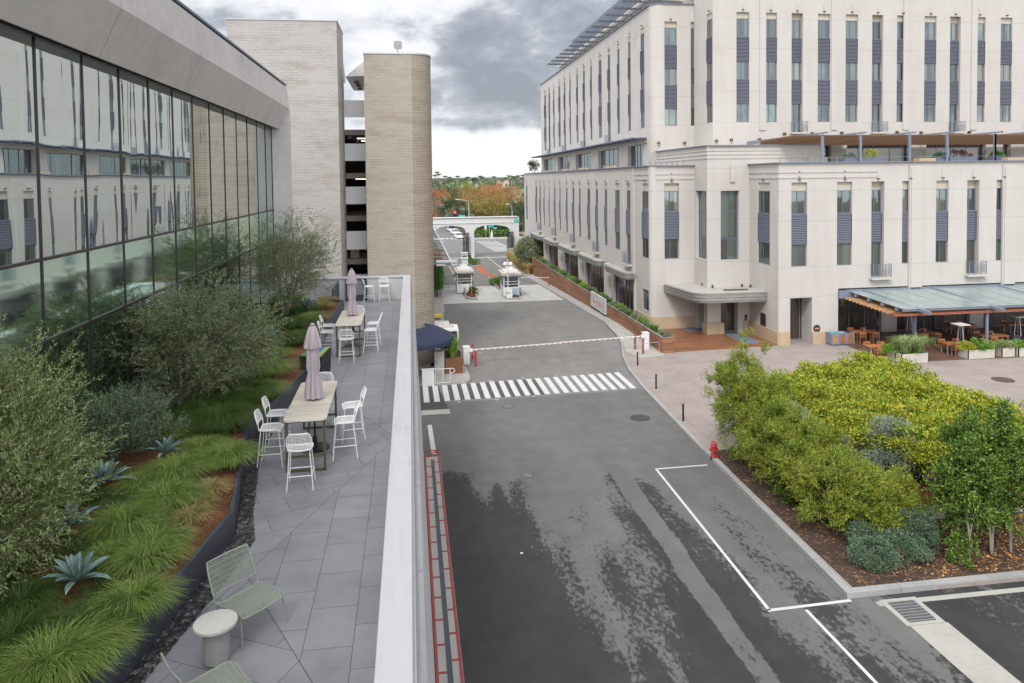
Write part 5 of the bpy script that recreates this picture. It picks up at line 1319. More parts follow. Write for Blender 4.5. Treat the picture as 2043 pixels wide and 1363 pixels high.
for lab, x in (('open black iron gate leaf against the arch centre pier', aR0 - 1.55), ('open black iron gate leaf against the right arch pier', aR1 - .1)):
    t = thing('iron_gate', lab, 'gate', (x, AY - .2, -1.6)); mb = MB()
    for k in range(9): mb.bar((x - .55 + k * .13, AY - .5 - k * .04, -1.5), (x - .55 + k * .13, AY - .5 - k * .04, zsp - .2), .09)
    mb.bar((x - .6, AY - .5, -1.4), (x + .6, AY - .85, -1.4), .08); mb.bar((x - .6, AY - .5, 1.2), (x + .6, AY - .85, 1.2), .08); mb.bar((x - .6, AY - .5, zsp - .3), (x + .6, AY - .85, zsp - .3), .08)
    mb.build('bars', M['black'], t, world=True)
mb = MB(); q = GS(1005, 523); mb.box(q.x - 1.5, q.x + 1.3, q.y - 1.6, q.y + 1.6, q.z + .012, q.z + .03); tag(mb.build('drain_plate', iron2), 'dark steel plate set in the drive before the arch', 'drain')
# ---- wooden planter wall along the podium
t = thing('wooden_planter_wall', 'long cedar clad planter wall in front of the podium canopies', 'planter', (17.5, 48.9, 0))
mb = MB(); mb.box(17.45, 17.52, 48.85, 104.0, -1.8, 1.22); mb.box(17.52, 18.42, 48.85, 48.92, .10, 1.20); mb.box(18.36, 18.42, 48.92, 104, .10, 1.05); mb.box(17.45, 18.42, 103.9, 104, -1.8, 1.2); mb.build('cladding', M['wood_wall'], t, world=True)
mb = MB(); mb.box(17.44, 17.56, 48.84, 104.01, 1.22, 1.245); mb.box(17.56, 18.43, 48.84, 48.95, 1.20, 1.225); mb.build('cap', M['grey_metal'], t, world=True)
mb = MB(); mb.box(17.52, 18.36, 48.92, 103.9, .2, 1.08); mb.build('soil', M['soil_bed'], t, world=True)
# wall sign
a, b = onX(1179, 600, 17.3), onX(1207, 600, 17.3)
ys_, ye_ = b.y, a.y; z0s, z1s = onX(1207, 628, 17.3).z, onX(1207, 600, 17.3).z
t = thing('wall_sign', 'grey panel sign with a white swirl and red lettering on the cedar planter wall', 'sign', (17.4, (ys_ + ye_) / 2, .5))
mb = MB(); mb.box(17.28, 17.44, ys_, ye_, z0s, z1s + .1); mb.build('panel', M['parapet_wall'], t, world=True)
mb = MB(); c_ = Vector((17.272, ye_ - (ye_ - ys_) * .28, (z0s + z1s) / 2 + .18)); r = .28
bk = simple('sign_black', (.02, .02, .022), .5)
def dsc(mb, cy, cz, r, x, m=0, a0=0, a1=360, sq=1):
    pts = [(x, cy + r * math.cos(R_(a)) * sq, cz + r * math.sin(R_(a))) for a in np.linspace(a0, a1, 18)]; mb.poly(pts, m)
dsc(mb, c_.y, c_.z - .02, .30, 17.272, 1, 0, 340, 1.5); dsc(mb, c_.y - .12, c_.z + .03, .24, 17.268, 0, 0, 340, 1.5); dsc(mb, c_.y + .22, c_.z + .28, .1, 17.266, 0, 0, 340, 1.2); mb.build('emblem', [M['white_paint'], bk], t, world=True)
mb = MB(); y = ys_ + (ye_ - ys_) * .52
for k in range(4):
    yy = y - k * .42; mb.box(17.268, 17.28, yy - .03, yy + .03, .55, .98); mb.box(17.268, 17.28, yy - .28, yy - .03, .93, .98)
    if k % 2: mb.box(17.268, 17.28, yy - .28, yy - .22, .55, .98); 
    else: mb.box(17.268, 17.28, yy - .28, yy - .03, .74, .79); mb.box(17.268, 17.28, yy - .28, yy - .03, .55, .6)
mb.build('lettering', simple('sign_red', (.7, .1, .12), .5), t, world=True)
# deck between podium and planter
mb = MB(); mb.prism([(18.42, 48.95), (26.5, 49.45), (26.5, 54.2), (23.1, 54.9), (23.1, 56.8), (19.8, 56.8), (19.2, 104), (18.42, 104)], .10, .135); struct('timber_deck', mb, M['wood_deck'])
# metal canopies over the podium shopfronts
cn = ['farthest', 'second farthest', 'middle', 'second nearest', 'nearest']
for i, (ya, yb) in enumerate(can):
    t = thing('metal_canopy', '%s of the five rounded metal canopies over the podium shopfronts' % cn[i], 'canopy', (PX, (ya + yb) / 2, 3.6), group='metal canopies over the podium shopfronts')
    x0, x1, r = PX - .02, canX, .5
    out = [(x0, ya), (x0, yb)]
    out += [(x1 + r - r * math.sin(a), yb + r - r * math.cos(a)) for a in [k * math.pi / 2 / 6 for k in range(7)]]
    out += [(x1 + r - r * math.cos(a), ya - r + r * math.sin(a)) for a in [k * math.pi / 2 / 6 for k in range(7)]]
    mb = MB(); zc = 3.85
    def inset(P, d): cx = (x0 + x1) / 2; cy = (ya + yb) / 2; return [(x + (d if x < cx and x < x0 - .01 else 0), y + (d if y < cy else -d)) for x, y in P]
    mb.prism(out, zc, zc + .22); mb.prism(inset(out, .05), zc + .22, zc + .28); mb.prism(out, zc + .28, zc + .42); mb.prism(inset(out, .06), zc - .12, zc); mb.build('fascia', M['zinc'], t, world=True)
    mb = MB(); mb.prism(inset(out, .16), zc + .42, zc + .435); mb.build('roof', M['white_conc'], t, world=True)
# entrance canopy, an L with a rounded corner
zc = onY(1340, 575, 52).z
t = thing('entrance_canopy', 'wide curved metal canopy over the corner entrance with a pale flat roof', 'canopy', (23, 52, 3.8))
A1 = Vector((21.2, 56.8)); 
def gp(px, py, z): q = G(px, py, z); return (q.x, q.y)
zc = 3.22
L1 = gp(1326, 560, zc + .45)
outer = [(20.3, 56.8)]
cr_ = gp(1400, 587, zc + .45)
e1 = gp(1326, 573, zc + .2); e2 = gp(1534, 590, zc + .2)
outer = [(20.35, 56.8), (20.35, 57.6)] 
fx, fy = 21.0, 51.6
outer = [(20.45, 56.8), (20.9, 52.55)]
outer += [(22.0 - 1.1 * math.cos(a), 52.5 - 1.1 * math.sin(a)) for a in [k * math.pi / 2 / 8 for k in range(1, 9)]]
outer += [(26.6, 51.25), (26.6, 54.2), (23.1, 54.2), (23.1, 56.8)]
def off_in(P, d): return [(x + (d if x < 21.9 else 0), y + (d if y < 52.6 else 0)) for x, y in P]
mb = MB(); mb.prism(outer, zc, zc + .18); mb.prism(off_in(outer, .06), zc + .18, zc + .24); mb.prism(outer, zc + .24, zc + .44); mb.prism(off_in(outer, .05), zc + .44, zc + .48); mb.prism(outer, zc + .48, zc + .56); mb.prism(off_in(outer, .10), zc - .16, zc)
mb.build('fascia', simple('brushed_metal', (.33, .32, .30), .38, metal=.55, var=.12, usepos=True, scale=1.2, stretch=(1, 1, 4)), t, world=True)
mb = MB(); mb.prism(off_in(outer, .22), zc + .56, zc + .575); mb.build('roof', M['white_conc'], t, world=True)
mb = MB(); mb.prism([(23.6, 52.4), (25.6, 52.4), (25.9, 53.0), (24.0, 53.2)], zc + .575, zc + .582); mb.build('leaf_litter', M['soil_bed'], t, world=True)
mb = MB()
for (x, y) in ((22.7, 57.9), (23.1, 57.6), (23.1, 55.2), (23.45, 54.0), (25.9, 54.0), (26.4, 53.6)): mb.lathe([(.06, 0), (.1, .06), (.08, .2)], (x, y, zc + .6), 8)
mb.build('spotlights', M['bronze'], t, world=True)
# mats
for lab, pts in (('dark blue-grey entrance mat before the double doors', [(1442, 665), (1477, 664), (1519, 683), (1485, 686.5)]), ('dark blue-grey mat by the west entrance door', [(1357, 652), (1388, 650), (1409, 659), (1374, 663)])):
    mb = MB(); mb.prism([gp(a, b, .14) for a, b in pts], .137, .15); tag(mb.build('door_mat', M['mat_grey']), lab, 'mat')
# plaques
mb = MB(); y1, y2 = onX(1518, 640, 26.6).y, onX(1528, 640, 26.6).y; za, zb = onX(1523, 651, 26.6).z, onX(1523, 628, 26.6).z
mb.box(26.555, 26.6, y2, y1, za, zb); mb.box(26.55, 26.6, (y1 + y2) / 2 - .35, (y1 + y2) / 2 + .35, zb, zb + .12)
tag(mb.build('wall_plaque', M['bronze']), 'dark bronze plaque on the entrance wall, arched at its top', 'plaque')
p = onY(1630, 655.5, PY - .05); t = thing('round_plaque', 'round bronze plaque on the pier right of the side door', 'plaque', (p.x, PY, p.z)); mb = MB()
for k in range(20): a = 2 * math.pi * k / 20; b = 2 * math.pi * (k + 1) / 20; mb.poly([(p.x, PY - .06, p.z), (p.x + .27 * math.cos(a), PY - .06, p.z + .27 * math.sin(a)), (p.x + .27 * math.cos(b), PY - .06, p.z + .27 * math.sin(b))]); mb.quad((p.x + .27 * math.cos(a), PY - .06, p.z + .27 * math.sin(a)), (p.x + .27 * math.cos(a), PY, p.z + .27 * math.sin(a)), (p.x + .27 * math.cos(b), PY, p.z + .27 * math.sin(b)), (p.x + .27 * math.cos(b), PY - .06, p.z + .27 * math.sin(b)))
mb.build('disc', M['bronze'], t, world=True); mb = MB(); mb.box(p.x - .17, p.x + .17, PY - .07, PY - .06, p.z - .05, p.z + .05); mb.build('lettering', M['tan_wood'], t, world=True)
for k, (px, py) in enumerate(((1487.5, 631), (1487.5, 638.5))): 
    p = onY(px, py, 54.2); mb = MB(); mb.box(p.x - .09, p.x + .09, 54.12, 54.2, p.z - .12, p.z + .1); tag(mb.build('door_intercom', M['black']), ['upper', 'lower'][k] + ' small black intercom box beside the double doors', 'intercom')
# door handles for entrance doors
for lab, px, py, yy in (('left', 1454.5, 640.5, 53.55), ('right', 1459, 640.5, 53.55), ('a', 1577.5, 657, 48.2)):
    pass
# recycling bin bank
p0_, p1_ = G(1642, 683, .12), G(1689, 681, .12)
t = thing('recycling_station', 'low three bay bin station with slatted timber doors beside the side entrance', 'bin', (p0_.x, p0_.y, .12))
x0, x1, y0, y1 = p0_.x - .05, p1_.x - .1, PY - .95, PY - .2
mb = MB(); mb.box(x0, x1, y0 + .03, y1, .18, 1.0); mb.build('body', M['slate_metal'], t, world=True)
for k in range(3):
    a = x0 + .1 + k * (x1 - x0) / 3; b = a + (x1 - x0) / 3 - .22; mb = MB()
    for j in range(6): c = a + (b - a) * j / 6; mb.box(c, c + (b - a) / 7.5, y0, y0 + .03, .26, .92)
    mb.build('door', M['tan_wood'] if k == 0 else M['orange_wood'], t, world=True)
    mb = MB(); mb.box(a + .05, b - .05, y0 + .15, y1 - .15, 1.0, 1.03); mb.build('lid', [M['teal_sign'], M['blue_panel'], M['black']][k], t, world=True)
# timber bench by the far shopfront
for lab, px, py in (('timber bench behind the planter wall near the middle canopy', 1108, 527),):
    p = G(px, py, .13); t = thing('bench', lab, 'bench', (18.95, p.y, .13)); mb = MB(); mb.box(-.25, .25, -2, 2, .38, .46); mb.box(.18, .25, -2, 2, .46, 1.0)
    mb.build('seat', M['orange_wood'], t); mb = MB(); mb.box(-.2, .2, -1.9, -1.8, 0, .38); mb.box(-.2, .2, 1.8, 1.9, 0, .38); mb.build('legs', M['black'], t)
# ================================================================ RESTAURANT PATIO
mb = MB(); a, b, c_, d_ = G(1690, 690, .12), G(1776, 724, .12), G(2043, 712, .12), G(2043, 660, .12)
mb.prism([(a.x - .1, 49.8), (a.x, a.y), (b.x, b.y), (56, 42.6), (56, 52.4), (a.x - .1, 52.4)], .12, .15); struct('patio_deck', mb, M['wood_patio'])
pg = thing('patio_pergola', 'steel patio pergola roofed with frosted glass outside the restaurant', 'pergola', (34, 47, .12))
zb1, zf1, yf1 = onY(1760, 578, PY).z, 3.55, 44.9
x_l = onY(1690, 586, PY).x
zf1 = onY(1830, 617, yf1).z
fl = onY(1803, 618, yf1).x
mb = MB(); mb.hexa([(fl, yf1, zf1), (57, yf1, zf1), (57, PY, zb1), (x_l, PY, zb1), (fl, yf1, zf1 + .03), (57, yf1, zf1 + .03), (57, PY, zb1 + .03), (x_l, PY, zb1 + .03)])
mb.build('glass_roof', M['roof_glass'], pg, world=True)
mb = MB()
def rp(s, q_, dz=0): # s along x, q_ 0 back..1 front
    xb = x_l + s; xf = fl + s; return (xb + (xf - xb) * q_, PY + (yf1 - PY) * q_, zb1 + (zf1 - zb1) * q_ + dz)
for k in range(14): mb.bar(rp(k * 1.55 + .8, 0, .04), rp(k * 1.55 + .8, 1, .04), .03, .02)
for q_ in (.33, .66): mb.bar(rp(0, q_, .04), rp(24, q_, .04), .025, .02)
mb.build('glazing_bars', M['grey_metal'], pg, world=True)
posts = [onY(1825, 640, 45.3).x, onY(1969, 640, 45.3).x]; dx = posts[1] - posts[0]; posts += [posts[1] + dx, posts[1] + 2 * dx]
mb = MB(); mb.bar((x_l - .1, PY - .1, zb1 + .0), (57, PY - .1, zb1 + .0), .16, .22); mb.bar((fl, yf1 + .1, zf1 - .08), (57, yf1 + .1, zf1 - .08), .1, .14); mb.box(rx0 - .02, x_l + .2, PY - .25, PY, zb1 - .5, zb1 + .05)
mb.build('edge_beams', M['slate_metal'], pg, world=True)
for x in posts + [posts[0] - dx * .0]:
    mb = MB(); mb.tube([(x, 45.3, .15), (x, 45.3, zf1 - .1)], .11, 12); mb.build('post', M['slate_metal'], pg, world=True)
for x in posts:
    s = x - fl; mb = MB(); a = Vector(rp(s, 0, .05)); b = Vector((x + .0, 45.3, zf1 + .0)); b2 = Vector((x + .25, 44.1, zf1 - .16)); mb.bar(a, b, .09, .16); mb.bar(b, b2, .2, .2); mb.build('beam', M['slate_metal'], pg, world=True)
for k in range(15):
    q_ = (k + .5) / 15; a = Vector(rp(-.55, q_, -.42)); b = Vector(rp(23, q_, -.42)); mb = MB(); mb.bar(a, b, .07, .16); mb.build('slat', M['tan_wood'] if k < 13 else M['red_wood'], pg, world=True)
for k in range(4):
    q_ = .16 + k * .24; mb = MB(); mb.bar(rp(-.1, q_, -.13), rp(22, q_, -.13), .08, .2); mb.build('cross_beam', M['slate_metal'], pg, world=True)
# wall door pulls on the restaurant front
mb = MB()
for px, py, yy in ((1749.5, 643, 52.2), (1752.5, 643, 52.2)): p = onY(px, py, yy); mb.tube([(p.x, yy, p.z - .25), (p.x, yy - .08, p.z - .2), (p.x, yy - .08, p.z + .2), (p.x, yy, p.z + .25)], .018, 6)
mb.build('door_pulls', M['steel_rail'], off, world=True)
# furniture
def mk_table(L=2.0, Wd=.85, h=.75):
    r = thing('patio_table', 'x', 'table'); mb = MB()
    for k in range(7): y = -Wd / 2 + k * Wd / 7; mb.box(-L / 2, L / 2, y + .006, y + Wd / 7 - .006, h - .04, h)
    mb.box(-L / 2 + .03, L / 2 - .03, -Wd / 2 + .05, Wd / 2 - .05, h - .1, h - .045); mb.build('tabletop', M['orange_wood'], r)
    for sx in (-1, 1):
        for sy in (-1, 1): mb = MB(); mb.box(sx * (L / 2 - .1) - .03, sx * (L / 2 - .1) + .03, sy * (Wd / 2 - .08) - .03, sy * (Wd / 2 - .08) + .03, 0, h - .1); mb.build('leg', M['slate_metal'], r)
    return r
def mk_chair():
    r = thing('patio_chair', 'x', 'chair'); mb = MB()
    for k in range(5): mb.box(-.22, .22, -.2 + k * .085, -.125 + k * .085, .42, .44)
    mb.build('seat', M['orange_wood'], r); mb = MB(); mb.box(-.22, .22, .2, .23, .68, .82); mb.box(-.22, .22, .2, .225, .54, .58); mb.build('backrest', M['orange_wood'], r)
    for sx in (-1, 1):
        mb = MB(); mb.box(sx * .22 - .02, sx * .22 + .02, .19, .23, 0, .82); mb.build('leg', M['orange_wood'], r)
        mb = MB(); mb.box(sx * .22 - .02, sx * .22 + .02, -.22, -.18, 0, .62); mb.box(sx * .24 - .03, sx * .24 + .03, -.22, .2, .62, .65); mb.build('leg', M['orange_wood'], r)
    return r
T0 = mk_table(); C0 = mk_chair(); firstT, firstC = True, True
def ord_(n): return ['first', 'second', 'third', 'fourth', 'fifth', 'sixth', 'seventh', 'eighth', 'ninth'][n]
tabs = [(1722, 660, 0, 'against the restaurant window at the far left end of the patio'), (1771, 694, 0, 'directly behind the left grassy planter'), (1843, 662, 0, 'behind the left patio post in front of the cream column'), (1915, 646, 0, 'at the back beside the closed black umbrella'), (1925, 688, 0, 'nearest the right patio post, behind the herb planter'), (1995, 672, 0, 'behind the right-hand pair of planters'), (2032, 645, 0, 'half out of view at the right end of the patio')]
for i, (px, py, rz, where) in enumerate(tabs):
    # py is the table top height line in the photograph
    p = G(px, py, .9); loc = (p.x, min(p.y + (.7 if i in (1, 4, 5) else 0), 51.4), .15); lab = 'orange timber patio table ' + where
    rot = R_(-6)
    if firstT: T0.location = loc; T0.rotation_euler = (0, 0, rot); T0['label'] = lab; T0['group'] = 'timber tables on the patio'; firstT = False
    else: dup(T0, loc, rot, lab)
    cs = [(-.5, .72, 0), (.5, .72, 0), (-.5, -.72, math.pi), (.5, -.72, math.pi)]
    if i in (1, 5): cs = cs[:3]
    if i == 6: cs = cs[:1]
    pos = ['at the back left', 'at the back right', 'at the front left', 'at the front right']
    for j, (cx_, cy_, r_) in enumerate(cs):
        cl = 'orange timber chair %s of the table %s' % (pos[j], where.replace('directly ', ''))
        cl = ' '.join(cl.split()[:16])
        q2 = Matrix.Rotation(rot, 2) @ Vector((cx_, cy_)); lc = (loc[0] + q2.x, loc[1] + q2.y, .15)
        if lc[1] > 52.1: continue
        if firstC: C0.location = lc; C0.rotation_euler = (0, 0, rot + r_); C0['label'] = cl; C0['group'] = 'timber chairs round the patio tables'; firstC = False
        else: dup(C0, lc, rot + r_, cl)
    mb = MB(); mb.lathe([(.05, 0), (.06, .1), (.05, .11)], (0, 0, 0), 8); o = mb.build('condiment_pot', M['steel_rail']); o.location = (loc[0] + .1, loc[1], .9); tag(o, 'small pale pot standing on the timber table ' + ' '.join(where.split()[:8]), 'pot')
def heater(px, py, lab, first=[None]):
    p = G(px, py, .15)
    if first[0]: return dup(first[0], (p.x, p.y, .15), 0, lab)
    t = thing('patio_heater', lab, 'patio heater', (p.x, p.y, .15), group='pyramid heaters on the patio'); first[0] = t
    mb = MB(); mb.lathe([(.33, 0), (.33, .08), (.28, .75), (.22, .78)], n=4); mb.build('base', M['dark_steel'], t)
    mb = MB()
    for a in range(4): an = a * math.pi / 2; mb.bar((.28 * math.cos(an), .28 * math.sin(an), .75), (.14 * math.cos(an), .14 * math.sin(an), 2.1), .03)
    mb.build('frame', M['grey_metal'], t); mb = MB(); mb.box(-.42, .42, -.42, .42, 2.1, 2.16); mb.build('reflector', M['tan_planter'], t)
    mb = MB(); mb.tube([(0, 0, .78), (0, 0, 2.05)], .05, 8); mb.build('flame_tube', M['car_glass'], t); return t
heater(1815, 682, 'pyramid patio heater beside the left patio post')
heater(1916, 709, 'pyramid patio heater with a dark base beside the right patio post')
heater(2030, 690, 'pyramid patio heater at the right edge behind the planters')
p = G(1863, 668, .15); t = thing('closed_umbrella', 'closed black patio umbrella leaning frame by the cream restaurant column', 'umbrella', (p.x, p.y, .15))
mb = MB(); mb.lathe([(.3, 0), (.3, .3), (.12, .5), (.10, 1.2), (.04, 2.7)], n=8); mb.build('canopy', M['black'], t)
# concrete planters
def cplanter(lab, a, b, dpt, h=.62):
    A, B = G(*a, .12), G(*b, .12); cx_ = (A.x + B.x) / 2; cy_ = (A.y + B.y) / 2; t = thing('concrete_planter', lab, 'planter', (cx_, cy_, .12)); w = B.x - A.x; mb = MB()
    x0, x1, y0, y1 = A.x, B.x, min(A.y, B.y), min(A.y, B.y) + dpt
    for q in ((x0, x1, y0, y0 + .05), (x0, x1, y1 - .05, y1), (x0, x0 + .05, y0, y1), (x1 - .05, x1, y0, y1)): mb.box(*q, .12, .12 + h)
    mb.build('box', M['tan_planter'], t, world=True); mb = MB(); mb.box(x0 + .04, x1 - .04, y0 + .04, y1 - .04, .2, h + .03); mb.build('soil', M['soil_bed'], t, world=True); return (x0, x1, y0, y1, h + .05)
CP = [cplanter('long pale concrete planter with tall spiky grass by the patio steps', (1794, 724), (1853, 723), .95), cplanter('pale concrete planter with trailing green leaves, angled behind the spiky grass one', (1769, 716), (1792, 722), 1.0),
      cplanter('pale concrete planter overflowing with bright herbs by the right patio post', (1926, 716), (1986, 715), 1.0), cplanter('pale concrete planter with low red flowers right of the herb planter', (1991, 711), (2026, 712), .9), cplanter('pale concrete planter at the right edge of the patio row', (2028, 712), (2075, 711), .9)]
# roof terrace planters
RP = []
for a, b, lab in ((1688, 1716, 'roof terrace planter with low silver plants'), (1716, 1768, 'roof terrace planter with upright green grasses'), (1872, 1898, 'roof terrace planter with pale blue-green plants'), (1896, 1952, 'roof terrace planter with purple leaved plants'), (1985, 2012, 'roof terrace planter with dark green plants near the right edge')):
    xa, xb = onY(a, 310, 50.6).x, onY(b, 310, 50.6).x; t = thing('roof_planter', lab, 'planter', (xa, 50.9, ZP)); mb = MB(); mb.box(xa, xb, 50.75, 51.4, ZP - .1, ZP + .38); mb.build('box', M['frame_metal'], t, world=True); RP.append((xa, xb))
for a, b in ((1833, 1866), (2010, 2060)):
    xa, xb = onY(a, 315, 49.9).x, onY(b, 315, 49.9).x; mb = MB(); mb.box(xa, xb, 49.85, 50.5, ZP - .05, ZP + .3); tag(mb.build('stone_bench', M['beige_stone']), 'tan stone block on the podium parapet %s' % ('between the two roof planter groups' if a < 1900 else 'at the right edge'), 'stone block')
for k, px in enumerate((1093, 1129, 1165, 1219)):
    y = onX(px, 340, PX + .6).y; mb = MB(); mb.box(PX + .15, PX + .9, y - .9, y + .9, ZP - .05, ZP + .3); tag(mb.build('stone_bench', M['beige_stone']), '%s tan stone block on the street side podium parapet' % ['farthest', 'second farthest', 'second nearest', 'nearest'][k], 'stone block')
# ---- cars
def mk_car(label, loc, rz, paint='car_white', suv=False):
    t = thing('parked_car', label, 'car', loc, rz); L, Wd = 4.5, 1.8; h1, h2 = (.95, 1.68) if suv else (.85, 1.42)
    prof = [(-L / 2, .35), (-L / 2 + .05, h1 - .15), (-L / 2 + .35, h1), (-L * .27, h1 + .02), (-L * .13, h2 - .06), (L * .18, h2), (L * .36, h1 + .1 + (.3 if suv else 0)), (L / 2 - .08, h1), (L / 2, .4)]
    mb = MB(); secs = []
    low = [(x, z) for x, z in prof]
    def sec(y, sc): return [(x * (1 - .0 * abs(y)), y, .28 + (z - .28)) for x, z in low]
    bodyp = [(-L / 2, .35), (-L / 2 + .04, h1 - .15), (-L / 2 + .35, h1 - .02), (L / 2 - .1, h1), (L / 2, .45), (L / 2 - .05, .28), (-L / 2 + .05, .28)]
    n = len(bodyp); i = 0
    for y, s in ((-Wd / 2 + .04, .97), (-Wd / 2, 1), (Wd / 2, 1), (Wd / 2 - .04, .97)):
        pass
    mb.v = [(x * (.985 if abs(y) > .88 else 1), y, z) for y in (-Wd / 2, -Wd / 2 + .08, Wd / 2 - .08, Wd / 2) for x, z in bodyp]
    for k in range(3):
        for j in range(n): mb.f.append((k * n + j, (k + 1) * n + j, (k + 1) * n + (j + 1) % n, k * n + (j + 1) % n)); mb.m.append(0)
    mb.f.append(tuple(range(n))); mb.m.append(0); mb.f.append(tuple(reversed(range(3 * n, 4 * n)))); mb.m.append(0)
    mb.build('body', M[paint], t, bevel=.04)
    gp_ = [(-L * .28, h1 - .05), (-L * .13, h2 - .06), (L * .2, h2 - .03), (L * (.42 if suv else .36), h1 - .05)]
    mb = MB(); w0, w1 = Wd / 2 - .06, Wd / 2 - .22
    lo_ = [gp_[0], gp_[3]]; 
    v = [(gp_[0][0], -w0, gp_[0][1]), (gp_[3][0], -w0, gp_[3][1]), (gp_[3][0], w0, gp_[3][1]), (gp_[0][0], w0, gp_[0][1]), (gp_[1][0], -w1, gp_[1][1]), (gp_[2][0], -w1, gp_[2][1]), (gp_[2][0], w1, gp_[2][1]), (gp_[1][0], w1, gp_[1][1])]
    mb.hexa(v); mb.build('windows', M['car_glass'], t)
    mb = MB(); mb.box(gp_[1][0] - .02, gp_[2][0] + .02, -w1 - .01, w1 + .01, h2 - .07, h2); mb.build('roof', M[paint], t, bevel=.03)
    for sx in (-1, 1):
        for sy in (-1, 1):
            mb = MB(); x = sx * L * .3; y = sy * (Wd / 2 - .1)
            pts = [(x + .33 * math.cos(a), .33 + .33 * math.sin(a)) for a in [k * math.pi / 8 for k in range(16)]]
            i = len(mb.v); mb.v += [(a, y - .11, b) for a, b in pts] + [(a, y + .11, b) for a, b in pts]
            mb.f.append(tuple(range(i, i + 16))); mb.m.append(0); mb.f.append(tuple(reversed(range(i + 16, i + 32)))); mb.m.append(0)
            for k in range(16): mb.f.append((i + k, i + 16 + k, i + 16 + (k + 1) % 16, i + (k + 1) % 16)); mb.m.append(0)
            w_ = mb.build('wheel', M['rubber'], t); mb = MB(); pts = [(x + .2 * math.cos(a), y + sy * .115, .33 + .2 * math.sin(a)) for a in [k * math.pi / 5 for k in range(10)]]; mb.poly(pts); r_ = mb.build('rim', M['grey_metal']); r_.parent = w_
    for sy in (-1, 1):
        mb = MB(); mb.box(-L / 2 - .01, -L / 2 + .12, sy * .78 - .14, sy * .78 + .14 if sy < 0 else sy * .78 + .1, h1 - .32, h1 - .17); mb.build('headlight', M['lamp_glow'], t)
        mb = MB(); mb.box(L / 2 - .1, L / 2 + .01, sy * .78 - .12, sy * .78 + .1, h1 - .3, h1 - .12); mb.build('tail_light', M['red_paint'], t)
    return t
for (px, py, lab, suv) in ((917, 477, 'white car parked nearest the arch on the far street', False), (909, 469, 'white car parked between two other white cars on the far street', False), (901.5, 463, 'white utility car parked farthest up the street beyond the arch', True)):
    p = G(px, py, -1.6); mk_car(lab, (p.x, p.y + 1.5, -1.6), R_(97), suv=suv)
p = GS(870, 463); 
mk_car('pale car parked inside the garage, seen through the gap above the third panel', (-2.3, 55.8, lv[3] + .02), R_(200))
mk_car('dark car parked inside the garage, seen through the lowest opening', (-1.9, 56.0, lv[4] + .02), R_(180), 'car_dark')
# ---- street lamps, signal, signs, small houses beyond
def lamp(label, base, top, arm, s=-1):
    p = G(*base, -1.6); tp = onY(*top, p.y); ar = onY(*arm, p.y)
    t = thing('street_lamp', label, 'street lamp', tuple(p)); h = tp.z + 1.6; mb = MB()
    mb.tube([(0, 0, 0), (0, 0, h)], [.17, .12], 8); mb.build('pole', M['grey_metal'], t)
    dx, dz = ar.x - p.x, ar.z + 1.6 - h; mb = MB()
    mb.tube([(0, 0, h), (dx * .15, 0, h + dz * .55), (dx * .5, 0, h + dz * .9), (dx, 0, h + dz)], .07, 6); mb.build('arm', M['grey_metal'], t)
    mb = MB(); mb.box(dx - .5, dx + .25, -.15, .15, h + dz - .08, h + dz + .06); mb.build('lamp_head', M['white_paint'], t)
lamp('grey street lamp with a long curved arm above the arch centre', (936.5, 481), (936.5, 406), (913, 398))
lamp('white street lamp with a curved arm above the right end of the arch', (1022.5, 472), (1022.5, 420), (1013, 407))
t = thing('traffic_signal', 'mast with a red traffic light and teal street name sign beyond the arch', 'traffic signal', tuple(G(947, 476, -1.6)))
p = t.location; mb = MB(); a = onY(908, 426, p.y); b = onY(936, 434, p.y); mb.bar((b.x, b.y, b.z), (a.x, a.y, a.z), .12); mb.bar((b.x, b.y, -1.6), (b.x, b.y, b.z + .2), .16); mb.build('mast', M['red_wood'], t, world=True)
q = onY(907.5, 426, p.y); mb = MB(); mb.box(q.x - .45, q.x + .45, q.y - .2, q.y, q.z - 1.0, q.z + .7); mb.build('signal_head', M['black'], t, world=True); mb = MB(); mb.lathe([(.05, 0), (.33, .01), (.33, .1)], n=12)
mb = MB()
pts = [(q.x + .3 * math.cos(a_), q.y - .22, q.z + .3 + .3 * math.sin(a_)) for a_ in [k * math.pi / 6 for k in range(12)]]; mb.poly(pts); mb.build('red_lamp', M['red_signal'], t, world=True)
a = onY(915, 436, p.y); b = onY(928, 431.5, p.y); mb = MB(); mb.box(a.x, b.x, p.y - .1, p.y, a.z, b.z + .3); mb.build('name_plate', M['teal_sign'], t, world=True)
t = thing('street_sign', 'teal street name plates on a post across the far street', 'street sign', tuple(G(977, 478, -1.6))); p = t.location; mb = MB(); mb.tube([(0, 0, 0), (0, 0, 3.4)], .06, 6); mb.build('pole', M['grey_metal'], t)
mb = MB(); mb.box(-.3, 1.0, -.03, .03, 2.9, 3.3); mb.build('name_plate', M['teal_sign'], t); mb = MB(); mb.box(.9, 1.7, -.03, .03, 2.5, 2.8); mb.build('name_plate', M['blue_panel'], t)
p = G(980, 476, -1.6); mb = MB(); mb.lathe([(.3, 0), (.3, 1.0), (.2, 1.5), (.05, 1.9)], (p.x, p.y - 1.5, -1.45), 10); tag(mb.build('utility_post', M['white_paint']), 'small white post on the far street corner below the teal signs', 'post')
mb = MB(); p = G(969, 476, -1.6); t = thing('notice_sign', 'small pale rectangular notice on a post left of the teal signs', 'sign', tuple(p)); mb.tube([(0, 0, 0), (0, 0, 3)], .04, 6); mb.build('pole', M['grey_metal'], t); mb = MB(); mb.box(-.25, .25, -.03, 0, 2.2, 3.2); mb.build('plate', M['white_paint'], t)
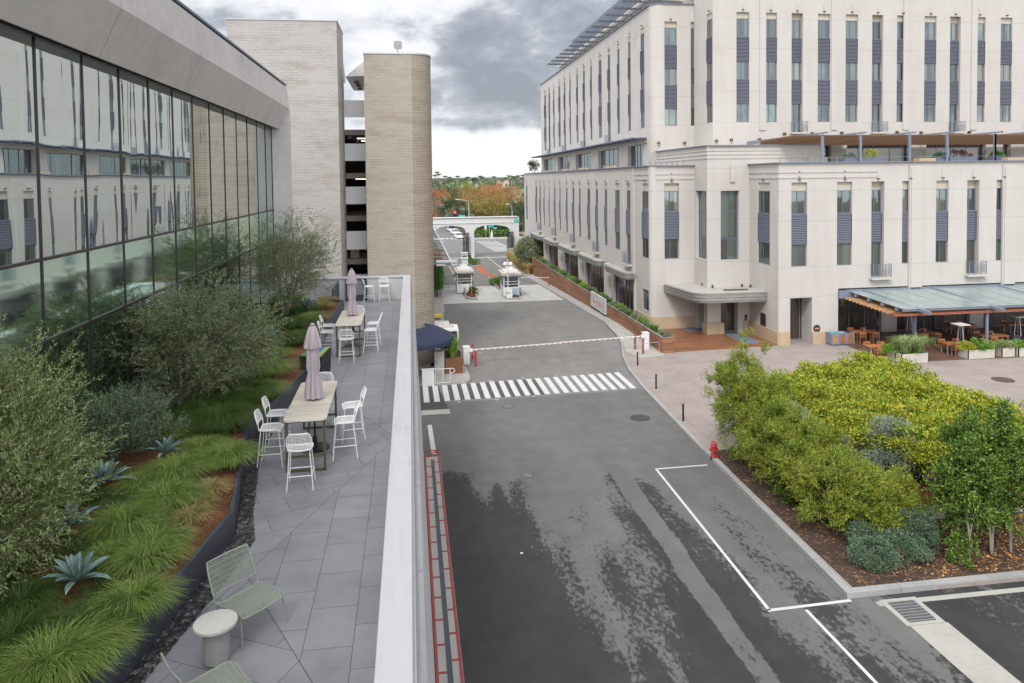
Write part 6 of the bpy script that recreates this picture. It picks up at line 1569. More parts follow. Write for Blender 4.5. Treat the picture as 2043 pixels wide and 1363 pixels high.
# corner garden wall, white house, far roofs
t = thing('garden_wall', 'low brick and pale garden wall on the far street corner', 'wall', (20, 180, -1.6)); mb = MB(); a = onY(945, 472, 181).x; b = onY(978, 472, 181).x; mb.box(a, b, 181, 181.4, -1.6, -.4); mb.box(b + .4, b + 12, 180, 180.4, -1.6, -.7); mb.build('wall', M['white_conc'], t, world=True); mb = MB(); mb.box(b - 2, b + .4, 179.5, 180, -1.6, .2); mb.box(b + .4, b + 8, 179.4, 179.8, -1.6, -1.0); mb.build('brick_end', M['red_wood'], t, world=True)
def house(label, px0, px1, pyb, pyt, y, roofc, wallc=None, zb=-1.75, name='house', dep=9):
    x0, x1 = onY(px0, pyb, y).x, onY(px1, pyb, y).x; zt = onY(px0, pyt, y).z; t = thing(name, label, 'house', ((x0 + x1) / 2, y, zb))
    mb = MB(); mb.box(x0, x1, y, y + dep, zb, zt); mb.build('wall', wallc or M['white_paint'], t, world=True)
    mb = MB(); xm = (x0 + x1) / 2; hh = (x1 - x0) * .18
    mb.poly([(x0 - .4, y - .4, zt), (x1 + .4, y - .4, zt), (x1 + .4, y + dep / 2, zt + hh), (x0 - .4, y + dep / 2, zt + hh)]); mb.poly([(x0 - .4, y + dep + .4, zt), (x0 - .4, y + dep / 2, zt + hh), (x1 + .4, y + dep / 2, zt + hh), (x1 + .4, y + dep + .4, zt)])
    mb.poly([(x0, y, zt), (x0, y + dep / 2, zt + hh - .1), (x0, y + dep, zt)]); mb.poly([(x1, y, zt), (x1, y + dep, zt), (x1, y + dep / 2, zt + hh - .1)]); mb.build('roof', roofc, t, world=True)
    n = max(1, int((x1 - x0) / 4))
    for k in range(n):
        xx = x0 + (k + .5) * (x1 - x0) / n; mb = MB(); mb.box(xx - .6, xx + .6, y - .06, y, zt - 2.2, zt - .8); mb.build('window', M['car_glass'], t, world=True)
terr = simple('terracotta', (.35, .17, .11), .8, var=.2, scale=2); gr = simple('shingle', (.22, .21, .2), .8, var=.2, scale=2); crm = simple('cream_wall', (.6, .56, .5), .8, var=.1)
house('white house with a terracotta roof between the orange tree and the arch', 874, 892, 432, 410, 230, terr, dep=14)
house('low white building behind the arch with a grey roof', 912, 950, 445, 424, 250, gr, dep=16)
house('long pale flat building high on the right behind the trees', 1018, 1052, 405, 385, 420, gr, crm, dep=20)
house('pale house with a red roof half hidden in autumn trees', 950, 985, 420, 404, 330, terr, dep=14)
house('white house on the distant hillside near the podium edge', 1022, 1046, 372, 366, 900, gr, zb=-2, dep=30)
house('dark building with a covered opening left of the white house', 858, 874, 440, 421, 235, gr, M['dark_interior'], dep=14)
# ================================================================ VEGETATION
def nrm(a): return a / np.maximum(np.linalg.norm(a, axis=1, keepdims=True), 1e-9)
def leaf_quads(P, D, L, W, bend=0):
    """diamond leaves at P pointing along D"""
    n = len(P); D = nrm(D); R = nrm(np.cross(D, rng.normal(size=(n, 3))))
    L = np.broadcast_to(np.asarray(L), (n,))[:, None]; W = np.broadcast_to(np.asarray(W), (n,))[:, None]
    N = np.cross(R, D)
    return np.stack([P, P + D * L * .5 + R * W * .5, P + D * L + N * L * bend, P + D * L * .5 - R * W * .5], axis=1)
def sph(n): return nrm(rng.normal(size=(n, 3)))
def crown_pts(c, r, nclump, nleaf, cr, hollow=.55, seed=0, flat=None):
    """clumps spread through an ellipsoid, leaves gathered round each clump"""
    d = sph(nclump); rad = (hollow + (1 - hollow) * rng.random(nclump) ** .6)[:, None]; C_ = np.asarray(c) + d * rad * np.asarray(r)
    if flat is not None: C_[:, 2] = np.maximum(C_[:, 2], flat)
    k = rng.integers(0, nclump, nleaf); off_ = sph(nleaf) * (rng.random(nleaf) ** .5)[:, None] * cr * (.6 + .8 * rng.random(nclump))[k][:, None] * np.array([1, 1, .75])
    P = C_[k] + off_; D = nrm(off_ + .6 * nrm(P - np.asarray(c)) * cr + np.array([0, 0, .15 * cr]) + rng.normal(size=(nleaf, 3)) * .35 * cr); return P, D, C_
def trunk_mb(base, top, r0, r1, limbs=(), n=7):
    mb = MB(); base = Vector(base); top = Vector(top); pts = [base]; k = 5
    for i in range(1, k + 1): p = base.lerp(top, i / k); pts.append(p + Vector((rnd.uniform(-1, 1), rnd.uniform(-1, 1), 0)) * r0 * (1.2 if i < k else 0))
    mb.tube(pts, [r0 + (r1 - r0) * i / k for i in range(k + 1)], n)
    for l in limbs:
        s = pts[min(len(pts) - 1, 2 + rnd.randrange(4))]; e = Vector(l); m = s.lerp(e, .5) + Vector((rnd.uniform(-1, 1), rnd.uniform(-1, 1), rnd.uniform(0, 1))) * (e - s).length * .12
        mb.tube([s, m, e], [r1 * .9, r1 * .6, r1 * .2], 5)
    return mb
def plant(name, label, cat, base, V, mat, mb=None, tmat='bark', group=None, part='foliage', tname='trunk'):
    t = thing(name, label, cat, tuple(base), group=group)
    quads_mesh(part, V, L_[mat], t, off=tuple(base))
    if mb: mb.build(tname, M[tmat], t, world=True, smooth=True)
    return t
def bush(name, label, cat, base, c, r, nclump, nleaf, cr, L, W, mat, group=None, hollow=.5, trunk=True, tmat='bark', flat=None):
    P, D, C_ = crown_pts(c, r, nclump, nleaf, cr, hollow, flat=flat)
    keep = P[:, 2] > base[2] + .02; P, D = P[keep], D[keep]
    V = leaf_quads(P, D, L * (.6 + .8 * rng.random(len(P))), W * (.7 + .6 * rng.random(len(P))))
    mb = None
    if trunk:
        lim = [tuple(C_[i]) for i in rng.integers(0, nclump, 9)]; tr = max(.02, min(r) * .06)
        mb = trunk_mb(base, (c[0], c[1], c[2] - r[2] * .2), tr * 1.3, tr * .7, lim)
    return plant(name, label, cat, base, V, mat, mb, tmat, group)
# sprays: arching twigs carrying narrow leaves (feathery shrubs and olives)
def sprays(C_, ctr, nper, tl, nl, L, W, up=.5, droop=.3, jitter=.5, base_w=.006):
    dd0 = rng.normal(size=(len(C_), 3)) * jitter * .9; C_ = np.repeat(C_, nper, axis=0); dd0 = np.repeat(dd0, nper, axis=0); n = len(C_); o = nrm(C_ - np.asarray(ctr)); d = nrm(o * .9 + np.array([0, 0, up]) + dd0 + rng.normal(size=(n, 3)) * jitter * .6)
    Ls = tl * (.6 + .7 * rng.random(n)); out = []; S0 = C_ + rng.normal(size=(n, 3)) * tl * .25
    lf = []
    for j in range(nl):
        tt = (j + .5) / nl; p = S0 + d * (Ls * tt)[:, None] + np.array([0, 0, -1]) * (droop * Ls * tt ** 2)[:, None]
        side = nrm(np.cross(d, rng.normal(size=(n, 3)))); dd = nrm(d * .8 + side * .75 * (1 if j % 2 else -1) + np.array([0, 0, -.15]))
        lf.append(leaf_quads(p, dd, L * (.7 + .6 * rng.random(n)) * (1.1 - .5 * tt), W))
    e = S0 + d * Ls[:, None] + np.array([0, 0, -1]) * (droop * Ls)[:, None]; m_ = S0 + d * (Ls * .5)[:, None] + np.array([0, 0, -1]) * (droop * Ls * .25)[:, None]
    sd = nrm(np.cross(d, rng.normal(size=(n, 3)))) * base_w
    tw = np.concatenate([np.stack([S0 - sd, S0 + sd, m_ + sd * .8, m_ - sd * .8], axis=1), np.stack([m_ - sd * .8, m_ + sd * .8, e + sd * .3, e - sd * .3], axis=1)])
    return np.concatenate(lf), tw
def spray_tree(name, label, cat, base, c, r, nclump, nper, tl, nl, L, W, mat, up=.5, droop=.3, tmat='bark', group=None, stems=3, hollow=.5, tr=.05, jitter=.5, lean=None, bw=.0035):
    d = sph(nclump); rad = (hollow + (1 - hollow) * rng.random(nclump) ** .7)[:, None]; C_ = np.asarray(c) + d * rad * np.asarray(r) * (1 + .18 * rng.normal(size=(nclump, 1)))
    C_[:, 2] = np.maximum(C_[:, 2], base[2] + .15)
    V, tw = sprays(C_, np.asarray(c) - np.array([0, 0, r[2] * .4]), nper, tl, nl, L, W, up, droop, jitter, bw)
    t = thing(name, label, cat, tuple(base), group=group); quads_mesh('crown', V, L_[mat], t, off=tuple(base)); quads_mesh('twigs', tw, M['twig'], t, off=tuple(base))
    mb = MB(); B = Vector(base)
    for s in range(stems):
        a = 6.28 * s / stems + rnd.random(); top = Vector(c) + Vector((math.cos(a) * r[0] * .35, math.sin(a) * r[1] * .35, -r[2] * .1)); st = B + Vector((math.cos(a), math.sin(a), 0)) * tr * .8
        m1 = st.lerp(top, .35) + Vector((rnd.uniform(-1, 1), rnd.uniform(-1, 1), 0)) * .08; m2 = st.lerp(top, .7) + Vector((rnd.uniform(-1, 1), rnd.uniform(-1, 1), 0)) * .1
        mb.tube([st, m1, m2, top], [tr, tr * .75, tr * .5, tr * .25], 6)
        for i in rng.integers(0, nclump, 7): e = Vector(C_[i]); q = rnd.choice([m1, m2, top]); mb.tube([q, q.lerp(e, .5) + Vector((0, 0, rnd.uniform(0, .1))), e], [tr * .35, tr * .22, tr * .08], 4, cap=False)
    mb.build('trunk', M[tmat], t, world=True, smooth=True); return t
# ---- grass tufts
def tuft(c, r, h, n, w=.007, lean=(0, 0), spread=1.0, droop=.55):
    c = np.asarray(c); a = rng.random(n) * 2 * np.pi; rr = r * .35 * rng.random(n) ** .5; b = c + np.stack([rr * np.cos(a), rr * np.sin(a), np.zeros(n)], 1)
    a2 = a + rng.normal(size=n) * .5; o = np.stack([np.cos(a2), np.sin(a2), np.zeros(n)], 1) * (r * spread * (.35 + .8 * rng.random(n)))[:, None] + np.array([lean[0], lean[1], 0]) * r
    H = h * (.6 + .5 * rng.random(n)); side = nrm(np.cross(o, np.array([0, 0, 1.0])) + 1e-4) * w / 2; segs = 4; q = []
    def pos(t): return b + o * (t ** 1.25) + np.stack([np.zeros(n), np.zeros(n), H * (1.6 * t - (.6 + droop) * t ** 2.2)], 1)
    pr = pos(0); 
    for s in range(segs):
        t1 = (s + 1) / segs; p = pos(t1); w0 = 1 - .8 * (s / segs); w1 = 1 - .8 * t1
        q.append(np.stack([pr - side * w0, pr + side * w0, p + side * w1, p - side * w1], 1)); pr = p
    return np.concatenate(q)
def grass(label, px, py, r, h, n, mat='grass', z=7.29, lean=(.1, -.1), w=.008, name='grass_clump', group='ornamental grass clumps in the terrace planter', droop=.55):
    p = G(px, py, z) if z is not None else GS(px, py)
    t = thing(name, label, 'grass', tuple(p), group=group); quads_mesh('blades', tuft(tuple(p), r, h, n, w, lean, droop=droop), L_[mat], t, off=tuple(p)); return t
gl = [ # px, py (ground), radius, height, blades, material, where
 (100, 1345, .62, .5, 1500, 'grass', 'at the lower left corner of the photo'), (185, 1310, .42, .4, 1100, 'grass', 'near the steel edge at the bottom'), (20, 1290, .5, .42, 900, 'grass_dark', 'under the near olive at the bottom left'),
 (265, 1215, .48, .42, 1500, 'grass', 'just right of the largest agave'), (290, 1130, .5, .4, 1300, 'grass', 'above the mulch patch beside the largest agave'), (190, 1262, .45, .4, 1200, 'grass_dark', 'between the largest agave and the steel edge'),
 (250, 1060, .58, .48, 1600, 'grass', 'big and pale, in the middle of the near planter'), (330, 1010, .55, .48, 1600, 'grass', 'big and pale, left of the red mulch patch'), (215, 1120, .4, .32, 1200, 'grass', 'between the two lower agaves'),
 (350, 955, .6, .5, 1700, 'grass', 'bright and wide, below the small upper agave'), (280, 975, .42, .36, 1200, 'grass', 'beside the agave under the grey-green shrub'), (380, 1040, .32, .3, 500, 'grass_straw', 'small and straw tinted on the red mulch'),
 (400, 1010, .26, .25, 400, 'grass_straw', 'smallest straw tinted one on the mulch'), (355, 1075, .25, .22, 350, 'grass_straw', 'low and dry at the lower end of the mulch'), (415, 985, .35, .3, 600, 'grass_straw', 'straw tinted beside the planter corner'),
 (455, 925, .55, .5, 1700, 'grass', 'spilling over the inner corner of the steel edge'), (400, 905, .5, .42, 1200, 'grass', 'behind the corner clump, below the dark ones'), (440, 850, .6, .45, 1500, 'grass_dark', 'dark and low in the middle bend'),
 (480, 800, .6, .45, 1500, 'grass_dark', 'dark green beside the near table'), (410, 830, .5, .4, 1100, 'grass_dark', 'dark green under the middle olive'), (520, 790, .45, .4, 1200, 'grass', 'along the edge opposite the near table'),
 (530, 750, .55, .48, 1500, 'grass', 'bright tuft before the recycling box'), (480, 745, .5, .4, 1000, 'grass_dark', 'dark tuft right of the middle olive'), (545, 715, .4, .35, 900, 'grass', 'small bright tuft left of the recycling box'),
 (565, 690, .55, .42, 1300, 'grass_dark', 'dark tuft beside the far table'), (600, 680, .5, .4, 1100, 'grass_dark', 'low dark tuft at the second bend'), (585, 655, .55, .42, 1200, 'grass_dark', 'dark tuft below the far agave'),
 (625, 640, .45, .38, 900, 'grass', 'bright tuft in front of the far agave'), (600, 625, .5, .4, 900, 'grass_dark', 'dark tuft left of the far agave'), (640, 615, .4, .32, 700, 'grass_straw', 'dry tuft at the far end of the planter'),
 (560, 610, .5, .45, 900, 'grass_dark', 'dark tuft under the far olive'), (650, 603, .4, .3, 600, 'grass_straw', 'straw tuft on the far mulch'), (590, 600, .5, .4, 700, 'grass', 'green tuft behind the far agave'),
 (325, 880, .45, .38, 900, 'grass', 'behind the small upper agave'), (150, 1000, .35, .3, 900, 'grass_dark', 'dark tuft at the foot of the grey-green shrub'), (45, 1215, .45, .4, 900, 'grass_dark', 'dark tuft left of the largest agave'),
 (310, 1095, .45, .38, 1000, 'grass', 'drooping at the top of the mulch patch')]
for px, py, r, h, n, mat, where in gl:
    if py < 860: r, h, n = r * 1.35, h * 1.3, int(n * 1.5)
    grass(('green' if mat != 'grass_straw' else 'dry') + ' grass clump ' + where, px, py, r, h, n, mat)
# low filler between clumps
Q = []
for _ in range(330):
    y = rnd.uniform(7.5, 31.5); x = rnd.uniform(-6.2, -3.75); Q.append(tuft((x, y, 7.27), .34, .28, 70, .010))
o = quads_mesh('planter_undergrowth', np.concatenate(Q), L_['grass_dark']); tag(o, 'low green undergrowth filling the gaps between clumps in the terrace planter', 'undergrowth', kind='stuff')
# ---- agaves
def agave(label, px, py, size, n=20, tilt=0, z=7.3):
    if size > .3: z = 7.42; size *= 1.12
    p = G(px, py, z); t = thing('agave', label, 'agave', tuple(p), group='blue-green agaves in the terrace planter'); mb = MB(); md = MB()
    for i in range(n):
        a = i * 2.39996 + rnd.uniform(-.15, .15); k = i / n; el = .25 + 1.1 * k; L = size * (1 - .28 * k) * rnd.uniform(.88, 1.08); W = size * .22
        d = Vector((math.cos(a), math.sin(a), 0)); sd = Vector((-math.sin(a), math.cos(a), 0)); N = 8; pl = []
        for j in range(N + 1):
            s = j / N; rr = L * (math.cos(el) * s + .10 * math.sin(math.pi * s) * (1 - k)); zz = L * (math.sin(el) * s - .30 * (1 - k) * s ** 2.5) + .02
            w = W * (.55 + 1.3 * s - 1.0 * s * s) * (1 - s ** 5) * (1 - s * .18) if s < 1 else .002; w = max(w, .002)
            c = d * (rr + size * .03) + Vector((0, 0, zz)); up = Vector((0, 0, 1)) * w * .28 - d * w * .15 * math.sin(el)
            pl.append((c - sd * w * .5 + up, c - sd * w * .12, c + sd * w * .12, c + sd * w * .5 + up))
        for j in range(N):
            A, B = pl[j], pl[j + 1]
            mb.quad(A[0], A[1], B[1], B[0]); md.quad(A[1], A[2], B[2], B[1]); mb.quad(A[2], A[3], B[3], B[2])
    mb.build('leaves', M['agave'], t, smooth=True); md.build('leaf_midribs', M['agave_mid'], t, smooth=True); return t
agave('largest blue-grey agave near the bottom left of the planter', 155, 1160, .44, 20)
agave('small agave poking out beside the near olive', 140, 1052, .45, 15)
agave('agave at the front of the grey-green shrub', 208, 965, .5, 18)
agave('agave just right of the grey-green shrub', 332, 905, .40, 17)
agave('agave half hidden beside the middle olive', 540, 672, .5, 16)
agave('farthest agave, in front of the far olive', 612, 612, .5, 18)
agave('tiny agave rosette on the red mulch', 366, 1078, .14, 10); agave('tiny pale agave at the steel edge below the mulch', 318, 1140, .22, 12); agave('tiny agave on the second mulch patch', 578, 735, .2, 10); agave('tiny agave near the inner planter corner', 428, 968, .16, 9)
# ---- rosemary-like shrub
p = G(220, 905, 7.3)
spray_tree('shrub', 'rounded grey-green shrub against the dark glass, right of the near olive', 'shrub', (p.x, p.y, 7.3), (p.x, p.y + .05, 7.78), (1.0, 1.0, .52), 420, 9, .20, 8, .05, .018, 'rosemary', up=1.0, droop=.0, stems=4, hollow=.7, tr=.03, jitter=.35, tmat='bark', group='grey-green shrubs')
p = G(330, 815, 7.3)
spray_tree('shrub', 'smaller grey-green shrub at the foot of the middle olive', 'shrub', (p.x - .3, p.y, 7.3), (p.x - .3, p.y, 7.6), (.7, .8, .4), 240, 6, .20, 7, .045, .014, 'rosemary', up=1.0, droop=.0, stems=4, hollow=.7, tr=.03, jitter=.35, group='grey-green shrubs')
p = G(100, 940, 7.3)
spray_tree('shrub', 'grey-green shrub seen in part behind the near olive branches', 'shrub', (p.x + .2, p.y, 7.3), (p.x + .3, p.y, 7.55), (.7, .8, .35), 200, 6, .20, 6, .045, .014, 'rosemary', up=1.0, droop=.0, stems=4, hollow=.7, tr=.03, jitter=.35, group='grey-green shrubs')
# ---- olives
spray_tree('olive_tree', 'nearest olive tree filling the left edge of the planter', 'olive tree', (-5.45, 9.9, 7.3), (-5.45, 10.2, 8.75), (.85, 1.0, 1.35), 330, 9, .50, 18, .078, .016, 'olive_bright', up=.55, droop=.25, stems=4, hollow=.45, tr=.05, tmat='grey_bark', group='olive trees in the terrace planter')
p = G(352, 812, 7.3)
spray_tree('olive_tree', 'middle olive tree with a spreading grey-green crown and reddish stems', 'olive tree', (p.x, p.y, 7.3), (p.x + .35, p.y + .5, 8.75), (1.65, 1.6, 1.05), 420, 10, .48, 18, .072, .017, 'olive', up=.5, droop=.3, stems=5, hollow=.4, tr=.05, tmat='grey_bark', group='olive trees in the terrace planter')
p = G(562, 625, 7.3)
spray_tree('olive_tree', 'farthest olive tree standing against the grey block tower', 'olive tree', (-4.9, 29.2, 7.3), (-4.75, 29.3, 9.4), (1.65, 1.5, 1.5), 430, 7, .55, 15, .07, .018, 'olive', up=.5, droop=.3, stems=5, hollow=.35, tr=.055, tmat='grey_bark', group='olive trees in the terrace planter')
# ---- hedge along the garage
def box_leaves(x0, x1, y0, y1, z0, z1, n, rnd_=.25):
    A = [(y1 - y0) * (z1 - z0), (y1 - y0) * (z1 - z0), (x1 - x0) * (z1 - z0), (x1 - x0) * (y1 - y0)]; s = sum(A); out = []; D = []
    for k, (fx_, nn) in enumerate(((0, (-1, 0, 0)), (1, (1, 0, 0)), (2, (0, -1, 0)), (3, (0, 0, 1)))):
        m = int(n * A[k] / s); u = rng.random((m, 3)); P = np.stack([x0 + (x1 - x0) * u[:, 0], y0 + (y1 - y0) * u[:, 1], z0 + (z1 - z0) * u[:, 2]], 1)
        if k == 0: P[:, 0] = x0
        if k == 1: P[:, 0] = x1
        if k == 2: P[:, 1] = y0
        if k == 3: P[:, 2] = z1
        P += rng.normal(size=(m, 3)) * rnd_ * .4; out.append(P); D.append(nrm(np.array(nn) * 1.0 + rng.normal(size=(m, 3)) * .7))
    return np.concatenate(out), np.concatenate(D)
hb = [(81, 91), (91.5, 102), (102.5, 114), (114.5, 126)]
for i, (ya, yb) in enumerate(hb):
    z0, z1 = gz(ya) + .9, gz(ya) + 4.6
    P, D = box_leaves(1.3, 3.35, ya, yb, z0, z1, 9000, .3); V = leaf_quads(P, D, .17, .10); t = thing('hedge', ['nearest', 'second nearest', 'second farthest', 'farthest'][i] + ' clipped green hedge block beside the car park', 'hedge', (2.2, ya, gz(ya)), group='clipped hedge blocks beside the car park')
    quads_mesh('foliage', V, L_['hedge'], t, off=(2.2, ya, gz(ya))); mb = MB(); mb.box(1.5, 3.15, ya + .2, yb - .2, z0 + .1, z1 - .15); mb.build('shaded_core', simple('hedge_shade', (.02, .045, .012), .95), t, world=True)  # solid core box, its dark colour stands in for shade inside the leaves
    mb = MB(); [mb.tube([(2.9, y, gz(y)), (2.9, y, z0 + .3)], .08, 6) for y in (ya + 1, yb - 1)]; mb.build('stems', M['bark'], t, world=True)
# ---- foreground garden bed
bedpts = [(13.0, 19.66), (60, 20.0), (60, 23.6), (16.2, 23.6), (15.4, 30.8), (13.22, 30.8)]
mb = MB(); mb.prism(bedpts, .1, .15); struct('garden_bed', mb, M['soil_bed'])
mb = MB(); mb.box(13.25, 15.4, 30.75, 30.95, .1, .2); struct('bed_kerb', mb, M['kerb'])
# loose leaves on the bed
n = 2600; u = rng.random((n, 2)); P = np.stack([14.2 + u[:, 0] ** .6 * 8, 19.75 + u[:, 1] * 3.4, np.full(n, .165)], 1); D = np.stack([rng.normal(size=n), rng.normal(size=n), rng.normal(size=n) * .15], 1)
L_['fallen'] = leafmat('fallen_leaves', [(.20, .09, .03), (.38, .18, .06), (.5, .32, .12)], .0)
o = quads_mesh('fallen_leaves', leaf_quads(P, D, .10, .05), L_['fallen']); tag(o, 'scattered tan fallen leaves on the dark garden soil', 'leaves', kind='stuff')
# planter seat wall and rust wall behind the bed
t = thing('patio_wall', 'low rust coloured wall with a concrete ledge behind the garden trees', 'wall', (20, 23.6, .12))
mb = MB(); mb.box(16.3, 40, 23.75, 24.0, .12, 1.25); mb.build('wall', M['red_wood'], t, world=True); mb = MB(); mb.box(17.0, 40, 23.25, 23.7, .12, .42); mb.build('ledge', M['concrete'], t, world=True)
mb = MB(); mb.box(15.45, 15.7, 23.9, 30.6, .12, .9); tag(mb.build('patio_wall', M['red_wood']), 'low rust coloured wall behind the feathery shrubs', 'wall')
# feathery shrubs along the kerb
fs = [ # base x,y ; crown centre dz, radii ; label
 (14.35, 30.0, 2.7, (1.1, 1.05, 1.95), 'tallest feathery shrub, next to the fire hydrant'), (14.55, 28.3, 2.3, (1.1, 1.05, 1.65), 'feathery yellow-green shrub second from the hydrant'), (14.3, 26.5, 1.95, (1.1, 1.05, 1.4), 'feathery yellow-green shrub third from the hydrant'),
 (14.6, 24.9, 1.75, (1.15, 1.1, 1.3), 'feathery yellow-green shrub midway along the kerb'), (14.5, 23.2, 1.45, (1.1, 1.05, 1.1), 'feathery shrub with bright yellow tips above the kerb bend'), (15.6, 22.6, 1.15, (1.15, .95, .95), 'feathery shrub behind the blue-green ground shrub'),
 (16.6, 22.7, 1.0, (.9, .8, .75), 'feathery shrub reaching toward the silver tree')]
for x, y, dz, r, lab in fs:
    ncl = int(62 * r[0] * r[2]) + 20; spray_tree('feathery_shrub', lab, 'shrub', (x, y, .14), (x, y, .14 + dz), r, ncl, 20, .46, 14, .13, .024, 'lime2', up=.6, droop=.2, stems=4, hollow=.55, tr=.045, group='feathery shrubs along the garden kerb', jitter=.62)
for x, y, r, h, lab in ((14.0, 29.3, .45, .55, 'small dark green bush at the hydrant'), (14.0, 25.5, .4, .45, 'low dark bush under the feathery shrubs')):
    bush('low_bush', lab, 'bush', (x, y, .14), (x, y, .14 + h * .5), (r, r, h), 30, 1800, .16, .07, .03, 'green')
bg = [(14.35, 20.85, .72, .55, 'front blue-green ground shrub at the kerb corner'), (15.45, 21.0, .8, .62, 'middle blue-green ground shrub in the garden bed'), (16.35, 21.5, .65, .95, 'taller blue-green shrub beside the green trees'), (14.9, 21.7, .7, .6, 'blue-green shrub tucked under the feathery ones')]
for x, y, r, h, lab in bg: bush('ground_shrub', lab, 'shrub', (x, y, .14), (x, y, .14 + h * .5), (r, r * .85, h * .85), 90, 9500, .2, .055, .032, 'bluegreen', group='blue-green ground shrubs', hollow=.6)
# silver tree
bush('silver_tree', 'silvery round-headed tree between the vine pergola and the feathery shrubs', 'tree', (17.3, 24.3, .14), (17.3, 23.95, 2.35), (.98, .85, 1.3), 170, 17000, .28, .10, .026, 'olive_grey', hollow=.4, tmat='grey_bark')
# glossy green trees
tr_ = [(17.5, 20.55, (.85, .8, 1.45), 2.35, 'glossy green tree nearest the blue-green shrubs'), (18.55, 20.8, (1.05, .9, 1.75), 2.55, 'glossy green tree second from the blue-green shrubs'), (19.35, 20.9, (1.0, .9, 1.8), 2.9, 'glossy green tree at the right edge of the photo'), (19.2, 22.6, (1.0, .8, 1.4), 2.5, 'glossy green tree standing against the vine pergola')]
for x, y, r, dz, lab in tr_: spray_tree('green_tree', lab, 'tree', (x, y, .14), (x, y + .1, .14 + dz), (r[0] * .95, r[1] * .95, r[2] * 1.02), 120, 14, .34, 13, .085, .05, 'green', up=.35, droop=.25, stems=2, hollow=.3, tr=.045, group='glossy green trees in the garden bed', jitter=.9, tmat='grey_bark')
for x, y, lab in ((17.05, 20.35, 'low green sprout at the foot of the first glossy tree'), (16.9, 21.6, 'loose green sapling between blue-green shrub and glossy tree')): bush('sapling', lab, 'sapling', (x, y, .14), (x, y, .6), (.4, .4, .5), 22, 1500, .16, .075, .045, 'green')
# vine covered pergola
vp = thing('vine_pergola', 'garden pergola on steel posts buried under a yellow-green vine', 'pergola', (20, 28, .12))
corner = [G(1545, 752, 3.0), G(1740, 722, 3.0), G(2060, 838, 3.0), G(1850, 888, 3.0), G(1735, 862, 3.0), G(1650, 806, 3.0)]
top_poly = [(p.x, p.y) for p in corner]
for x, y in ((16.9, 31.4), (18.5, 24.3), (22.8, 33.6), (19.4, 32.6), (23.3, 26.4), (17.6, 28.0)):
    mb = MB(); mb.box(x - .08, x + .08, y - .08, y + .08, .12, 2.95); mb.build('post', M['frame_metal'], vp, world=True)
mb = MB()
def inpoly(x, y, P):
    c = False; n = len(P)
    for i in range(n):
        (x0, y0), (x1, y1) = P[i], P[(i + 1) % n]
        if (y0 > y) != (y1 > y) and x < (x1 - x0) * (y - y0) / (y1 - y0) + x0: c = not c
    return c
for k in range(5): x = 17.6 + k * 1.2; mb.bar((x, 25.0, 2.6), (x + .3, 32.6 if x > 18 else 31.0, 2.6), .06, .12)
for y in (24.8, 27.5, 30.2): mb.bar((17.2, y, 2.5), (22.6, y, 2.5), .07, .12)
mb.build('beams', M['frame_metal'], vp, world=True)
PPs = []
while len(PPs) < 430:
    x, y = rnd.uniform(15.5, 27), rnd.uniform(21.5, 36)
    if inpoly(x, y, top_poly): PPs.append((x, y, 2.95 + .2 * math.sin(x * 1.7 + y) + rnd.uniform(-.2, .42)))
# edges trail down
for (a, b) in zip(top_poly, top_poly[1:] + top_poly[:1]):
    for _ in range(70): t_ = rnd.random(); PPs.append((a[0] + (b[0] - a[0]) * t_ + rnd.gauss(0, .15), a[1] + (b[1] - a[1]) * t_ + rnd.gauss(0, .15), 2.95 - abs(rnd.gauss(0, .28))))
for _ in range(260):
    x, y = rnd.uniform(15.5, 27), rnd.uniform(21.5, 36)
    if inpoly(x, y, top_poly): PPs.append((x, y, 2.72))
C_ = np.array(PPs); n = 112000; k = rng.integers(0, len(C_), n); o_ = sph(n) * (rng.random(n) ** .5)[:, None] * (.22 + .22 * rng.random(len(C_)))[k][:, None] * np.array([1.15, 1.15, .7]); P = C_[k] + o_; D = nrm(o_ + np.array([0, 0, .12]) + rng.normal(size=(n, 3)) * .18)
V = leaf_quads(P, D, .13 * (.5 + .9 * rng.random(n)), .065)
quads_mesh('vine', V, L_['vine'], vp, off=(20, 28, .12))
mb = MB()
for k in range(16):
    a = rnd.uniform(0, 6.28); b = Vector((18.5 + .14 * math.cos(a), 24.3 + .14 * math.sin(a), .12)); tp = Vector((18.5 + .35 * math.cos(a + 1), 24.3 + .35 * math.sin(a + 1), 2.9)); mb.tube([b, b.lerp(tp, .35) + Vector((rnd.uniform(-.1, .1), rnd.uniform(-.1, .1), 0)), b.lerp(tp, .7) + Vector((rnd.uniform(-.12, .12), rnd.uniform(-.12, .12), 0)), tp], [.04, .03, .03, .02], 5)
mb.build('vine_stems', M['bark'], vp, world=True)
# seating under the pergola
mb = MB(); mb.prism([(16.2, 24.1), (40, 24.1), (40, 31), (15.8, 31)], .12, .128); struct('brick_terrace', mb, simple('brick_paving', (.20, .14, .11), .8, var=.2, usepos=True, scale=3))
for x, y, lab in ((16.9, 27.2, 'rust red lounge bench glimpsed through the feathery shrubs'), (19.5, 26.8, 'rust red bench under the vine pergola')):
    t = thing('garden_bench', lab, 'bench', (x, y, .12)); mb = MB(); mb.box(-.9, .9, -.35, .35, .2, .45); mb.build('seat', M['red_wood'], t); mb = MB(); mb.box(-.9, .9, .28, .38, .45, .95); mb.build('backrest', M['red_wood'], t)
t = thing('grill_umbrella', 'blue-grey umbrella edge under the vine pergola', 'umbrella', (19.2, 25.5, .12)); mb = MB(); mb.lathe([(.95, 2.05), (.9, 2.2), (.05, 2.6)], n=8); mb.build('canopy', M['slate_metal'], t); mb = MB(); mb.tube([(0, 0, 0), (0, 0, 2.5)], .03, 6); mb.build('pole', M['black'], t)
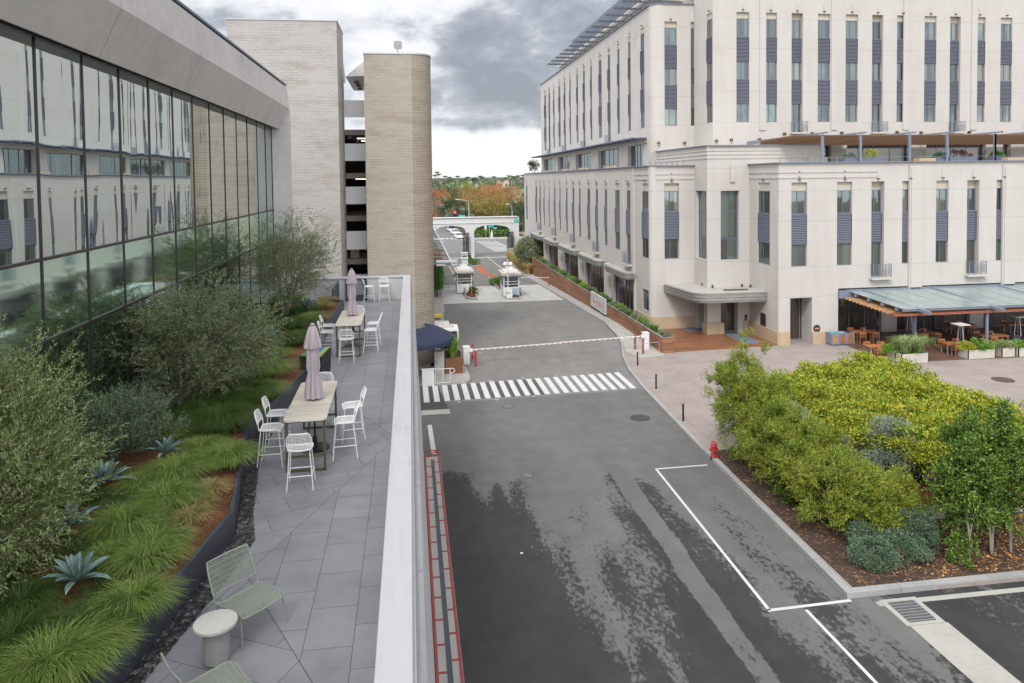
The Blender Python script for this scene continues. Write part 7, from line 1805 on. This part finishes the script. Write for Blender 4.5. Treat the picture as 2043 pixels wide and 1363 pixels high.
# ---- planter wall plants
for k in range(34):
    y = 50.0 + k * 1.55; x = 17.95 + rnd.uniform(-.12, .12); kind = k % 4; r = rnd.uniform(.42, .62)
    wh = 'counted %s along the cedar planter wall'
    mat = ['rosemary', 'green', 'bluegreen', 'herb'][kind] if k not in (16,) else 'lime'
    if kind in (1,): 
        t = thing('spiky_plant', 'dark green spiky plant growing in the cedar planter wall', 'plant', (x, y, 1.08), group='plants along the cedar planter wall'); quads_mesh('leaves', tuft((x, y, 1.05), .5, .75, 160, .03, droop=.2), L_['green'], t, off=(x, y, 1.08))
    else: bush('planter_plant', {'rosemary': 'grey-green mounded plant growing in the cedar planter wall', 'bluegreen': 'blue-green mounded plant growing in the cedar planter wall', 'herb': 'fresh green mounded plant growing in the cedar planter wall', 'lime': 'yellow-green mounded plant growing in the cedar planter wall'}[mat], 'plant', (x, y, 1.08), (x, y, 1.22), (.4, .75, .3), 24, 900, .16, .12, .045, mat, group='plants along the cedar planter wall', trunk=False)
# golden grass and big olive by the gateway side
for i in range(9):
    y = 104 + i * 2.6; x = 16.9 + .1 * (i % 3); q = thing('tall_grass', 'golden tall grass clump beside the kerb near the arch', 'grass', (x, y, gz(y)), group='golden grasses beside the kerb'); quads_mesh('blades', tuft((x, y, gz(y) + .1), 1.1, 2.1, 420, .045, droop=.3), L_['straw_tall'], q, off=(x, y, gz(y)))
    t2 = thing('tall_grass', 'green tall grass clump at the foot of the cedar wall end', 'grass', (17.6, y + 1, gz(y)), group='green grasses behind the golden ones'); quads_mesh('blades', tuft((17.6, y + 1, gz(y) + .1), 1.0, 1.6, 260, .045, droop=.3), L_['herb'], t2, off=(17.6, y + 1, gz(y)))
bush('olive_tree', 'broad grey olive tree at the far end of the podium', 'tree', (17.9, 107.5, -1.4), (17.9, 107.5, 1.5), (2.3, 3.0, 2.3), 170, 14000, .6, .26, .09, 'olive', hollow=.4, tmat='grey_bark')
# island plants
for i, (px, py, r, h, lab, mat) in enumerate(((938, 590, .8, .6, 'round bush on the left booth island, nearest the red bollard', 'grass_dark'), (930, 583, .7, .55, 'round bush at the back of the left booth island', 'green'), (1028, 592, .6, .4, 'small dark plant on the right booth island', 'green'), (940, 528, 1.6, .5, 'low planting in the bed before the arch pier', 'hedge'), (992, 570, .9, .55, 'low planting in the bed left of the right booth', 'hedge'), (932, 519, .6, .9, 'dark bush at the foot of the arch pier', 'hedge'))):
    p = GS(px, py); bush('island_bush', lab, 'bush', (p.x, p.y, p.z + .1), (p.x, p.y + .3, p.z + .35), (r, r * (2.2 if r > .85 else 1), h), 40, 2200, .3, .16, .06, mat, trunk=False)
for px, py, lab in ((936, 577, 'spiky green plant rising behind the bushes on the left booth island'), (1027, 590, 'spiky rosette on the right booth island')):
    p = GS(px, py); t = thing('spiky_plant', lab, 'plant', tuple(p)); quads_mesh('leaves', tuft((p.x, p.y, p.z + .2), .7, 1.1, 160, .06, droop=.3), L_['green'], t, off=tuple(p))
t = thing('spiky_plant', 'tall spiky grass-like plant in the wooden planter box by the awning', 'plant', (2.6, 46.8, 1.05)); quads_mesh('leaves', tuft((2.6, 46.8, 1.05), .65, 1.5, 240, .035, droop=.15), L_['herb'], t, off=(2.6, 46.8, 1.05))
# patio planter plants
def cp_tuft(i, lab, mat, r, h, n, w, xs):
    x0, x1, y0, y1, h0 = CP[i]
    for j, f in enumerate(xs):
        x = x0 + (x1 - x0) * f; y = (y0 + y1) / 2; t = thing('spiky_plant', lab + (' (%s)' % ['first', 'second', 'third'][j] if 0 else ''), 'plant', (x, y, h0 + .1), group=lab); quads_mesh('leaves', tuft((x, y, h0 + .1), r, h, n, w, droop=.35), L_[mat], t, off=(x, y, h0 + .1))
cp_tuft(0, 'spiky grass clump in the long concrete planter by the patio steps', 'olive_bright', 1.0, 1.35, 420, .035, (.3, .75))
def cp_bush(i, lab, mat, f, r, h, n=3500):
    x0, x1, y0, y1, h0 = CP[i]; x = x0 + (x1 - x0) * f; y = (y0 + y1) / 2; bush('planter_plant', lab, 'plant', (x, y, h0 + .0), (x, y - .05, h0 + .2), (r, .55, h), 50, n, .16, .09, .04, mat, trunk=False)
cp_bush(1, 'trailing green plant in the angled concrete planter', 'herb', .4, .8, .35); cp_bush(0, 'small trailing plant hanging over the long concrete planter', 'herb', .6, .3, .3, 900)
cp_bush(2, 'big bright green herb mound in the right concrete planter', 'herb', .6, .95, .5, 6000); cp_bush(2, 'lime leaved plant at the left end of the herb planter', 'lime', .1, .45, .3, 1500)
cp_bush(3, 'low grey-green plant in the concrete planter right of the herbs', 'olive_bright', .5, .7, .3, 3000); cp_bush(4, 'low plant in the last concrete planter at the right edge', 'herb', .3, .7, .3, 3000)
purp = leafmat('purple_leaves', [(.06, .025, .05), (.12, .05, .09), (.15, .12, .06)], .2); L_['purple'] = purp
for (xa, xb), mat, lab in zip(RP, ('olive_grey', 'lime', 'bluegreen', 'purple', 'hedge'), ('silver mound in the first roof terrace planter', 'yellow-green grass in the second roof terrace planter', 'blue-green mound in the third roof terrace planter', 'purple leaved plants in the fourth roof terrace planter', 'dark green plants in the roof terrace planter near the right edge')):
    xm = (xa + xb) / 2; bush('roof_plant', lab, 'plant', (xm, 51.1, ZP + .35), (xm, 51.1, ZP + .5), ((xb - xa) * .48, .35, .42 if mat in ('lime', 'purple') else .22), 40, 2600, .14, .12, .035, mat, trunk=False)
p = onX(1060, 343, PX + 1.0); bush('potted_tree', 'small round potted tree on the far corner of the podium roof', 'tree', (PX + 1.2, 118.5, ZP), (PX + 1.2, 118.5, ZP + 1.3), (.75, .75, .9), 30, 1600, .3, .2, .07, 'far_green')
# ================================================================ DISTANT TREES
def far_tree(label, px, py_top, y, w, mat, base_z=-1.7, n=5200, cl=60, name='tree', h=None, leaf=None, group='trees beyond the far street', asp=.8, low=.25):
    tp = onY(px, py_top, y); x = tp.x; H = tp.z - base_z; zc = base_z + H * (low + (1 - low) / 2); rz = H * (1 - low) / 2; lf = leaf or max(.3, y / 1447 * 1.3)
    P, D, C_ = crown_pts((x, y, zc), (w, w * asp, rz), cl, n, w * .26, .55); V = leaf_quads(P, D, lf * (.7 + .6 * rng.random(n)), lf * .6)
    mb = trunk_mb((x, y, base_z), (x, y, zc), .03 * H, .015 * H, [tuple(C_[i]) for i in rng.integers(0, cl, 6)], 5)
    return plant(name, label, 'tree', (x, y, base_z), V, mat, mb, 'grey_bark', group=group, part='crown')
far_tree('orange autumn tree nearest the tan tower', 872, 376, 215, 4.2, 'autumn1', n=6000)
far_tree('dark green tree left of the signal mast', 902, 397, 200, 4.6, 'far_green', n=7000)
far_tree('green tree rising behind the orange one', 866, 364, 330, 9, 'far_green', n=7000)
far_tree('bright green tree left of the autumn grove', 912, 364, 330, 9, 'far_bright', n=8000)
far_tree('dark green tree behind the white house', 888, 372, 300, 8, 'far_green', n=7000)
far_tree('tall rust tree at the left of the autumn grove', 930, 371, 300, 8, 'autumn2', n=9000)
far_tree('rust tree in the middle of the autumn grove', 950, 373, 265, 8, 'autumn2', n=9000)
far_tree('sparse rust tree right of the grove middle', 972, 378, 290, 9, 'autumn1', n=7000)
far_tree('gold-green tree directly above the arch', 958, 400, 205, 6.5, 'autumn3', n=9000)
far_tree('olive gold tree above the right part of the arch', 985, 402, 200, 6.0, 'autumn3', n=9000)
far_tree('tall orange tree with a pointed top', 987, 364, 330, 7, 'autumn1', n=7000)
far_tree('rust tree near the podium edge', 1015, 374, 260, 7, 'autumn2', n=9000)
far_tree('orange tree between the two tall rust ones', 1000, 385, 235, 6, 'autumn2', n=7000)
far_tree('orange-brown tree above the right lamp', 1008, 366, 350, 8, 'autumn1', n=6000)
far_tree('bright green tree at the podium corner', 1040, 385, 300, 8, 'far_bright', n=7000)
far_tree('dark tree right of the arch beside the podium', 1042, 408, 185, 4.5, 'far_green', n=7000)
far_tree('dark tree behind the right lamp post', 1030, 402, 205, 5.0, 'far_green', n=6000)
far_tree('green street tree beyond the parked cars', 944, 452, 215, 5, 'far_green', n=5000)
for k in range(6): far_tree('dark clipped tree in the far corner garden', 955 + k * 14, 452, 192 + k, 3.2, 'far_green', n=2600, group='dark trees in the far corner garden', low=.3)
mbh = MB()
# hedge at far corner
P, D = box_leaves(13.8, 24, 176, 178.5, -1.4, -.3, 3500, .3); t = thing('hedge', 'low green hedge on the far street corner', 'hedge', (18, 177, -1.5)); quads_mesh('foliage', leaf_quads(P, D, .4, .22), L_['hedge'], t, off=(18, 177, -1.5))
# row behind and a wood to the horizon
gi = 0
for k in range(34):
    px = rnd.uniform(850, 1060); y = rnd.uniform(420, 900); far_tree('distant green tree in the wooded suburb', px, rnd.uniform(356, 367), y, rnd.uniform(5, 11), rnd.choice(['far_green', 'far_green', 'far_bright', 'olive']), n=1500, cl=30, group='distant green trees in the suburb')
def palm(label, px, py, y, h=None):
    tp = onY(px, py, y); base = (tp.x, y, -1.7); t = thing('palm_tree', label, 'palm tree', base, group='palms on the skyline'); mb = MB(); mb.tube([base, (tp.x, y, tp.z)], [y / 1447 * .7, y / 1447 * .5], 5); mb.build('trunk', M['grey_bark'], t, world=True)
    n = 26; s = y / 1447 * 7; quads_mesh('fronds', tuft((tp.x, y, tp.z), s, s * .9, 90, s * .12, droop=.8), L_['palm'], t, off=base)
pl_ = [(872, 346, 520), (875, 350, 560), (868, 352, 600), (888, 354, 700), (897, 356, 760), (913, 354, 700), (933, 356, 900), (958, 354, 800), (962, 356, 850), (985, 355, 900), (1015, 353, 700), (1022, 354, 720), (1028, 355, 800), (1034, 353, 750), (1043, 352, 640), (1047, 356, 700), (1008, 357, 950), (948, 357, 1000)]
for i, (a, b, c_) in enumerate(pl_): palm('tall palm on the skyline' , a, b, c_)
# wooded far hills
nT = 2300; ty = 430 + 1900 * rng.random(nT) ** 1.5; tx = ty * np.tan(rng.uniform(-.30, .55, nT)); th = rng.uniform(3, 12, nT) + 9 * np.clip((ty - 900) / 1400, 0, 1); tr0 = rng.uniform(3.5, 8, nT) * (1 + ty / 2500)
ki = np.repeat(np.arange(nT), 46); dd = sph(len(ki)); dd[:, 2] = np.abs(dd[:, 2]); P = np.stack([tx[ki] + dd[:, 0] * tr0[ki], ty[ki] + dd[:, 1] * tr0[ki], -3 + th[ki] * (.45 + .55 * dd[:, 2])], 1); D = nrm(dd + rng.normal(size=dd.shape) * .5); sz = ty[ki] / 1447 * 2.4
V = leaf_quads(P, D, sz, sz * .8); o = quads_mesh('far_woodland', V, L_['woodland']); tag(o, 'wooded suburban hills melting into the horizon', 'woodland', kind='stuff')
for k in range(16):
    px = 868 + 11.3 * k + rnd.uniform(-4, 4); yy_ = rnd.choice([520, 640, 760, 900, 1100]); x_ = onY(px, 360, yy_).x; zz_ = rnd.uniform(8, 12); sz_ = yy_ / 1447 * rnd.uniform(5, 9); t = thing('house', 'pale distant house roof among the suburb trees', 'house', (x_, yy_, -1.7), group='pale houses scattered through the distant trees')
    mb = MB(); mb.box(x_ - sz_ / 2, x_ + sz_ / 2, yy_, yy_ + sz_, -1.7, zz_); mb.build('wall', crm if k % 2 else M['white_paint'], t, world=True); mb = MB(); mb.poly([(x_ - sz_ / 2, yy_ - .5, zz_), (x_ + sz_ / 2, yy_ - .5, zz_), (x_ + sz_ / 2, yy_ + sz_ / 2, zz_ + sz_ * .2), (x_ - sz_ / 2, yy_ + sz_ / 2, zz_ + sz_ * .2)]); mb.build('roof', [gr, terr][k % 2], t, world=True)
mb = MB(); mb.poly([(-2500, 2500, 0), (2500, 2500, 0), (2500, 3200, 26), (-2500, 3200, 20)]); struct('far_hills', mb, simple('hill_green', (.06, .09, .06), .95, var=.2, usepos=True, scale=.01))
# ================================================================ TERRACE FURNITURE
def bar_table(label, loc, rz):
    t = thing('bar_table', label, 'table', loc, rz, group='slatted bar tables on the terrace'); L, Wd, h = 2.75, .82, 1.05
    mb = MB(); r = .1; ol = []
    for cx_, cy_, a0 in ((Wd / 2 - r, L / 2 - r, 0), (-Wd / 2 + r, L / 2 - r, 90), (-Wd / 2 + r, -L / 2 + r, 180), (Wd / 2 - r, -L / 2 + r, 270)):
        for k in range(5): a = R_(a0 + k * 22.5); ol.append((cx_ + r * math.cos(a), cy_ + r * math.sin(a)))
    mb.prism(ol, h - .03, h); mb.build('tabletop', M['teak'], t)
    mb = MB(); i = .05
    for y in (-L / 2 + .12, L / 2 - .12):
        for x in (-Wd / 2 + i, Wd / 2 - i): mb.bar((x, y, 0), (x, y, h - .03), .045)
        mb.bar((-Wd / 2 + i, y, .022), (Wd / 2 - i, y, .022), .045); mb.bar((-Wd / 2 + i, y, .30), (Wd / 2 - i, y, .30), .04); mb.bar((-Wd / 2 + i, y, h - .055), (Wd / 2 - i, y, h - .055), .045)
    mb.bar((-Wd / 2 + i, -L / 2 + .12, h - .055), (-Wd / 2 + i, L / 2 - .12, h - .055), .045); mb.bar((Wd / 2 - i, -L / 2 + .12, h - .055), (Wd / 2 - i, L / 2 - .12, h - .055), .045)
    mb.bar((0, -L / 2 + .12, .3), (0, -.35, h - .1), .035); mb.bar((0, L / 2 - .12, .3), (0, .35, h - .1), .035)
    mb.build('frame', M['olive_metal'], t); return t
def closed_umbrella(label, loc, sc=1.0):
    t = thing('closed_umbrella', label, 'umbrella', loc, group='closed mauve umbrellas standing through the bar tables')
    fold = lambda a, z: 1 + .16 * math.sin(8 * a + z * 1.3) + .05 * math.sin(17 * a)
    mb = MB(); mb.lathe([(.175, 1.10), (.17, 1.2), (.145, 1.45), (.105, 1.62), (.13, 1.75), (.115, 2.1), (.10, 2.25)], n=48, fn=fold); mb.build('canopy', M['mauve'], t, smooth=True)
    mb = MB(); mb.lathe([(.165, 2.16), (.165, 2.2), (.115, 2.45), (.075, 2.58), (.05, 2.62)], n=48, fn=fold); mb.build('top_flounce', M['mauve'], t, smooth=True)
    mb = MB(); mb.lathe([(.112, 1.60), (.118, 1.63), (.112, 1.66)], n=20); mb.build('tie_strap', M['mauve'], t)
    mb = MB(); mb.tube([(0, 0, .02), (0, 0, 2.66)], .022, 10); mb.build('pole', M['black'], t)
    mb = MB(); mb.lathe([(.30, 0), (.30, .03), (.06, .06), (.04, .25)], n=24); mb.build('base', M['black'], t); mb = MB(); mb.lathe([(.05, 2.64), (.045, 2.67)], n=12); mb.build('finial', M['grey_metal'], t); return t
def grid_patch(mb, f, nu, nv, w, border=.011, diag=False):
    """woven wire panel over f(u,v)->Vector"""
    if diag:
        st = 1.0 / nu
        for k in range(-nv, nu):
            for s in (1, -1):
                pts = []
                for j in range(nv + 1):
                    u = (k + j) / nu if s == 1 else (k + nv - j) / nu; v = j / nv
                    if -1e-6 <= u <= 1 + 1e-6: pts.append(f(min(1, max(0, u)), v))
                for a, b in zip(pts[:-1], pts[1:]): mb.bar(a, b, w)
        for j in range(0, nv + 1): 
            if j % 2 == 0:
                pts = [f(i / 6, j / nv) for i in range(7)]
                for a, b in zip(pts[:-1], pts[1:]): mb.bar(a, b, w)
    else:
        for i in range(nu + 1):
            pts = [f(i / nu, j / 4) for j in range(5)]
            for a, b in zip(pts[:-1], pts[1:]): mb.bar(a, b, w)
        for j in range(nv + 1):
            pts = [f(i / 4, j / nv) for i in range(5)]
            for a, b in zip(pts[:-1], pts[1:]): mb.bar(a, b, w)
    loop = [f(u, 0) for u in np.linspace(0, 1, 7)] + [f(1, v) for v in np.linspace(0, 1, 7)][1:] + [f(u, 1) for u in np.linspace(1, 0, 7)][1:] + [f(0, v) for v in np.linspace(1, 0, 7)][1:]
    mb.tube(loop, border, 6, cap=False)
def wire_stool(label, loc, rz, seat_h=.75, mat='stool_white'):
    t = thing('bar_stool', label, 'stool', loc, rz, group='white wire bar stools on the terrace')
    w0, w1 = .19, .225
    def seat(u, v): x = (u - .5) * 2 * (w0 + (w1 - w0) * (1 - abs(2 * v - 1) ** 3)) ; y = -.20 + .40 * v; return Vector((x, y, seat_h - .02 * math.sin(math.pi * u) - (.03 * (1 - v / .15) if v < .15 else 0)))
    def back(u, v): 
        wd = (.225 - .07 * v ** 3); x = (u - .5) * 2 * wd; return Vector((x, .21 + .07 * v + .03 * (1 - (2 * u - 1) ** 2), seat_h + .12 + .21 * v))
    mb = MB(); grid_patch(mb, seat, 11, 11, .007, .012); mb.build('seat', M[mat], t)
    mb = MB(); grid_patch(mb, back, 11, 7, .007, .012)
    for s in (-1, 1): mb.tube([(s * .20, .19, seat_h - .01), (s * .215, .205, seat_h + .06), tuple(back(0 if s < 0 else 1, 0))], .011, 6)
    mb.build('backrest', M[mat], t)
    for sx in (-1, 1):
        for sy in (-1, 1):
            mb = MB(); mb.tube([(sx * .18, sy * .17, seat_h - .02), (sx * .235, sy * .245, 0)], .011, 6); mb.build('leg', M[mat], t)
    k = .3; zf = .27; X_, Y_ = .18 + .055 * (1 - zf / seat_h), .17 + .075 * (1 - zf / seat_h); mb = MB(); mb.tube([(-X_, -Y_, zf), (X_, -Y_, zf)], .01, 6); mb.tube([(-X_, Y_, zf), (X_, Y_, zf)], .009, 6); mb.tube([(-X_, -Y_, zf), (-X_, Y_, zf)], .009, 6); mb.tube([(X_, -Y_, zf), (X_, Y_, zf)], .009, 6); mb.build('footrest', M[mat], t); return t
TZ_ = TZ
a = G(570, 943, TZ_); b = G(648, 940, TZ_); t1 = ((a.x + b.x) / 2, a.y + 1.25, TZ_)
a2 = G(672, 713, TZ_); b2 = G(719, 712, TZ_); t2 = ((a2.x + b2.x) / 2, a2.y + 1.25, TZ_)
B1 = bar_table('near slatted bar table with a pale top and olive frame', t1, R_(.8))
B2 = dup(B1, t2, 0, 'far slatted bar table with a pale top and olive frame')
U1 = closed_umbrella('closed mauve umbrella through the near bar table', (t1[0] + .03, t1[1] - .02, TZ_))
U2 = dup(U1, (t2[0] + .02, t2[1] + .3, TZ_), .4, 'closed mauve umbrella through the far bar table')
S0 = None
st = [ # px,py of the seat-floor point; rotation; label
 (t1[0] + .02, t1[1] - 1.95, 180 + 3, 'white wire stool at the near end of the near table'), (t1[0] - .72, t1[1] - .75, 90, 'white wire stool on the planter side of the near table, closer'), (t1[0] - .75, t1[1] + .15, 90, 'white wire stool on the planter side of the near table, farther'),
 (t1[0] + .70, t1[1] - .55, -84, 'white wire stool on the parapet side of the near table, closer'), (t1[0] + .78, t1[1] + .45, -80, 'white wire stool on the parapet side of the near table, farther'), (t1[0] + .0, t1[1] + 1.75, 0, 'white wire stool at the far end of the near table'),
 (t2[0] + .0, t2[1] - 1.9, 180, 'white wire stool at the near end of the far table'), (t2[0] - .72, t2[1] - .75, 90, 'white wire stool on the planter side of the far table, closer'), (t2[0] - .78, t2[1] + .3, 90, 'white wire stool on the planter side of the far table, farther'),
 (t2[0] + .68, t2[1] - .7, -90, 'white wire stool on the parapet side of the far table, closer'), (t2[0] + .72, t2[1] + .4, -88, 'white wire stool on the parapet side of the far table, farther'), (t2[0] + .1, t2[1] + 1.75, 0, 'white wire stool just behind the far table')]
for x, y, rz, lab in st:
    # the back is on local +y: turn it away from the table
    if S0 is None: S0 = wire_stool(lab, (x, y, TZ_), R_(rz))
    else: dup(S0, (x, y, TZ_), R_(rz), lab)
p = G(737, 602, TZ_); dup(S0, (p.x, 34.35, TZ_), R_(95), 'white stool beside the black mesh gate'); p = G(767, 600, TZ_); dup(S0, (p.x, 34.5, TZ_), R_(4), 'white stool with its back to the far wall, near the corner')
# lounge chairs in sage green
def lounge(label, loc, rz):
    t = thing('lounge_chair', label, 'chair', loc, rz, group='sage green perforated lounge chairs')
    def seat(u, v): return Vector(((u - .5) * .62, -.33 + .55 * v, .40 - .05 * v - (.05 * (1 - v / .12) ** 2 if v < .12 else 0) - .015 * math.sin(math.pi * u)))
    def back(u, v): wd = .31 - .02 * v ** 4; return Vector(((u - .5) * 2 * wd, .27 + .16 * v + .02 * math.sin(math.pi * u), .45 + .36 * v))
    mb = MB(); grid_patch(mb, seat, 20, 17, .0065, .011, True); mb.build('seat', M['sage'], t)
    mb = MB(); grid_patch(mb, back, 20, 12, .0065, .012, True)
    for s in (-1, 1): mb.tube([(s * .30, .21, .345), (s * .31, .25, .38), tuple(back(0 if s < 0 else 1, 0))], .011, 6)
    mb.build('backrest', M['sage'], t)
    for sx in (-1, 1):
        for sy in (-1, 1): mb = MB(); mb.tube([(sx * .30, sy * .22 - .05, .37), (sx * .33, sy * .33 - .02, 0)], .011, 6); mb.build('leg', M['sage'], t)
    return t
c1 = G(497, 1215, TZ_)
LC = lounge('sage green perforated lounge chair beside the round stone table', (-2.13, 9.45, TZ_), R_(47))
dup(LC, (-2.1, 7.75, TZ_), R_(125), 'sage green perforated lounge chair cut off by the bottom edge')
# round stone side table
p = G(432, 1318, TZ_); t = thing('side_table', 'round cast stone side table with a fluted pedestal', 'table', (p.x, p.y, TZ_)); x_ = 0
mb = MB(); mb.lathe([(.225, .435), (.245, .44), (.25, .455), (.245, .475), (.22, .48), (.001, .481)], n=48); mb.build('tabletop', M['table_stone'], t, smooth=True)
mb = MB(); mb.lathe([(.125, 0), (.15, .02), (.158, .10), (.15, .28), (.125, .40), (.115, .438)], n=72, fn=lambda a, z: 1 + .018 * math.cos(30 * a)); mb.build('pedestal', simple('fluted_stone', (.30, .30, .285), .8, var=.12, scale=5), t, smooth=True)
# recycling box
p = G(645, 740, TZ_); t = thing('recycling_box', 'black waste box with green and blue labelled lid beside the planter', 'bin', (-2.72, 20.9, TZ_), R_(-18))
mb = MB(); mb.hexa([(-.30, -.30, 0), (.30, -.30, 0), (.30, .30, 0), (-.30, .30, 0), (-.33, -.33, .78), (.33, -.33, .78), (.33, .33, .92), (-.33, .33, .92)]); mb.build('body', M['black'], t)
lg = simple('label_green', (.07, .20, .05), .5); lb = simple('label_blue', (.02, .16, .34), .5); lt = simple('label_lime', (.24, .34, .08), .5)
for (x0, x1, m_) in ((-.30, -.10, lg), (-.08, .14, lb), (.16, .30, lt)): mb = MB(); mb.hexa([(x0, -.30, .795), (x1, -.30, .795), (x1, .28, .915), (x0, .28, .915), (x0, -.30, .81), (x1, -.30, .81), (x1, .28, .93), (x0, .28, .93)]); mb.build('lid_label', m_, t)
mb = MB()
for x in (-.2, .03): mb.hexa([(x - .06, -.12, .835), (x + .06, -.12, .835), (x + .06, .1, .882), (x - .06, .1, .882), (x - .06, -.12, .845), (x + .06, -.12, .845), (x + .06, .1, .892), (x - .06, .1, .892)])
mb.build('opening', M['rubber'], t)
mb = MB(); mb.box(-.33, -.31, .0, .33, .9, 1.02); mb.build('side_flag', lg, t)
